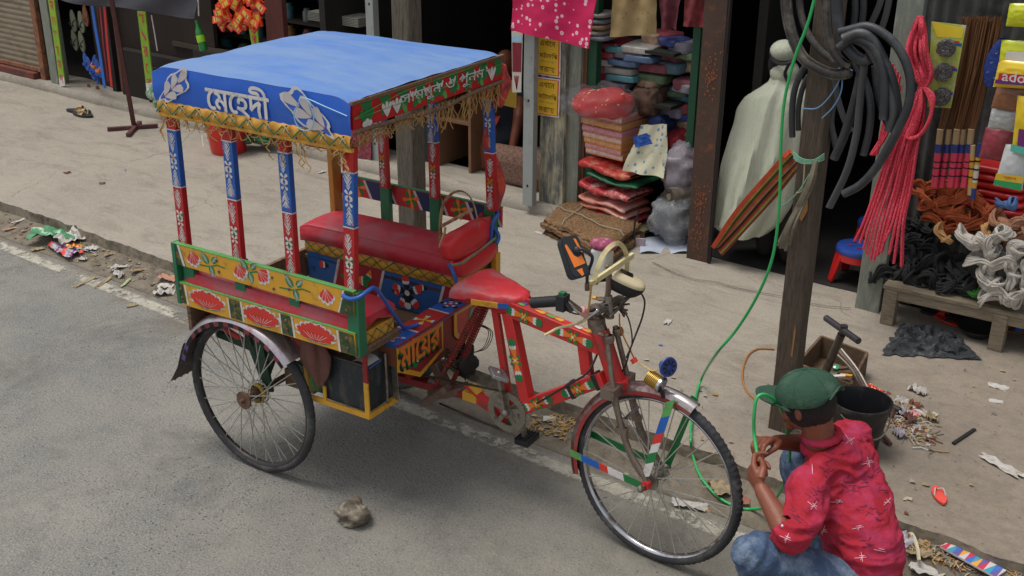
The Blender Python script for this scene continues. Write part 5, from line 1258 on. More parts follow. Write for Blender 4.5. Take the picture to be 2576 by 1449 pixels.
g=MB().m(mat('front_fascia',(96,90,82),.8)); g.box(-13.4,4.4,6.04,6.08,2.55,3.14); P2(g,'unseen_fascia',bl,smooth=0)  # out of view, set high with the roof to let more light in
def postobj(name,label,cat,xb,yb,zb,w,d,mt,ztop=2.55,extra=None,group=None,lean=0,bev=.004,loc=None):
    p=loc or zf(xb,yb,zb); g=MB().m(mt); n=14
    vs=[];
    for i in range(n+1):
        z=zb-.01+(ztop-zb)*i/n; j=.004*noise.noise(Vector((z*3,p.x,0)))
        for a,b in ((-1,0),(1,0),(1,1),(-1,1)): vs.append((p.x+a*w/2+j+lean*(z-zb),p.y+b*d,z))
    fs=[(4*i+k,4*i+(k+1)%4,4*i+4+(k+1)%4,4*i+4+k) for i in range(n) for k in range(4)]+[(3,2,1,0),(4*n,4*n+1,4*n+2,4*n+3)]
    g.add(vs,fs)
    if extra: extra(g,p)
    return solo(g,name,label,cat,(p.x,p.y,zb),bevel=bev,smooth=30,group=group),p
# shutter
SHX=T(112,212,6.0).x
g=MB(); sh=thing('rolling_shutter','closed grey corrugated rolling shutter at the left end of the shops','shutter',(-10.6,6.0,.2))
g.m(mat('shutter_slats',(134,122,104),.75,.1,var=.12,dirt=((100,86,70),.4,3),stretch=(1,1,4)))
def slat(u,v):
    x=-12.6+(SHX+12.6)*u; z=.30+1.7*v; k=(z/.052)%1; return (x,6.01-.010*math.sin(PI*k)**.6+.003*noise.noise(Vector((x*2,z*2,0))),z)
g.grid(slat,30,230); P2(g,'slat_curtain',sh,smooth=60)
g=MB().m(RUSTR); g.box(SHX-.02,SHX+.06,5.985,6.03,.2,2.1); g.box(-12.6,SHX,5.98,6.0,.27,.31); P2(g,'guide_rail',sh,bevel=.003)
g=MB().m(mat('red_oxide_sill',(110,54,44),.8,var=.3,dirt=((80,50,42),.5,6))); g.box(-12.6,SHX-.05,5.93,6.02,.2,.262); P2(g,'sill_beam',sh,bevel=.004)
postobj('pillar','grey green painted pillar between the shutter and the sandal stall','pillar',0,0,.2,.125,.12,GREYP,loc=Vector((T(141,228,5.96).x,5.96,.2)))
SGN=mat('lime_green_sign',(140,176,40),.6,var=.2,scale=3,dirt=((60,140,60),.5,2)); SGR=mat('sign_red_letters',(196,50,70),.6)
def vsign(pxs,t,label,let):
    a=[T(x,y,t) for x,y in pxs]; g=MB().m(SGN); pl=Plane((0,t,0),(1,0,0),(0,0,1)); q=[(v.x,v.z) for v in a]; g.prism(pl,q,-.006,.004)
    n=len(let)
    for i,c in enumerate(let):
        f=(i+.5)/n; l=a[0].lerp(a[3],f); r=a[1].lerp(a[2],f); w=(r-l).length; g.text(pl,c,(l.x+r.x)/2,(l.z+r.z)/2,w*.6,w*.85,SGR,.006,.01)
    g.m(WHT); b0=a[0].lerp(a[3],.90); b1=a[1].lerp(a[2],.90); g.poly(pl,[(b0.x,b0.z),(b1.x,b1.z),(a[2].x,a[2].z),(a[3].x,a[3].z)],.0055)
    solo(g,'banner',label,'sign',(a[3].x,t,a[3].z),group='narrow green vertical banners',smooth=0)
vsign([(121,-6),(136,-6),(165,215),(152,219)],5.93,'narrow lime green banner with red letters on the grey green pillar','\u09ae\u09cb\u09b9\u09be\u09ae\u09a6')
vsign([(346,28),(366,30),(388,228),(370,228)],5.95,'narrow lime green banner with red letters left of the canopy','\u09ab\u09cd\u09b0\u09c7\u09b6')
vsign([(627,72),(648,70),(652,125),(636,125)],5.95,'short green banner strip below the orange snack packets','\u09aa')
# sandal stall
bd=MB().m(mat('stall_dark_board',(44,31,25),.85,var=.3,scale=5)); a=T(158,30,6.06);b=T(345,300,6.06); bd.box(-9.5,-7.75,6.20,6.24,.2,2.0); bd.m(mat('dark_low_board',(34,28,25),.8)); bd.box(-9.0,-7.8,6.10,6.19,.2,.62)
bd.m(mat('dark_corrugated_tin',(40,42,44),.7,.2));
for k in range(14): bd.tube([(-8.55+.05*k,6.08,.2),(-8.55+.05*k,6.08,.52)],.022,6)
solo(bd,'stall_back','dark timber stall back board with corrugated lower front where sandals hang','stall',(-8.8,6.1,.2))
def sandal(c,L,ax,up,sole,strap,mode=0,name='sandal',label='',group=None,w=.36):
    "one sandal: sole slab outline and Y strap; ax = heel to toe, up = out of the sole"
    c=Vector(c);ax=Vector(ax).normalized(); up=Vector(up); up=(up-ax*up.dot(ax)).normalized(); side=up.cross(ax)
    pl=Plane(c,side,ax);
    if pl.N.dot(up)<0: pl=Plane(c,-side,ax)
    pts=[]
    for i in range(24):
        a=2*PI*i/24; y=L*.5*math.sin(a); k=1+.16*math.sin(a)-.10*math.cos(2*a+PI); pts.append((L*w*.5*math.cos(a)*k+.02*L*math.sin(a*1),y))
    g=MB().m(sole); g.prism(pl,pts,0,L*.07); g.m(strap)
    toe=pl(0,L*.27,L*.08);
    for s_ in (-1,1): g.tube(bez([toe,pl(s_*L*.12,L*.12,L*.20),pl(s_*L*.17,-L*.05,L*.06)],10),L*.024,6,flat=.6)
    if mode: g.grid(lambda u,v:pl((u-.5)*L*w*1.0,L*(.02+.16*v),L*(.07+.17*math.sin(PI*u))),8,3)
    return solo(g,name,label,'sandal',tuple(c),group=group)
GSO=mat('grey_green_sole',(128,134,112),.8); BSO=mat('black_sole',(36,36,38),.7); TAN=mat('tan_strap',(168,142,104),.7); BRS=mat('brown_sole',(120,72,48),.8); BLS=mat('blue_sandal',(34,78,160),.6,dirt=((90,120,180),.3,30))
dn=(0,0,-1)
for px,py,lab in ((189,100,'grey green sandal hanging sole out, left of the lower pair'),(207,104,'grey green sandal hanging sole out, right of the lower pair'),(186,52,'dim grey sandal hanging sole out, left of the upper pair'),(206,55,'dim grey sandal hanging sole out, right of the upper pair')):
    sandal(T(px,py,6.14),.20,(.15,0,-1),(0,-1,0),GSO,BSO,label=lab,group='sandals hung on the stall board')
for px,py,lab in ((228,235,'brown sandal hanging toe down, left of the bottom pair'),(250,240,'brown sandal hanging toe down, right of the bottom pair'),(217,40,'tan sandal hanging at the top of the stall')):
    sandal(T(px,py,6.08),.19,(.1,0,-1),(0,-1,0),BRS,BRS,label=lab,group='sandals hung on the stall board')
for k,(px,py) in enumerate(((218,155),(228,165),(236,178),(246,190),(240,160),(250,172))):
    sandal(T(px,py,6.03-.02*k),.17,(rnd(-.3,.5),0,-1),(rnd(-.3,.3),-1,0),BLS,ORG if k>3 else BLS,1,label='blue sandal in the hanging blue bunch beside the blue strip',group='bunch of blue sandals')
def strip(pts,t,w,mt,name,label,cat,group=None,th=.006):
    g=MB().m(mt); P_=[T(x,y,t) for x,y in pts]
    for i in range(len(P_)-1): g.beam(P_[i],P_[i+1],w,th,(0,1,0))
    solo(g,name,label,cat,tuple(P_[-1]),group=group)
strip([(232,14),(240,70),(252,140),(264,222)],5.90,.040,mat('bright_blue_belt',(38,104,196),.5),'hanging_belt','bright blue flat strap hanging from the tarpaulin edge','strap','straps hung in front of the stall')
strip([(263,18),(270,110),(281,218)],5.90,.032,mat('red_belt',(190,44,44),.5),'hanging_belt','red flat strap hanging nearest the stand','strap','straps hung in front of the stall')
strip([(252,18),(260,110),(272,205)],5.92,.022,mat('crimson_belt',(150,44,60),.5),'hanging_belt','thin crimson strap between the blue strap and the red strap','strap','straps hung in front of the stall')
strip([(245,16),(252,80)],5.93,.012,BRS,'hanging_belt','short thin brown strap beside the blue strap','strap','straps hung in front of the stall')
strip([(284,30),(296,120),(309,228)],5.92,.035,mat('brown_belt',(84,46,36),.7),'hanging_belt','dark brown strap right of the red strap','strap','straps hung in front of the stall')
strip([(381,38),(390,90),(396,128)],5.93,.008,WHT,'white_string','thin white string hanging right of the green banner','string')
g=MB().m(mat('dark_tarpaulin',(44,42,50),.55,var=.1,bump=.4,bscale=12)); top_=[(150,-14),(500,-20)];
def tarp(u,v):
    x=150+350*u; yb=-6+50*u**.8*(1-.0*u)+4*math.sin(u*9); y=-30+(yb+30)*v
    p=T(x,y,5.80); return (p.x,5.80-.03*v+.015*math.sin(u*14+v*3),p.z)
g.grid(tarp,40,8); g.grid(lambda u,v:(lambda p:(p[0],p[1]+.004,p[2]))(tarp(1-u,v)),40,8); solo(g,'tarpaulin','dark grey tarpaulin sheet hanging over the sandal stall','tarpaulin',tuple(T(320,0,5.8)),smooth=60)
g=MB().m(WHT).tube([T(498,-10,5.8),T(500,40,5.79)],.006,6); solo(g,'tarpaulin_pole','thin white pole at the right edge of the dark tarpaulin','pole',tuple(T(500,40,5.79)))
# floor stand
st=zf(338,322,.12); MAR=mat('maroon_steel_stand',(84,44,46),.6,dirt=((110,80,70),.2,8)); sp=thing('display_stand','maroon steel display stand with crossed feet on the pavement','stand',(st.x,st.y,.124))
g=MB().m(MAR); g.beam(st+V(0,0,.01),T(277,-20,5.42),.034,.034); P2(g,'pole',sp,bevel=.002)
for a_,b_ in (((270,325),(397,316)),((322,340),(352,308))):
    g=MB().m(MAR); g.beam(zf(*a_,.14),zf(*b_,.14),.035,.03); P2(g,'foot',sp,bevel=.002)
# packets, bottle
pk=thing('snack_packet_bundle','hanging bundle of orange and yellow snack packets above the canopy','packets',tuple(T(600,-20,5.7)))
OR2=mat('packet_orange',(220,66,34),.3,coat=.4); YE2=mat('packet_yellow',(216,180,50),.3,coat=.4); PU2=mat('packet_purple',(120,40,110),.4)
for k in range(46):
    cx,cy=rnd(545,655),rnd(-20,66);
    if ((cx-600)/66)**2+((cy-5)/75)**2>1: continue
    p=T(cx,cy,5.70+rnd(-.06,.06)); an=rnd(-.9,.9)+(cx-600)/90; g=MB().m(OR2); pl=Plane(p,(math.cos(an),rnd(-.3,.3),math.sin(an)),(-math.sin(an),0,math.cos(an)))
    sg=-1 if pl.N.y>0 else 1
    g.prism(pl,[(-.028,-.055),(.028,-.055),(.026,0),(.028,.055),(-.028,.055),(-.026,0)],-.008,.008); g.m(YE2).poly(pl,[(-.017,-.035),(.017,-.035),(.017,.035),(-.017,.035)],.009*sg); g.m(PU2 if k%3 else LRED).poly(pl,[(-.014,-.022),(.014,-.018),(.014,-.008),(-.014,-.012)],.0096*sg)
    P2(g,'packet',pk,smooth=0)
bt=T(507,120,5.78); b_=thing('drink_bottle','small green drink bottle hanging on a thread','bottle',tuple(bt)); axb=(T(499,70,5.78)-T(514,130,5.78)).normalized()
c=T(513,128,5.78); g=MB().m(mat('green_drink_bottle',(30,150,60),.15,trans=.4,coat=.5)); g.lathe([(0,0),(.030,.002),(.033,.02),(.030,.07),(.033,.12),(.030,.155),(.014,.20),(.011,.225),(0,.226)],c,axb,18); P2(g,'bottle_body',b_,smooth=50)
g=MB().m(mat('lime_label',(150,210,40),.4)); g.lathe([(.0335,.07),(.034,.075),(.034,.12),(.0335,.125)],c,axb,18); P2(g,'bottle_label',b_); g=MB().m(mat('green_cap',(30,130,50),.4)); g.lathe([(0,.245),(.014,.244),(.014,.222),(.012,.22)],c,axb,14); P2(g,'bottle_cap',b_)
# dim shelves with jars
JC=[mat('jar_glass_%s'%n,c_,.3,coat=.3) for n,c_ in (('green',(70,110,84)),('rose',(130,74,78)),('amber',(140,104,60)),('grey',(110,114,112)),('teal',(60,104,110)))]
g=MB().m(mat('dark_shelf_timber',(44,34,28),.8));
for z in (.62,.80,1.0,1.22): g.box(-8.4,-6.42,6.5,6.8,z,z+.02)
g.box(-8.42,-8.38,6.5,6.8,.2,1.9); g.box(-6.42,-6.38,6.5,6.8,.2,1.9); g.m(mat('counter_glass_frame',(64,58,46),.5)).box(-8.3,-6.5,6.18,6.22,.72,.76); g.m(mat('counter_front',(34,31,30),.6)).box(-8.0,-6.45,6.16,6.44,.2,.72)
solo(g,'shelf_unit','dim timber shelf unit and counter behind the green bottle','shelf',(-7.4,6.5,.2),smooth=0)
k=0
for z in (.64,.82,1.02,1.24):
    for i in range(9):
        x=-8.25+.21*i+rnd(-.03,.03); r=rnd(.035,.06); h=rnd(.09,.15); g=MB().m(JC[(k*3+i)%5]); g.lathe([(0,0),(r,0),(r,h*.75),(r*.7,h*.85),(r*.7,h),(0,h)],(x,6.58,z),(0,0,1),12)
        solo(g,'goods_jar','dim jar standing on the shelves behind the counter','jar',(x,6.58,z),group='jars on the dim shelves')
        k+=1
g=MB().m(mat('papers',(150,150,140),.8));
for i in range(6): g.box(-6.7+rnd(-.01,.01),-6.15,6.3,6.5,1.10+.012*i,1.108+.012*i)
solo(g,'paper_stack','stack of thin papers just behind the canopy top','paper',(-6.4,6.4,1.1))
# red bucket on the pavement
bk=zf(558,392,.125); bu=thing('bucket','bright red plastic bucket on the pavement behind the cart posts','bucket',(bk.x,bk.y+.10,.124))
g=MB().m(mat('red_plastic',(204,26,24),.35,coat=.2)); c=(bk.x-.06,bk.y+.12,.124); g.lathe([(0,0),(.13,0),(.14,.02),(.172,.30),(.180,.305),(.178,.317),(.168,.312),(.13,.02),(0,.012)],c,(0,0,1),30); P2(g,'bucket_body',bu,smooth=50)
g=MB().m(WHT); g.poly(Plane((bk.x-.13,bk.y-.055,.24),(.9,-.4,0),(0,0,1)),[(-.02,-.05),(.015,-.05),(.015,.04),(-.02,.04)],.012); P2(g,'bucket_sticker',bu)
g=MB().m(mat('green_netting',(60,90,60),.9,var=.4));
g.ball(zf(645,352,.2)+V(0,0,.01),(.20,.06,.03),12,6)
for i in range(40): c_=zf(rnd(600,690),rnd(342,362),.2); g.ball(c_+V(0,0,rnd(.01,.05)),(rnd(.02,.05),rnd(.02,.04),rnd(.015,.03)),7,5)
solo(g,'netting_heap','small dark green heap of netting right of the red bucket','netting',tuple(zf(640,350,.2)))
g=MB().m(mat('white_green_plastic',(170,190,170),.5,dirt=((40,130,70),.5,20)));
for i in range(7): c_=T(rnd(372,398),rnd(212,262),5.85); g.ball(c_,(.03,.03,.045),8,6)
solo(g,'plastic_packets','white and green plastic packets hanging below the green banner','packets',tuple(T(385,260,5.85)))
# sandals pair on pavement
for dx,dy,an,lab in ((-6,-3,.35,'black sandal with tan strap on the pavement, far one of the pair'),(4,6,.1,'black sandal with tan strap on the pavement, near one of the pair')):
    c=zf(204+dx,285+dy,.125); sandal(c+V(0,0,.002),.26,(math.cos(an),math.sin(an),0),(0,0,1),BSO,TAN,1,label=lab,group='pair of sandals on the pavement')
# posts of the middle
def holes(g,p):
    g.m(BLK)
    for z in (.32,.9,1.35): g.box(p.x-.008,p.x+.008,p.y-.002,p.y+.004,z,z+.02)
postobj('post','pale grey steel channel post seen below the canopy side','post',0,0,.2,.075,.06,STEELP,loc=Vector((H(946,430,'y',5.98).x,5.98,.2)),extra=holes)
wp=Vector((-3.93,4.33,.122)); postobj('wooden_post','weathered square wooden post rising behind the rickshaw','post',0,0,.122,.122,.10,CONC,loc=wp,bev=.008)
g=MB().m(MAROONW); q=T(690,60,6.02); g.box(q.x-.10,q.x+.10,6.02,6.07,.2,2.0); solo(g,'timber_jamb','dark red brown timber jamb behind the canopy top','post',(q.x,6.02,.2),bevel=.003)
g=MB().m(mat('maroon_floral_cloth',(120,44,60),.9,var=.35,scale=42,dirt=((160,84,92),.45,46)))
def mcl(u,v):
    x=T(722+215*u,400,5.97).x; zt=.56; z=zt-(zt-.205)*v; return (x,5.975-.03*v-.012*math.sin(u*24)*v,z)
g.grid(mcl,50,10); g.add([mcl(0,0),mcl(1,0),(mcl(1,0)[0],6.6,.56),(mcl(0,0)[0],6.6,.56)],[(0,1,2,3)]); solo(g,'cloth_covered_table','low display table covered in maroon patterned cloth','table',tuple(T(830,430,5.97)),smooth=60)
# cabinet
cx0=T(1030,300,6.15).x; cx1=T(1182,300,6.15).x; g=MB(); cab=thing('wooden_cabinet','brown open fronted wooden cabinet tilted in the shop doorway','cabinet',(cx0,6.15,.12))
g.m(CARD); g.box(cx0,cx1,6.15,6.62,.92,.96); g.box(cx0,cx0+.03,6.15,6.62,.2,.92); g.box(cx1-.025,cx1,6.16,6.62,.2,.92); g.box(cx0+.03,cx1-.025,6.58,6.62,.2,.92); P2(g,'cabinet_case',cab,bevel=.002)
g=MB().m(CARD); g.box(cx0+.03,cx1-.025,6.17,6.57,.55,.57); g.box(cx0+.24,cx0+.27,6.16,6.57,.2,.92); g.m(TIMB).box(cx0+.27,cx1-.03,6.155,6.165,.80,.915); P2(g,'shelf',cab)
g=MB().m(mat('black_speaker_box',(34,34,38),.6)); g.box(cx0+.05,cx0+.22,6.18,6.5,.2,.52); solo(g,'black_case','black case standing inside the left bay of the cabinet','case',(cx0+.13,6.2,.2),bevel=.01)
# patterned rolls / cushions
PAT=mat('brown_patterned_fabric',(116,88,74),.9,var=.4,scale=55,dirt=((70,44,44),.5,60))
g=MB().m(PAT); a=T(1248,395,6.2); b=T(1305,402,6.2); g.tube([a,b+V(.25,0,-.0)],.10,18); solo(g,'fabric_roll','brown patterned fabric roll lying on the patterned seat','roll',tuple(a),smooth=50)
g=MB().m(PAT); g.box(T(1245,470,6.1).x,T(1245,470,6.1).x+.8,6.1,6.5,.205,.40); solo(g,'patterned_seat','low seat covered in brown patterned fabric beside the steel post','seat',tuple(T(1275,500,6.1)),bevel=.03)
# person's forearm within shop is left dark; posters and posts near the pink cloth
sp_,pp_=postobj('steel_post','pale grey steel channel post under the pink cloth','post',1326,514,.2,.082,.05,STEELP,extra=holes)
g=MB().m(mat('pole_clutter_dark',(60,54,48),.8));
pl6=Plane((0,5.94,0),(1,0,0),(0,0,1))
def card(pxs,t,mt,name,label,cat='poster',th=.005,deco=None,group=None):
    q=[T(x,y,t) for x,y in pxs]; pl=Plane((0,t,0),(1,0,0),(0,0,1)); g=MB().m(mt); g.prism(pl,[(v.x,v.z) for v in q],-.001,th)
    if deco: deco(g,pl,q)
    return solo(g,name,label,cat,(q[-1].x,t,q[-1].z),smooth=0,group=group)
def rd(g,pl,q):
    g.m(mat('poster_crimson',(124,26,44),.6,var=.4,scale=20)); f=lambda a,b:((q[0].lerp(q[1],a).lerp(q[3].lerp(q[2],a),b)).x,(q[0].lerp(q[1],a).lerp(q[3].lerp(q[2],a),b)).z)
    g.poly(pl,[f(.05,.18),f(.95,.18),f(.95,.66),f(.05,.66)],.006); g.m(LBLU).poly(pl,[f(.05,.08),f(.95,.08),f(.95,.16),f(.05,.16)],.006); g.m(DRED);
    for k in range(6): stroke(g,pl,[f(.2+.1*k,.72),f(.5,.95)],.004,.0065)
card([(1288,78),(1316,80),(1312,232),(1290,232)],6.0,mat('poster_white',(196,190,180),.6),'poster','narrow white and crimson poster left of the grey steel post',deco=rd)
ppo,pq=postobj('timber_pillar','wide timber pillar with peeling white paint below the yellow notices','pillar',1388,545,.12,.195,.10,PEEL,loc=Vector((T(1384,540,5.96).x,5.96,.12)))
YP=mat('notice_yellow',(224,178,36),.6,var=.05); INK=mat('notice_ink',(96,70,20),.7)
def notice(g,pl,q):
    f=lambda a,b:(lambda v:(v.x,v.z))(q[0].lerp(q[1],a).lerp(q[3].lerp(q[2],a),b))
    g.m(LRED).poly(pl,[f(.04,.03),f(.96,.03),f(.96,.97),f(.04,.97)],.006); g.m(YP).poly(pl,[f(.08,.05),f(.92,.05),f(.92,.95),f(.08,.95)],.0068)
    w=abs(f(1,0)[0]-f(0,0)[0]); h=abs(f(0,1)[1]-f(0,0)[1])
    for s_,b in (('\u098f\u0996\u09be\u09c7\u09a8',.17),('\u09ab\u09c7\u099f\u09be\u0995\u09bf\u09aa'.replace('\u0995\u09bf\u09aa','\u09bf\u0995\u09aa') if False else '\u09ab\u09c7\u099f\u09be\u0995\u09bf\u09aa',.47),('\u0995\u09b0\u09be\u09b9\u09df',.83)):
        x,y=f(.5,b); g.text(pl,s_,x,y,w*(.78 if b==.47 else .6),h*.155,INK,.0078,.012)
    x,y=f(.5,.63); g.text(pl,'\u09ab\u099f\u09cb\u0995\u09aa\u09bf',x,y,w*.7,h*.06,mat('faint_ink',(170,150,70),.7),.0078,.01)
card([(1348,88),(1412,94),(1410,196),(1346,186)],5.95,WHT,'notice','upper yellow photocopy notice on the peeling pillar',cat='notice',deco=notice,group='yellow photocopy notices')
card([(1347,192),(1410,200),(1407,296),(1345,288)],5.95,WHT,'notice','lower yellow photocopy notice on the peeling pillar',cat='notice',deco=notice,group='yellow photocopy notices')
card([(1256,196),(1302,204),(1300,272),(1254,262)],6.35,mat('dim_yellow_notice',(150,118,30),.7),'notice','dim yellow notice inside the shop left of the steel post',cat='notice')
g=MB().m(GREYP); q=T(1434,500,5.99); g.box(q.x-.04,q.x+.055,5.99,6.05,.12,2.2); solo(g,'timber_plank','grey green plank right of the peeling pillar','plank',(q.x,5.99,.12),bevel=.003)
g=MB().m(mat('ochre_wood_hook',(140,90,50),.8)); q=T(1347,470,5.95); g.prism(Plane((q.x,5.945,q.z),(1,0,0),(0,0,1)),[(-.025,.07),(.02,.06),(.03,0),(.0,-.07),(-.02,0)],0,.02); solo(g,'wood_offcut','small orange brown wood offcut hung on the peeling pillar','wood',tuple(q))
g=MB().m(TIMB); q=T(1462,400,6.02); g.box(q.x-.018,q.x+.02,6.02,6.06,.12,2.2); g.m(DOORG).box(q.x+.02,q.x+.085,6.03,6.09,.12,2.2); g.box(T(1745,200,6.1).x,T(1745,200,6.1).x+.05,6.05,6.10,.12,2.2); solo(g,'door_frame','dark green door frame beside the cloth stacks','door frame',(q.x,6.03,.12),bevel=.002)
# brown rusted post
def rustp(g,p):
    g.m(mat('orange_rust',(146,84,54),.9,var=.3,scale=40)); pl=Plane((p.x,p.y-.001,0),(1,0,0),(0,0,1))
    for k in range(230):
        z=(random.gauss(.30,.09) if k%2 else random.gauss(.52,.06)) if k<150 else random.gauss(1.27,.06); x=random.gauss(0,.022); r=rnd(.0015,.006); z=max(.14,z); x=max(-.06,min(.06,x))
        g.poly(pl,[(x+r*math.cos(a)*rnd(.6,1.2),z+r*1.3*math.sin(a)) for a in [i*PI/3 for i in range(6)]],.002+.00002*k)
    g.m(BLK).tube([(p.x+.085,p.y+.0,.12),(p.x+.085,p.y+.0,2.4)],.010,6)
postobj('steel_post','wide rust brown steel post between the cloth stall and the robed figure','post',1752,655,.12,.145,.06,RST,extra=rustp)
# hanging cloths
def cloth(pxs,t,mt,name,label,amp=.012,fr=16,cat='cloth',sag=0,group=None,bot=None):
    "pxs: TL TR BR BL"
    q=[T(x,y,t) for x,y in pxs]; g=MB().m(mt)
    def f(u,v):
        p=q[0].lerp(q[1],u).lerp(q[3].lerp(q[2],u),v); return Vector((p.x,t+amp*math.sin(u*fr+v*2)+amp*.6*noise.noise(Vector((u*6,v*4,t*9))),p.z-sag*math.sin(u*PI)*v))
    g.grid(f,40,22); g.grid(lambda u,v:f(1-u,v)+V(0,.004,0),40,22)
    return solo(g,name,label,cat,(q[3].x,t,q[3].z),smooth=60,group=group)
def spotmat(name,base,spot,scale,thr,ring=None,rough=.85):
    m=bpy.data.materials.new(name); m.use_nodes=True; n=m.node_tree;N=n.nodes;L=n.links;b=N['Principled BSDF']; b.inputs['Roughness'].default_value=rough
    tc=N.new('ShaderNodeTexCoord'); mp=N.new('ShaderNodeMapping'); mp.inputs['Scale'].default_value=(scale,scale*.02,scale); L.new(tc.outputs['Object'],mp.inputs[0])
    v=N.new('ShaderNodeTexVoronoi'); v.inputs['Scale'].default_value=1; v.inputs['Randomness'].default_value=.75; L.new(mp.outputs[0],v.inputs['Vector'])
    def st(lo,hi,a,b_):
        r=N.new('ShaderNodeMapRange'); r.inputs[1].default_value=lo;r.inputs[2].default_value=hi;r.inputs[3].default_value=a;r.inputs[4].default_value=b_; L.new(v.outputs['Distance'],r.inputs[0]); return r.outputs[0]
    mx=N.new('ShaderNodeMix'); mx.data_type='RGBA'; mx.inputs[6].default_value=(*lin(base),1); mx.inputs[7].default_value=(*lin(spot),1); L.new(st(thr,thr*1.2,1,0),mx.inputs[0]); out=mx.outputs[2]
    if ring:
        m2=N.new('ShaderNodeMix'); m2.data_type='RGBA'; m2.inputs[7].default_value=(*lin(ring),1); L.new(out,m2.inputs[6]); L.new(st(thr*.3,thr*.5,1,0),m2.inputs[0]); out=m2.outputs[2]
    L.new(out,b.inputs['Base Color']); return m
PKD=spotmat('pink_flower_print',(204,28,88),(236,190,204),26,.30,(190,120,110)); BGD=spotmat('beige_dot_print',(160,138,96),(150,84,60),34,.17); RDD=spotmat('red_dot_print',(190,38,34),(226,190,160),40,.20); CFB=spotmat('confetti_print',(190,186,160),(70,130,170),30,.26,(200,90,90))
cloth([(1290,-16),(1500,-12),(1483,122),(1283,76)],5.78,PKD,'hanging_cloth','bright pink cloth with small white flowers hanging over the shop front',.010,9,group='cloths hung at the shop front')
cloth([(1540,-16),(1652,-16),(1648,86),(1532,94)],5.95,BGD,'hanging_cloth','beige dotted cloth hanging between the pink cloth and the rusty post',.012,12,group='cloths hung at the shop front')
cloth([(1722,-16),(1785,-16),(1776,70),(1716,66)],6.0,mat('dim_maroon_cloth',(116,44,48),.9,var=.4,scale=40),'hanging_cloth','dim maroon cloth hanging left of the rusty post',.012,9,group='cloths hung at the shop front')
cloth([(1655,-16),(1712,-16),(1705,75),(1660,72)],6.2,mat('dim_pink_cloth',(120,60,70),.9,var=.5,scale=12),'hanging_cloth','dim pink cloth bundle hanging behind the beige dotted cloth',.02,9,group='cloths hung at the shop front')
# cloth stall heap
def bundle(c,sx,sy,sz,mt,name,label,cat,rot=0,amp=.012,pw=3.2,group=None,seed=0,fr=14):
    c=Vector(c); g=MB().m(mt)
    def fn(u,v):
        t=2*PI*u; ph=PI*(v-.5); sp=lambda c_:math.copysign(abs(c_)**(2/pw),c_)
        x=sx*sp(math.cos(t))*sp(math.cos(ph)); y=sy*sp(math.sin(t))*sp(math.cos(ph)); z=sz*sp(math.sin(ph))
        d=amp*noise.noise(Vector((x*fr+seed,y*fr,z*fr*1.5)))+amp*.5*noise.noise(Vector((x*fr*3,y*fr*3+seed,z*fr*3)))
        k=1+d/max(.03,math.sqrt(x*x+y*y+z*z)); x*=k;y*=k;z*=k
        return (c.x+x*math.cos(rot)-y*math.sin(rot),c.y+x*math.sin(rot)+y*math.cos(rot),c.z+z)
    g.grid(fn,44,26,True); return solo(g,name,label,cat,(c.x,c.y,c.z-sz),smooth=70,group=group)
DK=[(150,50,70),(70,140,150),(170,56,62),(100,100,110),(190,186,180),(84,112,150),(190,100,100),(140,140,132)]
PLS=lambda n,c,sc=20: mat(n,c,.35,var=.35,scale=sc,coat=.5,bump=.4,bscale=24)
# dim shelf of packed clothes
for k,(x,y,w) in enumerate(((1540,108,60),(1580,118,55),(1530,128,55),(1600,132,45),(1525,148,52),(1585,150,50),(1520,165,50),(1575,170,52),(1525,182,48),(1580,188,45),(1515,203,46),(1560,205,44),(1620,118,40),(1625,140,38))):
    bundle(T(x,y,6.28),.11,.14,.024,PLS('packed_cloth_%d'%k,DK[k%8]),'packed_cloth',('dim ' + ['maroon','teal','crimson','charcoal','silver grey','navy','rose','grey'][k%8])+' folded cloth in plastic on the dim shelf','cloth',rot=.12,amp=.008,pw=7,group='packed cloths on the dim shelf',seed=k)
for k,(x,y) in enumerate(((1512,35),(1510,50),(1512,64),(1508,78),(1515,92))):
    bundle(T(x,y,6.12),.075,.10,.019,mat('folded_pale_%d'%(k%3),((150,140,136),(120,124,136),(140,112,90))[k%3],.9),'folded_cloth','pale folded cloth in the small stack beside the pink cloth','cloth',amp=.006,group='pale folded cloths beside the pink cloth',seed=k+20)
g=MB().m(mat('shelf_dark',(38,40,36),.8)); a=T(1480,225,6.2); b=T(1700,225,6.2); g.box(a.x,b.x,6.15,6.6,a.z-.03,a.z-.01); g.box(a.x,b.x,6.15,6.6,T(1500,104,6.2).z-.02,T(1500,104,6.2).z); solo(g,'shelf','dark shelf boards holding the packed cloths','shelf',(a.x,6.2,a.z))
bundle(T(1515,258,6.02),.20,.17,.085,RDD,'dotted_quilt','red white dotted quilt folded inside a clear bag','quilt',rot=.2,amp=.03,pw=2.4,seed=3,fr=9)
def bag(c,sx,sy,sz,label,tint=(200,200,205),alpha=.22,seed=0,rot=0,name='plastic_bag'):
    m=mat('clear_plastic_%d'%seed,tint,.16,alpha=alpha,var=.3,scale=14,bump=.9,bscale=12); bundle(c,sx,sy,sz,m,name,label,'plastic bag',rot=rot,amp=.045,pw=2.2,seed=seed,fr=11)
bag(T(1508,260,6.0),.25,.20,.115,'clear plastic bag holding the red dotted quilt',seed=1,rot=.15,alpha=.10)
bundle(T(1635,250,6.25),.10,.12,.09,mat('dim_brown_cloth',(96,72,60),.9,var=.5),'cloth_bundle','dim brown cloth bundle behind the bagged quilt','cloth',amp=.03,seed=31)
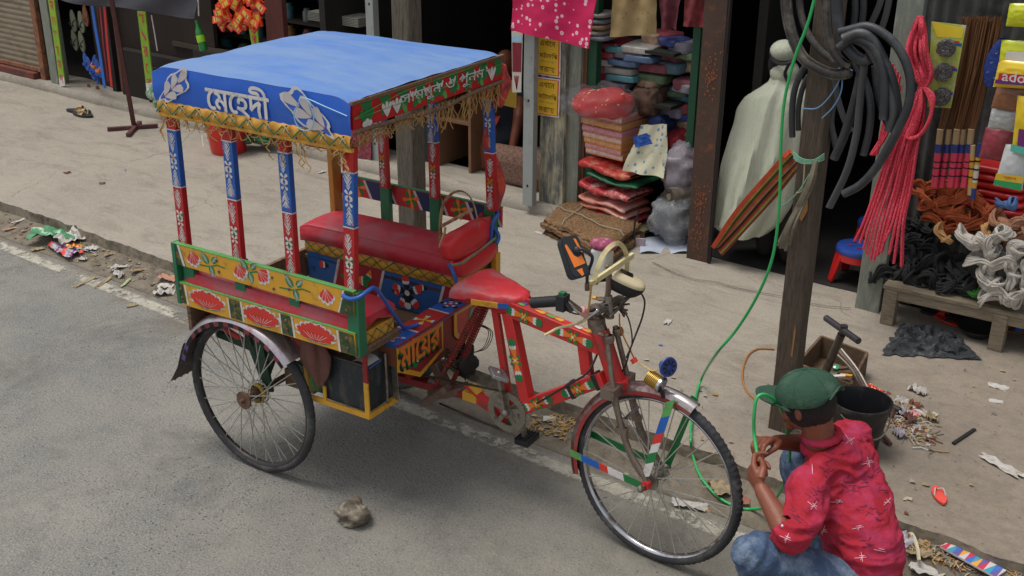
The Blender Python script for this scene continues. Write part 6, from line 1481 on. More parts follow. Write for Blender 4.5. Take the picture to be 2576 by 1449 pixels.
for k in range(34):
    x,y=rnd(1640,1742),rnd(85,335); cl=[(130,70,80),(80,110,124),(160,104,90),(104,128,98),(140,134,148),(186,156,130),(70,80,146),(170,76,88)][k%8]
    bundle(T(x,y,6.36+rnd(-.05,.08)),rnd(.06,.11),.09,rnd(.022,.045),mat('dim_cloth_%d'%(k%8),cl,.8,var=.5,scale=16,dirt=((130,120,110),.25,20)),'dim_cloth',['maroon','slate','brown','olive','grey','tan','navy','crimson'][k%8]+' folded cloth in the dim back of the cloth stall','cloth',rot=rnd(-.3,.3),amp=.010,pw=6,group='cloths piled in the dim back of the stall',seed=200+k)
# packed boxes stack
BXC=[(196,130,120),(200,140,84),(196,128,134),(206,140,82),(204,136,80),(200,132,78),(206,142,88)]
BXC=[spotmat('print_box_%d'%k,c,(170,90,100) if k%2==0 else (226,196,130),60,.28) for k,c in enumerate(BXC)]
x0=T(1452,330,5.98)
for k in range(7):
    y=[296,316,334,350,364,378,390][k]; p=T(1520,y,5.98); h=.021 if k else .026; w=.195-.004*k; g=MB().m(BXC[k]); ox=p.x-.0+.004*k; cz=p.z
    T0=Matrix.Translation((ox,6.12,cz))@Matrix.Rotation(-.10+rnd(-.03,.03),4,'Z'); g.T=T0; g.box(-w,w*.72,-.13,.16,-h,h); g.m(mat('box_face_%d'%(k%3),((214,186,180),(214,160,110),(206,150,160))[k%3],.7,var=.3,scale=50)); g.box(-w-.001,w*.72+.001,-.1315,-.125,-h*.55,h*.6);
    solo(g,'printed_box',['topmost pink printed blanket box on the stack','second printed blanket box from the top','third printed blanket box from the top','fourth printed blanket box from the top','fifth printed blanket box from the top','sixth printed blanket box from the top','bottom orange printed blanket box of the stack'][k],'box',(ox,6.0,cz-h),bevel=.006,group='stack of printed blanket boxes')
cloth([(1590,345),(1625,335),(1642,362),(1596,372)],5.93,mat('blue_print_cloth',(44,88,170),.85,var=.4,scale=50),'folded_cloth','bright blue printed cloth scrap beside the boxes',.01,8)
g=MB().m(CFB)
def conf(u,v):
    a=[(1612,315),(1680,312)];b=[(1566,430),(1672,448)]; x=(a[0][0]*(1-u)+a[1][0]*u)*(1-v)+(b[0][0]*(1-u)+b[1][0]*u)*v; y=(a[0][1]*(1-u)+a[1][1]*u)*(1-v)+(b[0][1]*(1-u)+b[1][1]*u)*v; t=6.05-.16*v; p=T(x,y,t); return (p.x,t+.014*math.sin(u*11+v*6),p.z)
g.grid(conf,34,26); g.grid(lambda u,v:(lambda p:(p[0],p[1]+.004,p[2]))(conf(1-u,v)),34,26); solo(g,'printed_cloth','pale cloth with blue and yellow confetti print draped over the quilts','cloth',tuple(T(1620,440,5.9)),smooth=60)
bundle(T(1660,340,6.22),.07,.1,.12,mat('dark_blue_cloth',(22,40,86),.9),'cloth_bundle','dark blue cloth bundle behind the confetti cloth','cloth',amp=.03,seed=33)
bundle(T(1700,350,6.3),.10,.12,.06,mat('dim_red_cloth',(140,36,44),.9,var=.4),'cloth_bundle','dim red cloth bundle left of the rusty post','cloth',amp=.03,seed=34)
bundle(T(1640,285,6.4),.16,.12,.06,mat('dim_scarlet_cloth',(128,30,30),.9,var=.4),'cloth_bundle','dim scarlet cloth bundle behind the printed boxes','cloth',amp=.03,seed=35)
# quilts
QC=[((196,44,40),(214,150,120)),((28,110,70),(20,70,50)),((190,38,48),(220,190,180)),((210,130,110),(180,176,176)),((206,120,96),(190,180,170)),((176,32,50),(190,120,110)),((208,200,150),(220,212,170))]
QL=['red quilt on top of the folded quilts','green edged quilt second from the top','red and white folded quilt third from the top','pale orange folded quilt in the middle','grey and orange folded quilt above the dark red one','dark red folded quilt near the bottom','cream quilt at the bottom of the pile']
QP=[(1545,418,.205,.028),(1565,445,.20,.016),(1545,472,.205,.030),(1540,500,.19,.018),(1545,517,.19,.018),(1545,535,.20,.026),(1575,562,.17,.020)]
for k,(x,y,w,h) in enumerate(QP):
    c=T(x,y,6.03)+V(0,.02,0); m=mat('quilt_%d'%k,QC[k][0],.55,var=.3,scale=18,dirt=(QC[k][1],.45,15),coat=.3,bump=.5,bscale=20)
    g=MB().m(m); T0=Matrix.Translation(c)@Matrix.Rotation(-.10+rnd(-.03,.03),4,'Z')
    def q_(u,v,w=w,h=h,k=k):
        t=2*PI*v; x=-w+2*w*u; sp=lambda c_:math.copysign(abs(c_)**.6,c_); e=min(1,math.sin(PI*u)*6)**.5 if 0<u<1 else .0
        y=.15*sp(math.cos(t))*(.9+.1*e); z=h*sp(math.sin(t))*(.35+.65*e)*(1+.25*math.sin(u*17+k))+.010*math.sin(u*7+k)-.02*(u-.2)
        return T0@Vector((x,y,z+.004*noise.noise(Vector((x*30,y*30,k)))))
    g.grid(lambda u,v:q_(v,u),26,44,True)
    solo(g,'folded_quilt',QL[k],'quilt',tuple(c-V(0,0,h)),smooth=60,group='pile of folded quilts')
    if k in (0,1,2,5):
        pass
bag(T(1700,545,6.02),.155,.16,.16,'clear plastic bag with grey blanket beside the rusty post',tint=(190,194,198),alpha=.35,seed=2)
bundle(T(1700,548,6.04),.13,.13,.135,mat('grey_bear_print',(92,94,100),.85,var=.5,scale=14,dirt=((190,188,170),.35,14)),'grey_blanket','charcoal blanket with pale print inside the plastic bag','blanket',amp=.03,pw=2.2,seed=41)
bundle(T(1720,415,6.1),.12,.14,.125,mat('grey_purple_blanket',(110,92,104),.8,var=.4,scale=8),'grey_blanket','grey purple blanket inside the upper plastic bag','blanket',amp=.03,seed=42,pw=2.3)
bag(T(1722,425,6.06),.15,.16,.15,'hazy plastic bag with a purple grey blanket above the grey one',tint=(196,190,200),alpha=.33,seed=3)
g=MB().m(mat('beige_roll',(140,128,110),.9));
for r_ in (.055,.040,.022): g.tube([T(1682,495,5.93)+V(0,0,0),T(1682,495,5.93)+V(.10,.25,-.0)],r_,20,caps=(r_<.03))
solo(g,'rolled_blanket','beige rolled blanket end between the two plastic bags','blanket',tuple(T(1682,510,5.93)),smooth=60)
g=MB().m(mat('white_sheet',(176,184,200),.6)); g.grid(lambda u,v:(lambda p:(p.x,p.y,.128+.012*math.sin(u*9)*v))(zf(1610+125*u,598+38*v-10*u*(1-v),.128)),20,8); solo(g,'plastic_sheet','pale plastic sheet spread under the bags at the rusty post','sheet',tuple(zf(1680,625,.125)))
# folded woven mat
MATM=mat('woven_brown_mat',(128,98,66),.9,var=.5,scale=60,dirt=((84,60,40),.5,70),bump=.9,bscale=90)
g=MB().m(MATM)
mo=[zf(1368,590,.12),zf(1530,665,.12),zf(1612,600,.12),zf(1440,528,.12)]
def matf(k):
    def f(u,v):
        p=mo[0].lerp(mo[1],u).lerp(mo[3].lerp(mo[2],u),v); w=math.sin(PI*min(1,max(0,v*1.0)))
        z=.135+.035*k+.018*noise.noise(Vector((u*4,v*3,k*3)))+.008*noise.noise(Vector((u*26,v*26,k)))+.004*math.sin(u*90)*math.sin(v*70)
        edge=min(u,1-u,v,1-v); z-=.03*k*max(0,1-edge/.05)*.2
        sh=.025*math.sin(k*2.1); return Vector((p.x+sh+.006*noise.noise(Vector((v*20,k,1))),p.y+sh*.5+.006*noise.noise(Vector((u*20,k,5))),z))
    return f
for k in range(4):
    f=matf(k); g.grid(f,70,44); g.grid(lambda u,v:f(1-u,v)-V(0,0,.022),30,20)
    ring_=[(u/30,0) for u in range(31)]+[(1,v/20) for v in range(1,21)]+[(1-u/30,1) for u in range(1,31)]+[(0,1-v/20) for v in range(1,21)]
    vs=[];
    for u,v in ring_: p=f(u,v); vs+=[p+V(rnd(-.004,.004),rnd(-.004,.004),.002),p-V(rnd(-.01,.01),rnd(-.01,.01),.024)]
    g.add(vs,[(2*i,2*i+1,2*i+3,2*i+2) for i in range(len(ring_)-1)])
mt_=solo(g,'folded_mat','folded brown woven straw mat lying on the pavement below the quilts','mat',tuple((mo[0]+mo[2])/2),smooth=60)
g=MB().m(mat('grey_cord',(140,140,120),.8)); f=matf(3); g.tube([f(.28,v/12)+V(0,0,.012) for v in range(13)],.004,5); g.tube([f(u/20,.42)+V(0,0,.012) for u in range(21)],.004,5); o=g.build('binding_cord',parent=mt_);
bundle(T(1440,545,5.90),.10,.07,.045,MATM,'mat_roll','curled end of a brown woven mat against the green door frame','mat',amp=.03,seed=51,rot=-.5)
# white slipper label and stick in front
card([(1602,598),(1624,600),(1622,642),(1600,640)],5.82,mat('pale_pink_slipper',(176,160,170),.8),'slipper','pale pinkish slipper leaning near the folded mat',cat='slipper',th=.015)
g=MB().m(BLK); g.tube([T(1608,530,5.8),T(1597,560,5.8),T(1590,645,5.8)],.006,6); solo(g,'black_stick','thin black stick beside the pale slipper','stick',tuple(T(1590,645,5.8)))
g=MB().m(mat('slipper_tag',(190,186,176),.8)); c=zf(1356,586,.126); g.box(c.x-.03,c.x+.03,c.y-.012,c.y+.012,.125,.129); solo(g,'paper_tag','small white paper tag on the pavement left of the mat','paper',(c.x,c.y,.125))

g=MB().m(MAROONW); g.beam(T(1268,-22,5.83),T(1800,-22,5.83),.03,.03); solo(g,'hanging_rail','timber rail just above the frame from which the cloths hang','rail',tuple(T(1500,-22,5.83)))
# ---------- right hand stall and everything small ----------
POLEW=mat('old_pole_timber',(92,80,68),.9,var=.35,scale=5,stretch=(16,16,1.3),dirt=((64,56,48),.5,9),bump=.5,bscale=24)
def polex(g,p):
    g.m(mat('raw_wood_chip',(160,112,66),.9)); pl=Plane((p.x,p.y-.001,0),(1,0,0),(0,0,1)); g.poly(pl,[(-.02,1.13),(.0,1.11),(.02,1.16),(.015,1.22),(-.005,1.25),(-.012,1.17)],.003); g.poly(pl,[(.02,.50),(.028,.50),(.03,.62),(.022,.66)],.003)
pb=zf(1957,1085,.12)
postobj('wooden_pole','dark weathered wooden pole with bicycle tyres hung on it','pole',0,0,.12,.098,.085,POLEW,loc=Vector((pb.x,pb.y,.12)),extra=polex,bev=.006)
TP=pb.y
def tubepx(pts,t,r_in,mt,name,label,cat,group=None,flat=1,n=9,seg=36,parent=None,knob=False,t2=None):
    r=r_in*.86; k=len(pts); P_=[T(x,y,t+((t2-t)*i/(k-1) if t2 is not None else 0)) for i,(x,y) in enumerate(pts)]
    g=MB().m(mt); cur=bez(P_,seg); g.tube(cur,r,n,flat=flat)
    if knob:
        for i in range(0,len(cur)-1,1):
            d=(cur[i+1]-cur[i]).normalized(); s_=d.cross(Vector((0,1,0))).normalized(); c=cur[i]
            for sg in (-1,1): g.beam(c+s_*sg*r*.75+V(0,-r*.5,0),c+s_*sg*r*1.12+V(0,-r*.5,0),r*.34,r*.5,(0,1,0))
    return solo(g,name,label,cat,tuple(P_[-1]),smooth=60,group=group)
TUB=mat('inner_tube_rubber',(50,52,56),.5,var=.25,dirt=((84,84,84),.35,9)); TUB2=mat('grey_inner_tube',(74,74,76),.6,var=.2); TYR=mat('used_tyre_rubber',(66,62,60),.8,var=.3,dirt=((110,104,94),.45,14),bump=.4)
G1='bicycle tyres hung on the pole'; G2='inner tubes hung on the pole'
tubepx([(1979,-25),(1981,20),(1987,58),(2000,103),(2024,146),(2062,172),(2104,186),(2140,182)],TP-.06,.022,TYR,'bicycle_tyre','knobbly bicycle tyre hanging on the left of the pole','tyre',G1,knob=True,seg=80)
tubepx([(2010,-25),(2014,30),(2030,80),(2062,125),(2100,155)],TP-.03,.016,TYR,'bicycle_tyre','worn bicycle tyre just inside the knobbly one','tyre',G1)
tubepx([(2078,-25),(2081,20),(2084,75),(2096,122),(2120,156),(2140,166)],TP-.10,.018,TYR,'bicycle_tyre','ribbed bicycle tyre in front of the pole','tyre',G1,knob=True,seg=80)
tubepx([(2104,-25),(2106,30),(2110,70),(2124,108),(2148,138),(2172,152),(2187,146)],TP-.12,.025,TUB,'bicycle_tyre','thick smooth dark tyre right of the ribbed one','tyre',G1)
tubepx([(2112,80),(2135,76),(2180,66),(2222,84),(2258,118),(2282,165),(2291,215),(2284,268),(2262,318),(2240,362),(2205,420),(2165,465),(2122,488)],TP-.14,.019,TUB,'inner_tube','black inner tube making the outermost right loop','inner tube',G2)
tubepx([(2120,98),(2160,84),(2192,96),(2220,145),(2244,200),(2256,262),(2258,318)],TP-.17,.021,TUB,'inner_tube','dark inner tube arching just inside the outermost loop','inner tube',G2,t2=TP-.1)
tubepx([(2130,92),(2175,110),(2205,150),(2232,215),(2246,280),(2236,330)],TP-.13,.020,TUB2,'inner_tube','grey black inner tube in the middle of the right loops','inner tube',G2)
tubepx([(2176,150),(2168,210),(2162,270),(2154,340),(2130,430),(2086,522)],TP-.11,.018,TUB2,'inner_tube','grey flattened tube ending in a cut end left of the red rope','inner tube',G2,flat=.7)
tubepx([(2170,160),(2158,220),(2140,290),(2120,350),(2098,400)],TP-.07,.020,TUB,'inner_tube','black inner tube hanging straight beside the pole','inner tube',G2)
tubepx([(2030,160),(2012,190),(1998,230),(1992,285),(1993,345)],TP+.0,.015,TUB,'inner_tube','black inner tube hanging left of the pole','inner tube',G2)
tubepx([(2034,190),(2018,225),(2008,275),(2008,328)],TP+.03,.013,TUB2,'inner_tube','short grey tube end hanging behind the left black tube','inner tube',G2)
tubepx([(2100,200),(2108,250),(2124,300),(2142,332)],TP-.02,.014,TUB2,'inner_tube','thin grey tube crossing behind the straight black one','inner tube',G2)
tubepx([(2200,165),(2208,230),(2222,285),(2240,328)],TP-.05,.016,TUB,'inner_tube','dark tube hanging between the two right loops','inner tube',G2)
tubepx([(2110,120),(2150,96),(2196,118),(2218,170),(2226,230),(2222,300)],TP-.15,.019,TUB,'inner_tube','black tube loop between the inner arch and the pole','inner tube',G2)
tubepx([(2146,150),(2176,205),(2190,262),(2186,330),(2172,390)],TP-.09,.017,TUB,'inner_tube','dark tube hanging straight from the smooth tyre','inner tube',G2)
tubepx([(2090,190),(2096,250),(2090,310),(2104,372)],TP+.06,.016,TUB2,'inner_tube','grey tube hanging just behind the pole','inner tube',G2)
for k,(a,b,l) in enumerate((((2150,-20),(2147,70),'black tube strip hanging at the top right of the tyres'),((2172,-20),(2166,72),'second dark strip right of the tyres'),((2222,-20),(2190,62),'pale grey strip slanting at the top right of the tyres'),((2240,-20),(2214,84),'grey strip furthest right above the loops'))):
    tubepx([a,((a[0]+b[0])/2+3,(a[1]+b[1])/2),b],TP+.15+.03*k,.016,TUB2 if k>1 else TUB,'rubber_strip',l,'rubber strip','rubber strips above the loops',flat=.5)
g=MB().m(mat('pale_blue_string',(110,150,190),.6));
for P_ in ([(2118,168),(2110,205),(2085,245),(2055,272),(2020,273)],[(2120,168),(2116,230),(2095,270),(2068,297)],[(2100,180),(2120,168),(2145,178)],[(2118,170),(2128,160)]): g.tube(bez([T(x,y,TP-.06) for x,y in P_],16),.0028,5)
solo(g,'blue_string','loose pale blue string tied round the pole below the tyres','string',tuple(T(2068,297,TP-.06)))
g=MB().m(mat('mint_twine',(120,180,150),.7));
for k in range(4): g.tube(bez([T(1996,382+5*k,TP-.04),T(2016,398+4*k,TP-.05),T(2046,402+3*k,TP-.05),T(2074,386+5*k,TP-.03)],12),.0022,5)
g.tube(bez([T(2060,405,TP-.05),T(2035,440,TP-.05),T(2010,480,TP-.05),T(1985,505,TP-.04),T(1965,520,TP-.03)],16),.0028,5); g.m(mat('grey_twine',(170,160,130),.8)).tube(bez([T(2024,405,TP-.05),T(2022,450,TP-.05),T(2016,480,TP-.05),T(2003,485,TP-.05)],12),.003,5)
solo(g,'twine_lashing','mint and grey twine lashed round the pole above the grey rope','twine',tuple(T(2030,400,TP-.05)))
g=MB().m(mat('frayed_grey_rope',(120,112,96),.95,var=.3,scale=40))
for k in range(16):
    o=rnd(-7,7); P_=[T(2052+o*.4,405,TP-.06),T(2040+o,455,TP-.07+rnd(-.02,.02)),T(2012+o*1.2,520,TP-.07),T(1988+o*1.5,570,TP-.07+rnd(-.03,.03)),T(1972+o*2,612+rnd(-6,20),TP-.06)]; g.tube(bez(P_,16),.006,5)
solo(g,'grey_rope','frayed grey rope hank tied to the pole and hanging to the left','rope',tuple(T(1972,625,TP-.06)))
# hanging folded leaflets
LC=[(196,70,44),(190,150,70),(60,80,44),(200,84,50),(176,130,90),(44,36,30),(190,60,44),(160,170,90),(150,60,40)]
for k in range(9):
    o=k*6.0-24; g=MB().m(mat('leaflet_%d'%k,LC[k],.6,var=.25,scale=30))
    P_=[T(1992+o*.5,412+o*.75-abs(k-4)*2,TP+.008*k),T(1930+o*.75,478+o*.66,TP+.008*k),T(1872+o*.7,545+o*.6,TP+.008*k),T(1813+o*.45,610+o*.35+abs(k-4)*3,TP+.008*k)]
    cur=bez(P_,18)
    for i in range(len(cur)-1): g.beam(cur[i],cur[i+1]+(cur[i+1]-cur[i])*.05,.016,.09,(0,1,.25))
    solo(g,'folded_leaflet',['orange red','ochre','dark green','brick red','tan','near black','red','pale green','dull red'][k]+' folded sheet in the slanting bundle tied to the pole','leaflet',tuple(cur[-1]),smooth=0,group='bundle of folded sheets tied to the pole')
# green hose and brown cable
HP=[T(x,y,TP-.16+.0*i) for i,(x,y) in enumerate(((2052,-15),(2032,60),(1998,150),(1974,250),(1965,350),(1963,450),(1957,560),(1940,660),(1902,750),(1852,830),(1802,890)))]
zh=lambda x,y:zg(x,y)+V(0,0,.010)
HP+=[zf(1766,950,.17),zf(1746,1015,.142),zf(1738,1078,.142),zf(1738,1100,.146),zf(1738,1112,.140),zh(1740,1150)+V(0,0,.015),zh(1760,1200),zh(1800,1250),zh(1850,1280),zh(1892,1286),PD(1936,1270,4.5),PD(1966,1230,4.32),PD(1983,1180,4.15),PD(1986,1120,4.02),PD(1976,1060,3.92),PD(1956,1015,3.86),PD(1925,993,3.82),PD(1904,1002,3.81),PD(1897,1045,3.82),PD(1897,1090,3.84),PD(1903,1130,3.82),PD(1906,1156,3.80)]
g=MB().m(mat('green_air_hose',(44,170,92),.35,coat=.3,var=.08)); g.tube(bez(HP,260),.0062,10); solo(g,'air_hose','long thin green air hose from above, over the pavement, to the man\'s hands','hose',tuple(HP[17]),smooth=60)
g=MB().m(mat('orange_brown_cable',(160,112,66),.6)); g.tube(bez([zf(1948,878,.13),zf(1905,878,.128),zf(1878,900,.128),zf(1867,945,.128),zf(1878,982,.128),zf(1900,1006,.128)],24),.006,6); solo(g,'cable','orange brown cable curving on the pavement left of the pole base','cable',tuple(zf(1900,1006,.128)))
# grey plank post, tin sheet, rope etc.
postobj('plank_post','grey plank post behind the red rope, standing beside the stool','post',2180,782,.12,.135,.05,GREYP)
g=MB().m(mat('dark_grey_tin',(84,86,84),.6,.3,var=.3,dirt=((54,52,50),.5,6)))
a=T(2262,400,6.0).x; g.grid(lambda u,v:(a+1.6*u,6.02-.012*math.cos(u*150),.12+2.0*v),200,3); solo(g,'tin_sheet','grey corrugated tin sheet wall behind the ropes and brooms','wall',(a+.8,6.02,.12),smooth=60)
RR=mat('red_braided_rope',(200,36,62),.7,var=.25,scale=140,dirt=((230,150,160),.35,190),bump=.4,bscale=150)
TR=5.55
def hank(pts_list,name,label,r=.0062):
    g=MB().m(RR)
    for P_ in pts_list:
        for j in range(2): ox,od=(0,0) if j==0 else (rnd(-5,5),rnd(.0,.03)); g.tube(bez([T(x+ox*(i+1)/len(P_),y-(4*j if i==len(P_)-1 else 0),TR+d+od) for i,(x,y,d) in enumerate(P_)],30),r*1.12,6)
    return solo(g,name,label,'rope',tuple(T(2325,215,TR)),smooth=60,group='red ropes hung at the stall')
up=[];
for k in range(11):
    f=k/10; up.append([(2311+8*f,42,0),(2296+30*f,75,rnd(-.02,.02)),(2282+48*f,130,rnd(-.03,.03)),(2296+46*f,185,rnd(-.02,.02)),(2318+14*f,216,0)])
hank(up,'rope_hank','upper gathered part of the red braided rope hank',.0078)
lo_=[]
for k in range(7):
    f=k/6; lo_.append([(2320,214,0),(2338+12*f,250-6*f,-.02),(2343-8*f,290+14*f,-.03),(2318-6*f,335+6*f,-.03),(2282+4*f,345+4*f,-.02),(2296+16*f,300,-.01),(2318,218,0)])
hank(lo_,'rope_loops','short looped bows of red rope below the knot',.006)
ends=[(2150,606),(2162,612),(2172,628),(2182,640),(2190,654),(2198,656),(2206,644),(2216,636),(2226,606),(2236,640),(2248,663),(2267,671)]
ln_=[]
for k,(ex,ey) in enumerate(ends):
    f=k/11; ln_.append([(2318,216,0),(2280+44*f,280,rnd(-.03,.03)),(2240+66*f,370,rnd(-.03,.02)),(2205+86*f,470,rnd(-.03,.02)),(2172+100*f,560,-.04),(ex,ey,-.06)])
hank(ln_,'rope_tails','long hanging tails of the red braided rope',.0066)
ln2=[]
for k in range(4): ln2.append([(2246+6*k,160+k*10,.03),(2236+6*k,250,.03),(2215+5*k,340,.03),(2205-5*k,390,.03),(2225+4*k,310,.05),(2250+5*k,220,.04)])
hank(ln2,'rope_hank','second red rope hank partly hidden behind the black tubes',.006)
# scourer card
sc=thing('scourer_card','yellow green hanging card with three round steel scourers','scourer pack',tuple(T(2380,270,5.62)))
q=[T(x,y,5.62) for x,y in ((2344,54),(2431,64),(2392,272),(2333,268))]; pl=Plane((0,5.62,0),(1,0,0),(0,0,1)); g=MB().m(mat('card_yellow_green',(176,186,84),.5,var=.35,scale=14,dirt=((200,206,190),.4,22)))
g.prism(pl,[(v.x,v.z) for v in q],-.002,.003); f=lambda a,b:(lambda v:(v.x,v.z))(q[0].lerp(q[1],a).lerp(q[3].lerp(q[2],a),b)); g.m(mat('card_bright_yellow',(226,200,50),.5)).poly(pl,[f(0,0),f(.95,.03),f(.95,.15),f(.2,.17)],.004)
g.m(LRED);
for b in (.19,.49,.78): g.poly(pl,[f(.35,b),f(.9,b),f(.9,b+.025),f(.35,b+.025)],.0045)
g.m(BLU)
for b in (.24,.54,.83): g.poly(pl,[f(.7,b-.02),f(.98,b-.03),f(.98,b+.01),f(.7,b+.0)],.0043)
P2(g,'card',sc,smooth=0)
SC=mat('steel_wool',(104,102,100),.5,.5,var=.4,scale=120,bump=1,bscale=130)
for x,y in ((2382,120),(2374,182),(2370,243)):
    c=T(x,y,5.60); g=MB().m(SC); g.ball(c,(.043,.022,.045),18,12)
    for k in range(26): a=rnd(0,6.28);b=rnd(0,6.28); g.tube([c+V(.045*math.cos(a+t*b*.3)*(.3+.7*t/5),-.024,.045*math.sin(a+t*b*.3)*(.3+.7*t/5)) for t in range(6)],.0018,4,caps=False)
    P2(g,'scourer',sc,smooth=60)
# brooms
BRI=mat('brown_broom_fibre',(112,74,44),.9,var=.35,scale=30,stretch=(1,1,.1)); PKH=mat('pink_handle',(220,66,96),.45); BLH=mat('blue_handle_band',(44,60,130),.5)
for k,(xt,xm,xb) in enumerate(((2432,2366,2350),(2452,2388,2368),(2472,2408,2390),(2490,2424,2404),(2508,2444,2424))):
    t=5.74+.02*(k%2); br=thing('hand_broom',['leftmost brown fibre broom with pink handle','second brown fibre broom from the left','middle brown fibre broom of the five','fourth brown fibre broom from the left','rightmost brown fibre broom next to the blue bag'][k],'broom',tuple(T(xb,470,t)),group='brown fibre brooms hung upside down')
    g=MB().m(BRI)
    for j in range(34):
        o=rnd(-1,1); g.tube([T(xt+o*14,48+rnd(-8,10),t+rnd(-.03,.03)),T((xt*.6+xm*.4)+o*13,180,t+rnd(-.025,.025)),T(xm+o*7,330+rnd(0,10),t+rnd(-.01,.01))],.0042,4,caps=False)
    P2(g,'bristles',br,smooth=60)
    g=MB().m(TAN).tube([T(xm,325,t-.012),T(xm-4,362,t-.012)],.016,10); g.m(BLH).tube([T(xm-4,362,t-.012),T(xm-6,384,t-.012)],.0165,10); g.m(PKH).tube([T(xm-6,384,t-.012),T(xb,470,t-.012)],.0165,10); g.m(BLK)
    for y in (405,420,440): g.tube([T(xm-6+(xb-xm+6)*(y-384)/86,y,t-.012),T(xm-6+(xb-xm+6)*(y+3-384)/86,y+3,t-.012)],.0172,10)
    P2(g,'handle',br,smooth=50)
for pts,mts,lab in (([(2448,365),(2440,490)],(mat('tan_stick',(190,160,110),.5),YEL),'tan and yellow banded stick between the pink handles'),([(2466,360),(2446,500)],(BLH,mat('cream_band',(210,206,190),.5)),'blue stick with white and yellow bands')):
    g=MB(); a=T(*pts[0],5.72);b=T(*pts[1],5.72)
    for i,(f0,f1) in enumerate(((0,.25),(.25,.38),(.38,.7),(.7,.8),(.8,1))): g.m((mts[0],YEL,mts[1],YEL,mts[0])[i]).tube([a.lerp(b,f0),a.lerp(b,f1)],.013,9)
    g.m(BLK); [g.tube([a.lerp(b,f_),a.lerp(b,f_+.03)],.0136,9) for f_ in (.3,.45,.62)]
    solo(g,'brush_handle',lab,'handle',tuple(b),smooth=50)
g=MB().m(mat('blue_striped_bag',(34,58,130),.5,var=.3,bump=.4)); c=T(2508,158,5.72);
def bb_(u,v): a=2*PI*u; w=.055*math.sin(PI*(.08+.88*v))**.6; return (c.x+w*math.cos(a)+.02*(v-.5),c.y+.03*math.sin(a),c.z+.115*(v-.5)*2)
g.grid(bb_,20,12,True); g.m(mat('pale_stripe',(130,150,200),.5));
for k in range(4): g.tube([bb_(.62+.03*k,.1+.2*k),bb_(.80+.02*k,.22+.2*k)],.003,4)
solo(g,'blue_packet','blue packet with pale diagonal stripes right of the brooms','packet',tuple(c),smooth=60)
# packets at the frame edge
def pouch(pxs,t,mt,name,label,deco=None,group='packets hung at the right edge'):
    q=[T(x,y,t) for x,y in pxs]; g=MB().m(mt)
    def f(u,v,s=1):
        p=q[0].lerp(q[1],u).lerp(q[3].lerp(q[2],u),v); return Vector((p.x,t-s*(.022*(math.sin(PI*u)*math.sin(PI*v))**.5+.004*noise.noise(Vector((u*7,v*9,t*10)))),p.z))
    g.grid(f,18,18); g.grid(lambda u,v:f(1-u,v,-1),12,12)
    if deco:
        pl=Plane((0,t-.026,0),(1,0,0),(0,0,1)); fp=lambda a,b:(lambda v:(v.x,v.z))(q[0].lerp(q[1],a).lerp(q[3].lerp(q[2],a),b)); deco(g,pl,fp)
    solo(g,name,label,'packet',tuple(q[3]),smooth=60,group=group)
YG=mat('lime_yellow_pouch',(200,206,40),.3,coat=.4,var=.15); YY=mat('yellow_pouch',(226,194,44),.3,coat=.4,var=.1); SV=mat('silver_pouch',(186,186,184),.3,.2,coat=.4,var=.25,bump=.6)
def d_ador(g,pl,f):
    g.m(mat('label_red',(196,44,56),.4)).poly(pl,[f(.1,.45),f(.95,.45),f(.95,.68),f(.1,.68)],.001); g.m(mat('label_purple',(110,44,110),.4)).poly(pl,[f(.05,.68),f(.9,.68),f(.9,.84),f(.05,.84)],.001)
    x,y=f(.52,.56); w=abs(f(.9,.5)[0]-f(.1,.5)[0]); g.text(pl,'ador',x,y,w*.85,w*.30,WHT,.002,.01)
pouch([(2540,8),(2620,8),(2610,70),(2530,66)],5.50,YG,'pouch','lime pouch at the top right edge')
pouch([(2520,100),(2620,105),(2600,190),(2510,185)],5.52,YG,'pouch','lime and white pouch above the red labelled yellow one',lambda g,pl,f:(g.m(WHT).poly(pl,[f(.2,.3),f(.9,.3),f(.9,.6),f(.2,.6)],.001),g.m(BLK).poly(pl,[f(.1,.8),f(.9,.8),f(.9,.85),f(.1,.85)],.001)))
pouch([(2514,150),(2630,160),(2610,225),(2498,218)],5.47,YY,'pouch','yellow pouch with red and purple label at the right edge',d_ador)
pouch([(2510,212),(2585,222),(2570,282),(2492,272)],5.50,mat('brown_picture_pouch',(140,92,62),.4,var=.5,scale=16,coat=.3),'pouch','brown pictured pouch below the yellow labelled one')
pouch([(2496,268),(2570,280),(2552,332),(2484,322)],5.52,SV,'pouch','silver crumpled pouch below the brown pictured one')
pouch([(2560,240),(2640,250),(2620,400),(2545,380)],5.46,YY,'pouch','large yellow pouch with a purple emblem cut by the frame edge',lambda g,pl,f:(g.m(mat('label_purple',(0,0,0))).poly(pl,[f(.2,.55),f(.8,.55),f(.8,.85),f(.2,.85)],.001),g.m(mat('label_teal',(90,180,160),.4)).poly(pl,[f(0,.85),f(1,.85),f(1,.98),f(0,.98)],.001)))
pouch([(2480,318),(2550,326),(2535,405),(2462,398)],5.58,mat('crimson_film',(150,60,70),.35,var=.5,scale=10,coat=.4),'pouch','crimson film pouch left of the white green one')
pouch([(2530,362),(2590,368),(2572,478),(2502,462)],5.48,mat('white_pouch',(200,204,204),.4,var=.1),'pouch','white pouch with yellow and green foot and small letters',lambda g,pl,f:(g.m(YE2).poly(pl,[f(0,.70),f(1,.66),f(1,.82),f(0,.86)],.001),g.m(mat('label_green',(50,150,90),.4)).poly(pl,[f(0,.86),f(1,.82),f(1,.99),f(0,.99)],.0012),g.text(pl,'\u09ab\u09cd\u09b0\u09c7\u09b6',*f(.5,.76),abs(f(.9,.5)[0]-f(.1,.5)[0])*.7,.016,mat('label_red',(0,0,0)),.003,.01)))
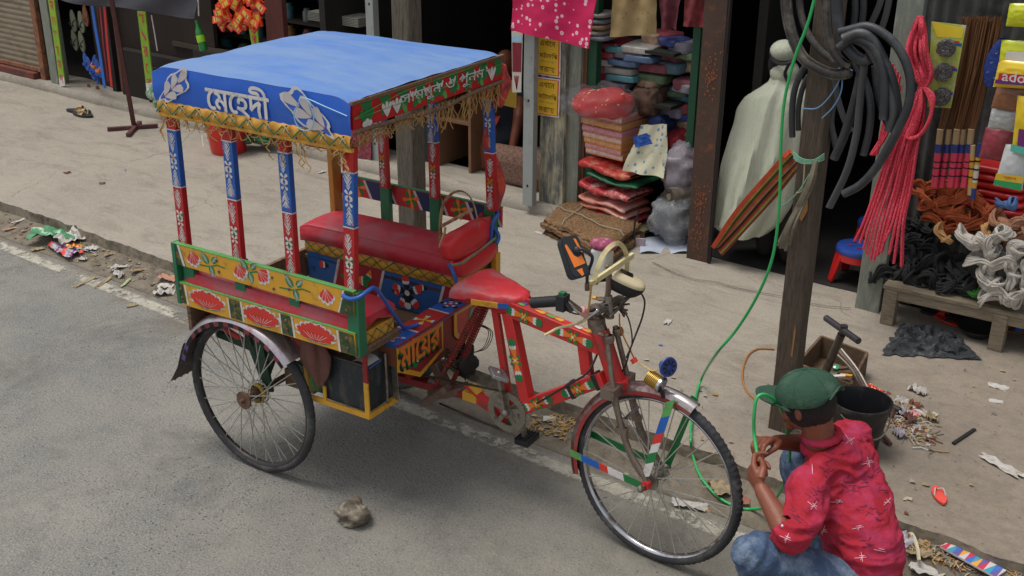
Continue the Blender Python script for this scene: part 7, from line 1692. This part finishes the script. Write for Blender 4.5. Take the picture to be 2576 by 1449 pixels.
for k in range(6):
    c=T(2500,420+20*k,5.95); bundle(c,.16,.08,.022,mat('red_plastic_sheets',(186,34,34),.4,var=.2,coat=.3),'folded_plastic','folded red plastic sheet in the stack behind the blue stick','plastic',amp=.008,seed=60+k,group='stack of red plastic sheets')
# bench
bn=thing('wooden_bench','low grey wooden bench loaded with rope and yarn hanks','bench',(-1.4,5.75,.12)); BW=mat('grey_bench_wood',(132,120,100),.85,var=.25,scale=6,stretch=(2,12,12),dirt=((96,84,68),.4,8))
b0=zf(2222,716,.345);b1=zf(2600,800,.345); zt=.345; bd_=(b1-b0).normalized(); bx_=Vector((-bd_.y,bd_.x,0))
g=MB().m(BW);
for k in range(3): g.beam(b0+bx_*(.07+.14*k)+V(0,0,-.012),b1+bx_*(.07+.14*k)+bd_*.3+V(0,0,-.012),.132,.024)
P2(g,'bench_top',bn,bevel=.003)
g=MB().m(BW); g.beam(b0+bx_*.02+bd_*.03+V(0,0,-.05),b1+bx_*.02+bd_*.2+V(0,0,-.05),.022,.05); P2(g,'apron',bn,bevel=.002)
for f_,o in ((.06,.03),(.06,.38),(.80,.03),(.80,.38)):
    p=b0.lerp(b1,f_)+bx_*o; g=MB().m(BW); g.box(p.x-.035,p.x+.035,p.y-.03,p.y+.03,.121,zt-.026); P2(g,'leg',bn,bevel=.003)
# yarn and rope hanks
def skein(c,d,L,w,mt,label,group,r=.005,n=13,seed=0,up=(0,0,1)):
    d=Vector(d).normalized(); u=Vector(up); s_=d.cross(u).normalized(); u=s_.cross(d); rs=random.Random(seed); g=MB().m(mt); c=Vector(c)
    for k in range(n):
        k1,k2,ph=rs.uniform(.55,1),rs.uniform(-1,1),rs.uniform(0,6.28); pts=[]
        for i in range(20):
            a=2*PI*i/20; x=math.cos(a)*L*.5*(.8+.2*k1); y=math.sin(a)*w*(.35+.65*k1)*(.5+.5*abs(math.cos(a)))+w*.12*k2; z=w*.5*k2*math.sin(a*1+ph*.3)+w*.35*math.sin(a*2+seed)
            pts.append(c+d*x+s_*y+u*z)
        g.tube(pts,r,5,closed=True)
    g.ball(c,(L*.3,w*.45,w*.35),10,6,rot=Matrix((d,s_,u)).transposed())
    g.tube([c+s_*w*.75*math.cos(a)+u*w*.6*math.sin(a)+d*L*.22 for a in [i*PI/5 for i in range(10)]],r*1.5,5,closed=True)
    solo(g,'yarn_hank',label,'yarn',(c.x,c.y,c.z),smooth=60,group=group)
BKY=mat('black_yarn',(36,37,38),.85,var=.4,scale=40); ORY=mat('rust_orange_yarn',(172,84,46),.85,var=.3,scale=40); WHY=mat('white_rope',(190,184,174),.85,var=.15,scale=40); BNY=mat('light_brown_rope',(166,118,92),.85,var=.2,scale=40); GNY=mat('green_rope',(60,130,50),.8,var=.2); BLY=mat('blue_rope',(80,110,160),.8,var=.2); TNY=mat('tan_yarn',(194,150,100),.85,var=.2)
rs=random.Random(5)
BP=[(2225,660),(2260,690),(2300,705),(2345,712),(2390,720),(2240,630),(2280,650),(2325,665),(2370,675),(2410,690),(2260,600),(2300,610),(2345,625),(2385,640),(2290,560),(2330,570),(2300,520),(2275,545),(2360,590),(2215,690),(2315,480),(2420,715)]
for k,(x,y) in enumerate(BP):
    z=.38+max(0,(712-y))*.0026; t=5.72+max(0,(700-y))*.0022
    skein(T(x,y,t),(rs.uniform(-1,1),rs.uniform(-.3,.3),rs.uniform(-.6,.6)),.16,.062,BKY,'black yarn hank in the heap on the left half of the bench','black yarn hanks',.0055,16,seed=k)
for k,(x,y) in enumerate(((2320,490),(2350,510),(2385,525),(2420,545),(2360,555),(2405,580),(2440,500),(2450,560),(2400,490),(2480,520),(2370,470))):
    skein(T(x,y,5.80-.0*k),(1,rs.uniform(-.3,.3),rs.uniform(-.7,.2)),.17,.06,ORY,'rust orange yarn hank on top of the black heap','rust orange yarn hanks',.0048,20,seed=k+50)
for k,(x,y) in enumerate(((2372,590),(2490,590))): skein(T(x,y,5.72),(.6,0,-.6),.12,.04,TNY,['tan yarn hank left of the white rope','tan yarn hank below the orange ones on the right'][k],'tan yarn hanks',.005,14,seed=k+70)
for k,(x,y,dx,dz) in enumerate(((2440,600,1,-.2),(2478,620,.8,-.5),(2510,600,.5,.8),(2470,660,.9,-.2),(2520,660,1,.1),(2555,700,.1,1),(2490,700,.8,-.5),(2530,735,1,-.3),(2570,740,.6,.8),(2500,745,.9,.3),(2560,640,.3,1),(2590,690,.3,1))):
    skein(T(x,y,5.66),(dx,rs.uniform(-.2,.2),dz),.15,.064,WHY,'white rope hank in the heap at the right end of the bench','white rope hanks',.0062,17,seed=k+90)
for k,(x,y) in enumerate(((2530,560),(2565,585),(2545,610),(2580,560))): skein(T(x,y,5.74),(.8,0,.5 if k%2 else -.3),.16,.066,BNY,'light brown rope hank above the white ones','light brown rope hanks',.0062,17,seed=k+120)
skein(T(2448,730,5.70),(1,0,-.3),.11,.035,GNY,'small green rope hank on the bench beside the white rope','coloured rope hanks',.006,10,seed=140); skein(T(2532,512,5.76),(1,0,.3),.10,.045,BLY,'blue rope hank above the light brown rope','coloured rope hanks',.006,12,seed=141)
# stools
def stool(c,label,s=1):
    st_=thing('plastic_stool',label,'stool',tuple(c),group='red and blue plastic stools'); x,y,z=c
    g=MB().m(mat('stool_blue',(44,76,160),.4,coat=.3)); g.lathe([(0,.215),(.10,.218),(.128,.212),(.135,.195),(.130,.180)],c,(0,0,1),32); g.m(mat('stool_hole_red',(140,40,60),.5))
    for a in range(5): g.lathe([(0,.2195),(.012,.2195)],(x+.055*math.cos(a*1.256),y+.055*math.sin(a*1.256),z),(0,0,1),10)
    P2(g,'seat',st_,smooth=50)
    g=MB().m(mat('stool_red',(196,34,34),.4,coat=.3)); g.lathe([(.128,.182),(.132,.14)],c,(0,0,1),32); P2(g,'skirt',st_,smooth=50)
    for a in range(4):
        an=PI/4+a*PI/2; p=Vector((x+.12*math.cos(an),y+.12*math.sin(an),z+.16)); q=Vector((x+.155*math.cos(an),y+.155*math.sin(an),z+.004)); g=MB().m(mat('stool_red',(0,0,0))); g.beam(p,q,.075,.018,(math.cos(an),math.sin(an),0),.05,.016); P2(g,'leg',st_,bevel=.003)
c=zf(2130,712,.118); stool(Vector((c.x+.02,c.y+.08,.117)),'red plastic stool with blue seat beside the plank post'); c=zf(2165,660,.118); stool(Vector((c.x+.02,c.y+.2,.117)),'second red and blue stool further back in the dark')
# tool box with pump
tb=thing('tool_box','open wooden tool box on the pavement behind the black bucket','box',tuple(zf(2090,920,.12))); BXW=mat('old_box_wood',(104,82,62),.9,var=.3,scale=6,dirt=((66,52,42),.5,9),bump=.3)
cs=[zf(x,y,.25) for x,y in ((2006,912),(2067,844),(2182,886),(2140,965))]
for i in range(4):
    a,b=cs[i],cs[(i+1)%4]; g=MB().m(BXW); g.beam(Vector((a.x,a.y,.19)),Vector((b.x,b.y,.19)),.014,.12); P2(g,'side',tb,bevel=.002)
g=MB().m(BXW); g.add([(p.x,p.y,.135) for p in cs],[(0,1,2,3)]); P2(g,'bottom',tb,smooth=0)
for k,(x,y,m_) in enumerate(((2085,945,STEEL),(2108,950,WHT),(2060,940,BLK),(2125,930,BXW),(2130,945,YEL))): g=MB().m(m_); c=zf(x,y,.16); g.beam(c-V(.03,.01,0),c+V(.03,rnd(-.03,.03),.01),.02,.012); solo(g,'hand_tool',['short steel tool','white plastic tool part','black tool handle','brown wood offcut','yellow tool part'][k]+' lying inside the tool box','tool',tuple(c),bevel=.002)
g=MB().m(mat('green_glass_glint',(30,150,110),.1,coat=1)); c=zf(2103,926,.17); g.lathe([(0,-.015),(.014,-.015),(.014,.012),(0,.014)],c,(.2,-.5,1),14); solo(g,'green_cap','small shiny green cap inside the tool box','cap',tuple(c),smooth=50)
pu=thing('foot_pump','dark metal bicycle pump with a T handle standing in the tool box','pump',tuple(zf(2066,955,.14))); top_=zf(2122,830,.52); bot_=zf(2064,965,.17)
g=MB().m(mat('dull_pump_tube',(98,90,82),.35,.6,dirt=((60,54,50),.4,14))); g.tube([bot_,bot_.lerp(top_,.92)],.019,14); g.tube([bot_.lerp(top_,.9),top_],.012,10); P2(g,'barrel',pu,smooth=50)
ha=top_+(zf(2078,800,.52)-zf(2122,830,.52)); hb_=top_+(zf(2160,858,.52)-zf(2122,830,.52)); g=MB().m(mat('black_pump_handle',(50,46,50),.5,coat=.2)); g.tube([ha,hb_],.0155,14); g.tube([top_-V(0,0,.012),top_+V(0,0,.022)],.018,12); P2(g,'handle',pu,smooth=50)
for k,((x0_,y0_),(x1_,y1_)) in enumerate((((2108,880),(2180,985)),((2116,878),(2190,990)),((2104,890),(2170,975)))):
    g=MB().m(STEEL if k else RUST); g.tube(bez([zf(x0_,y0_,.34),zf((x0_+x1_)/2+4,(y0_+y1_)/2-4,.30),zf(x1_,y1_,.24)],14),.007,6,flat=.6); solo(g,'metal_strip',['rusty metal strip leaning from the tool box over the bucket rim','longer steel strip leaning from the tool box','steel strip nearest the pump'][k],'metal strip',tuple(zf(x1_,y1_,.24)),smooth=50,group='metal strips leaning out of the tool box')
# bucket
bc=zf(2128,1152,.12); bc=Vector((bc.x+.0,bc.y+.10,.124)); bu2=thing('bucket','black bucket standing behind the crouching man','bucket',tuple(bc))
g=MB().m(mat('black_bucket_plastic',(30,31,34),.45,var=.3,dirt=((70,66,60),.3,9))); g.lathe([(0,0),(.085,0),(.092,.01),(.122,.215),(.130,.218),(.130,.235),(.121,.236),(.114,.20),(.086,.015),(0,.01)],bc,(0,0,1),36); P2(g,'bucket_body',bu2,smooth=50)
g=MB().m(STEEL); g.tube([bc+V(.126*math.cos(a),.126*math.sin(a),.21-.12*math.sin(max(0,(a+PI*.1)))*0-.10*math.cos((a+.6)*1.0)**2) for a in [-1.9+i*.17 for i in range(17)]],.0035,5); P2(g,'bail_handle',bu2)
# black rag
g=MB().m(mat('black_torn_rag',(48,50,54),.95,var=.5,scale=30,dirt=((96,98,100),.3,22),bump=.8,bscale=60))
rc=[zf(x,y,.12) for x,y in ((2215,895),(2265,818),(2400,842),(2470,908))]
def ragf(u,v):
    p=rc[0].lerp(rc[3],u).lerp(rc[1].lerp(rc[2],u),v); n1=noise.noise(Vector((u*9,v*7,1))); n2=noise.noise(Vector((u*24,v*20,5))); e=min(u,1-u,v,1-v)
    return (p.x+.03*noise.noise(Vector((v*9,u*9,3))),p.y+.03*noise.noise(Vector((u*11,2,v*9))),.128+.05*max(0,n1+.25)*min(1,e*9)+.028*max(0,n2)*min(1,e*9))
g.grid(ragf,80,50); solo(g,'rag','crumpled torn black rag on the pavement in front of the bench','rag',tuple((rc[0]+rc[2])/2),smooth=60)
for px,py,an,m1,m2,lab in ((2385,808,-.3,LRED,BLK,'red sandal lying in front under the bench'),(2360,792,.2,BSO,LRED,'black and red sandal further under the bench'),(2548,832,.5,BRS,BLU,'brown sandal under the right end of the bench')):
    sandal(zf(px,py,.126),.19,(math.cos(an),math.sin(an),0),(0,0,1),m1,m2,1,label=lab,group='sandals under the bench')
g=MB().m(mat('dark_metal_bowl',(56,58,58),.5,.3,var=.3)); c=zf(2450,850,.12)+V(0,.04,0); g.lathe([(0,.004),(.05,.006),(.10,.05),(.106,.052),(.055,0),(0,0)],c,(0,0,1),28); solo(g,'bowl','dark metal bowl on the pavement under the bench','bowl',tuple(c),smooth=60)
# ---------- litter ----------
def crumple(px,py,z,w,l,h,mt,label,cat='litter',name='paper_scrap',rot=None,group='litter',seed=None,colors=None):
    c=zf(px,py,z) if z>.05 else zg(px,py); z=c.z; rot=rnd(0,3.1) if rot is None else rot; sd=rnd(0,99) if seed is None else seed; g=MB().m(mt)
    def f(u,v):
        a=(u-.5)*l; b=(v-.5)*w; n_=noise.noise(Vector((u*5+sd,v*5,1))); n2=noise.noise(Vector((u*2+sd,v*2,9)))
        a*=1+.35*noise.noise(Vector((v*3,sd,2))); b*=1+.35*noise.noise(Vector((u*3,sd,6)))
        return (c.x+a*math.cos(rot)-b*math.sin(rot),c.y+a*math.sin(rot)+b*math.cos(rot),z+.004+h*max(0,.45+n_*.9+n2*.5))
    g.grid(f,14,12)
    if colors:
        nf=len(g.f)
        for k in range(nf):
            i=k%13; j=k//13; cc=colors[int((i*.6+j*.35+sd)%len(colors))]
            if cc not in g.ms: g.ms.append(cc)
            g.i[k]=g.ms.index(cc)
    return solo(g,name,label,cat,(c.x,c.y,z),smooth=60,group=group)
PW=mat('dirty_white_paper',(190,186,180),.8,dirt=((150,140,126),.4,20)); PC=mat('cardboard_scrap',(158,140,110),.9,dirt=((120,104,84),.4,16)); GP=mat('green_polythene',(70,140,92),.35,coat=.4,bump=.6); CP=mat('clear_polythene',(176,172,176),.25,coat=.5,bump=.6,dirt=((140,120,150),.4,20)); PKP=mat('pinkish_card',(176,130,108),.8)
crumple(140,600,0,.16,.34,.07,GP,'green crumpled polythene bag in the gutter litter','litter','plastic_bag',rot=.5); crumple(178,603,0,.17,.19,.06,PW,'dirty white plastic bag beside the green one','litter','plastic_bag',rot=-.4)
crumple(165,632,0,.12,.30,.035,CP,'clear and violet wrapper heap in front of the white bag','litter','wrapper',rot=-.2,colors=[CP,PU2,CP,LRED,CP]); crumple(188,622,0,.07,.12,.02,OR2,'orange and yellow wrapper in the gutter litter','litter','wrapper',rot=.2,colors=[OR2,YE2]); crumple(205,630,0,.035,.22,.012,NAVY,'dark blue and white carton strip in the gutter litter','litter','carton_scrap',rot=.25,colors=[NAVY,PW]); crumple(232,628,0,.06,.08,.02,PW,'white paper end right of the blue carton strip','litter',rot=.2)
for px,py,w,l,h,m_,lab in ((47,558,.03,.10,.008,PW,'small white scrap near the kerb at far left'),(32,576,.03,.12,.006,PKP,'pinkish card scrap at the far left'),(95,629,.04,.08,.012,PC,'small buff scrap left of the wrapper heap'),(208,655,.03,.06,.02,PW,'tiny white crumpled scrap below the wrapper heap'),(292,677,.05,.09,.02,PW,'white scrap left of the carton strip'),(310,673,.035,.13,.012,PW,'long white scrap near the buff strips'),(300,695,.05,.08,.03,PW,'bright white crumpled scrap above the buff strips'),(215,711,.03,.18,.006,PC,'left buff card strip at the gutter edge'),(262,711,.03,.17,.006,PC,'right buff card strip at the gutter edge'),(322,708,.02,.18,.006,mat('pale_green_strip',(170,180,140),.8),'pale green strip of card'),(276,642,.03,.07,.01,PC,'small tan scrap by the kerb'),(350,682,.04,.10,.012,PC,'tan paper scrap near the cart'),(425,702,.08,.13,.02,PKP,'pinkish brown paper by the cart corner'),(418,722,.05,.10,.012,PW,'white scrap under the cart corner'),(414,740,.07,.12,.03,PW,'bright white crumpled bag left of the rear mudguard'),(332,770,.035,.06,.006,PC,'lone buff scrap on the road left of the cart'),(170,436,.03,.05,.012,BRS,'brown leaf on the pavement'),(258,463,.025,.04,.012,BRS,'small brown leaf nearer the cart'),(316,430,.008,.03,.003,BLU,'tiny blue scrap on the pavement'),(810,434,.025,.07,.006,PW,'white scrap on the pavement behind the cart posts')):
    crumple(px,py,0 if (py>540 and px<600) else .12,w,l,h,m_,lab,group='litter along the gutter and pavement')
for px,py,w,l,h,m_,lab in ((1382,1056,.04,.06,.008,PW,'white paper bit in the straw heap beyond the pedal'),(1662,870,.012,.02,.003,BLU,'tiny bright blue scrap on the pavement'),(1610,977-2,.02,.03,.004,YEL,'tiny yellow scrap on the pavement'),(1680,812,.03,.07,.01,PW,'white scrap on the pavement behind the handlebar'),(1572,1030,.02,.04,.005,OR2,'tiny orange scrap beyond the front wheel'),(1868,1257,.06,.08,.01,mat('brick_scrap',(150,96,80),.9),'flat brick red scrap beyond the front tyre'),(1815,1230,.08,.11,.02,PC,'buff paper behind the front wheel spokes'),(1735,1275,.06,.14,.02,PW,'white and blue paper behind the spokes')):
    crumple(px,py,.12 if py<1030 else 0,w,l,h,m_,lab,group='small litter near the front wheel')
for px,py,w,l,h,m_,lab,rt in ((2285,1040,.05,.10,.02,PINK,'pink rubber piece at the end of the black tube',-.5),(2197,985,.05,.10,.02,OR2,'red and orange wrapper behind the bucket',-.4),(2510,975,.05,.09,.006,PW,'pale blot of paper on the pavement at the right',0),(2505,1012,.04,.06,.005,PW,'small pale scrap at the right',.3),(2520,1176,.05,.20,.012,PW,'long white foam piece at the right edge of the pavement',-.42),(2325,830,.04,.07,.006,PW,'pale scrap in front of the bench',0),(2218,788,.03,.05,.005,PW,'small white scrap beside the left bench leg',0),(2310,1390,.07,.10,.02,PC,'buff paper in the debris below the kerb',.3),(2262,1362,.08,.09,.03,CP,'grey crumpled polythene beside the man\'s back',.2),(2330,1440,.06,.12,.02,PW,'white scrap at the bottom edge right of the man',.2)):
    crumple(px,py,.12 if py<1250 else 0,w,l,h,m_,lab,rot=rt,group='litter on the right')
CT=[mat('geo_%d'%i,c_,.5) for i,c_ in enumerate(((196,60,80),(70,150,170),(110,90,150),(196,190,196),(70,110,190),(226,160,60)))]
g=MB(); c=zg(2440,1405); a_=zf(2378,1368,.085); b_q=zf(2518,1445,.085); d=(b_q-a_); L=d.length; d.normalize(); pl=Plane(a_,d,Vector((0,0,1)).cross(d)); g.m(CT[3]).prism(pl,[(0,-.035),(L,-.035),(L,.035),(0,.035)],-.004,.003)
for k in range(9): x=L*k/9; g.m(CT[k%6]).poly(pl,[(x,-.034),(x+L/9,-.034),(x+L/18,.034)],.0036); g.m(CT[(k+3)%6]).poly(pl,[(x+L/18,.034),(x+L/9,-.034),(x+L*1.5/9,.034)],.0040) if k<8 else None
solo(g,'carton','flattened carton with coloured triangles in the gutter at the bottom right','carton',tuple(c),smooth=0)
c=zf(2363,1248,.126); sandal(c,.13,(-.55,.8,0),(0,0,1),mat('coral_sole',(226,82,70),.6),PW,0,label='small coral red child sandal lying on the pavement at the right')
g=MB().m(RUBD); g.tube(bez([zf(2192,1000,.14),zf(2225,1015,.145),zf(2264,1034,.14)],12),.017,9); solo(g,'black_tube','short black tube lying behind the bucket','tube',tuple(zf(2225,1015,.12)),smooth=50)
g=MB().m(PW); g.beam(zf(2292,1022,.135),zf(2336,1050,.135),.022,.006); g.beam(zf(2336,1050,.135),zf(2356,1040,.14),.03,.006); solo(g,'plastic_bracket','white bent plastic bracket beside the pink rubber piece','bracket',tuple(zf(2320,1040,.125)))
g=MB().m(RUBD); g.beam(zf(2452,1080,.126),zf(2398,1116,.126),.014,.01); solo(g,'dark_stick','dark grey flat stick on the pavement right of the debris heap','stick',tuple(zf(2425,1098,.122)))
g=MB().m(BROWN); g.tube(bez([zf(2208,1045,.15),zf(2216,1085,.15),zf(2240,1118,.13)],12),.011,7); solo(g,'brown_tube','brown rubber tube beside the bucket','tube',tuple(zf(2240,1118,.12)),smooth=50)
g=MB().m(mat('dry_white_strip',(190,180,150),.8)); g.tube(bez([zf(2250,1318,.08),zf(2290,1340,.08),zf(2306,1372,.08),zf(2312,1410,.07)],16),.008,6,flat=.5); solo(g,'cane_strip','curved pale cane strip beside the man\'s back','cane',tuple(zf(2300,1360,.0)),smooth=50)
def twigs(name,n,area,z,label,mts,L=(.01,.05),r=(.0012,.003)):
    g=MB()
    for k in range(n):
        x,y=area(); c=zf(x,y,z) if z>.05 else zg(x,y); a=rnd(0,6.3); l=rnd(*L); g.m(random.choice(mts));
        if k%3: g.tube([c+V(0,0,.004),c+V(l*math.cos(a)*.5,l*math.sin(a)*.5,rnd(.004,.012)),c+V(l*math.cos(a+.4),l*math.sin(a+.4),.004)],rnd(*r),4)
        else:
            w=rnd(.006,.018); g.add([c+V(-w,-w*.6,.003),c+V(w,-w*.5,rnd(.003,.012)),c+V(w*.7,w*.8,.005),c+V(-w*.8,w*.6,rnd(.003,.014))],[(0,1,2,3)])
    o=g.build(name,smooth=0); o['kind']='stuff'; o['label']=label; o['category']='debris'; return o
DB=[PC,BRS,STRAW,mat('grey_bits',(120,112,100),.9),mat('pale_bits',(170,160,140),.9),PC]
twigs('straw_debris',130,lambda:(random.gauss(1405,45),random.gauss(1072,16)),0,'dry straw and chips heaped in the gutter beyond the pedal',[STRAW,mat('straw_pale',(176,156,120),.9),PC],(.02,.07))
twigs('gutter_debris',420,lambda:(lambda u:(u,562+.365*u+rnd(-30,26)))(rnd(0,1050)),0,'fine chips and dirt along the gutter',DB+[mat('dirt_bits',(110,96,80),.9)]*3,(.008,.04),(.0008,.002))
twigs('gutter_debris',420,lambda:(lambda u:(u,1316+.37*(u-2250)+rnd(-8,60)))(rnd(2235,2576)),0,'twigs and scraps in the gutter at the bottom right',DB,(.01,.06))
twigs('rubbish_heap',300,lambda:(lambda u,v:(2200+u*150,985+u*60+v*(70+30*u)))(rnd(0,1),rnd(0,1)),.12,'heap of leafy scraps right of the bucket',DB+[PW,BROWN],(.02,.07),(.002,.005))
twigs('pavement_grit',160,lambda:(rnd(1500,2576),rnd(900,1300)),.123,'fine grit on the pavement',DB,(.004,.012),(.0008,.0016))
for k in range(9):
    x,y=rnd(2215,2345),rnd(985,1110); crumple(x,y,.125,rnd(.03,.06),rnd(.04,.09),.03,[PC,PW,BROWN,CP,BRS][k%5],['tan','white','brown','clear','rusty brown'][k%5]+' scrap in the rubbish heap right of the bucket',group='scraps in the rubbish heap',seed=k)
# stone on the road
c=zf(876,1320,0); g=MB().m(mat('mottled_stone',(104,94,80),.7,var=.4,scale=16,dirt=((176,168,150),.45,12),bump=.7,bscale=14))
def rock(u,v):
    d=Vector((math.cos(2*PI*u)*math.sin(PI*v),math.sin(2*PI*u)*math.sin(PI*v),-math.cos(PI*v))); r=1+.38*noise.noise(d*1.6+Vector((3,1,4)))+.14*noise.noise(d*4)
    return (c.x+.062*d.x*r,c.y+.03+.066*d.y*r,max(.0,.040+.050*d.z*r))
g.grid(rock,40,26,True); solo(g,'stone','lone mottled brown stone lying on the road','stone',(c.x,c.y,0),smooth=30)
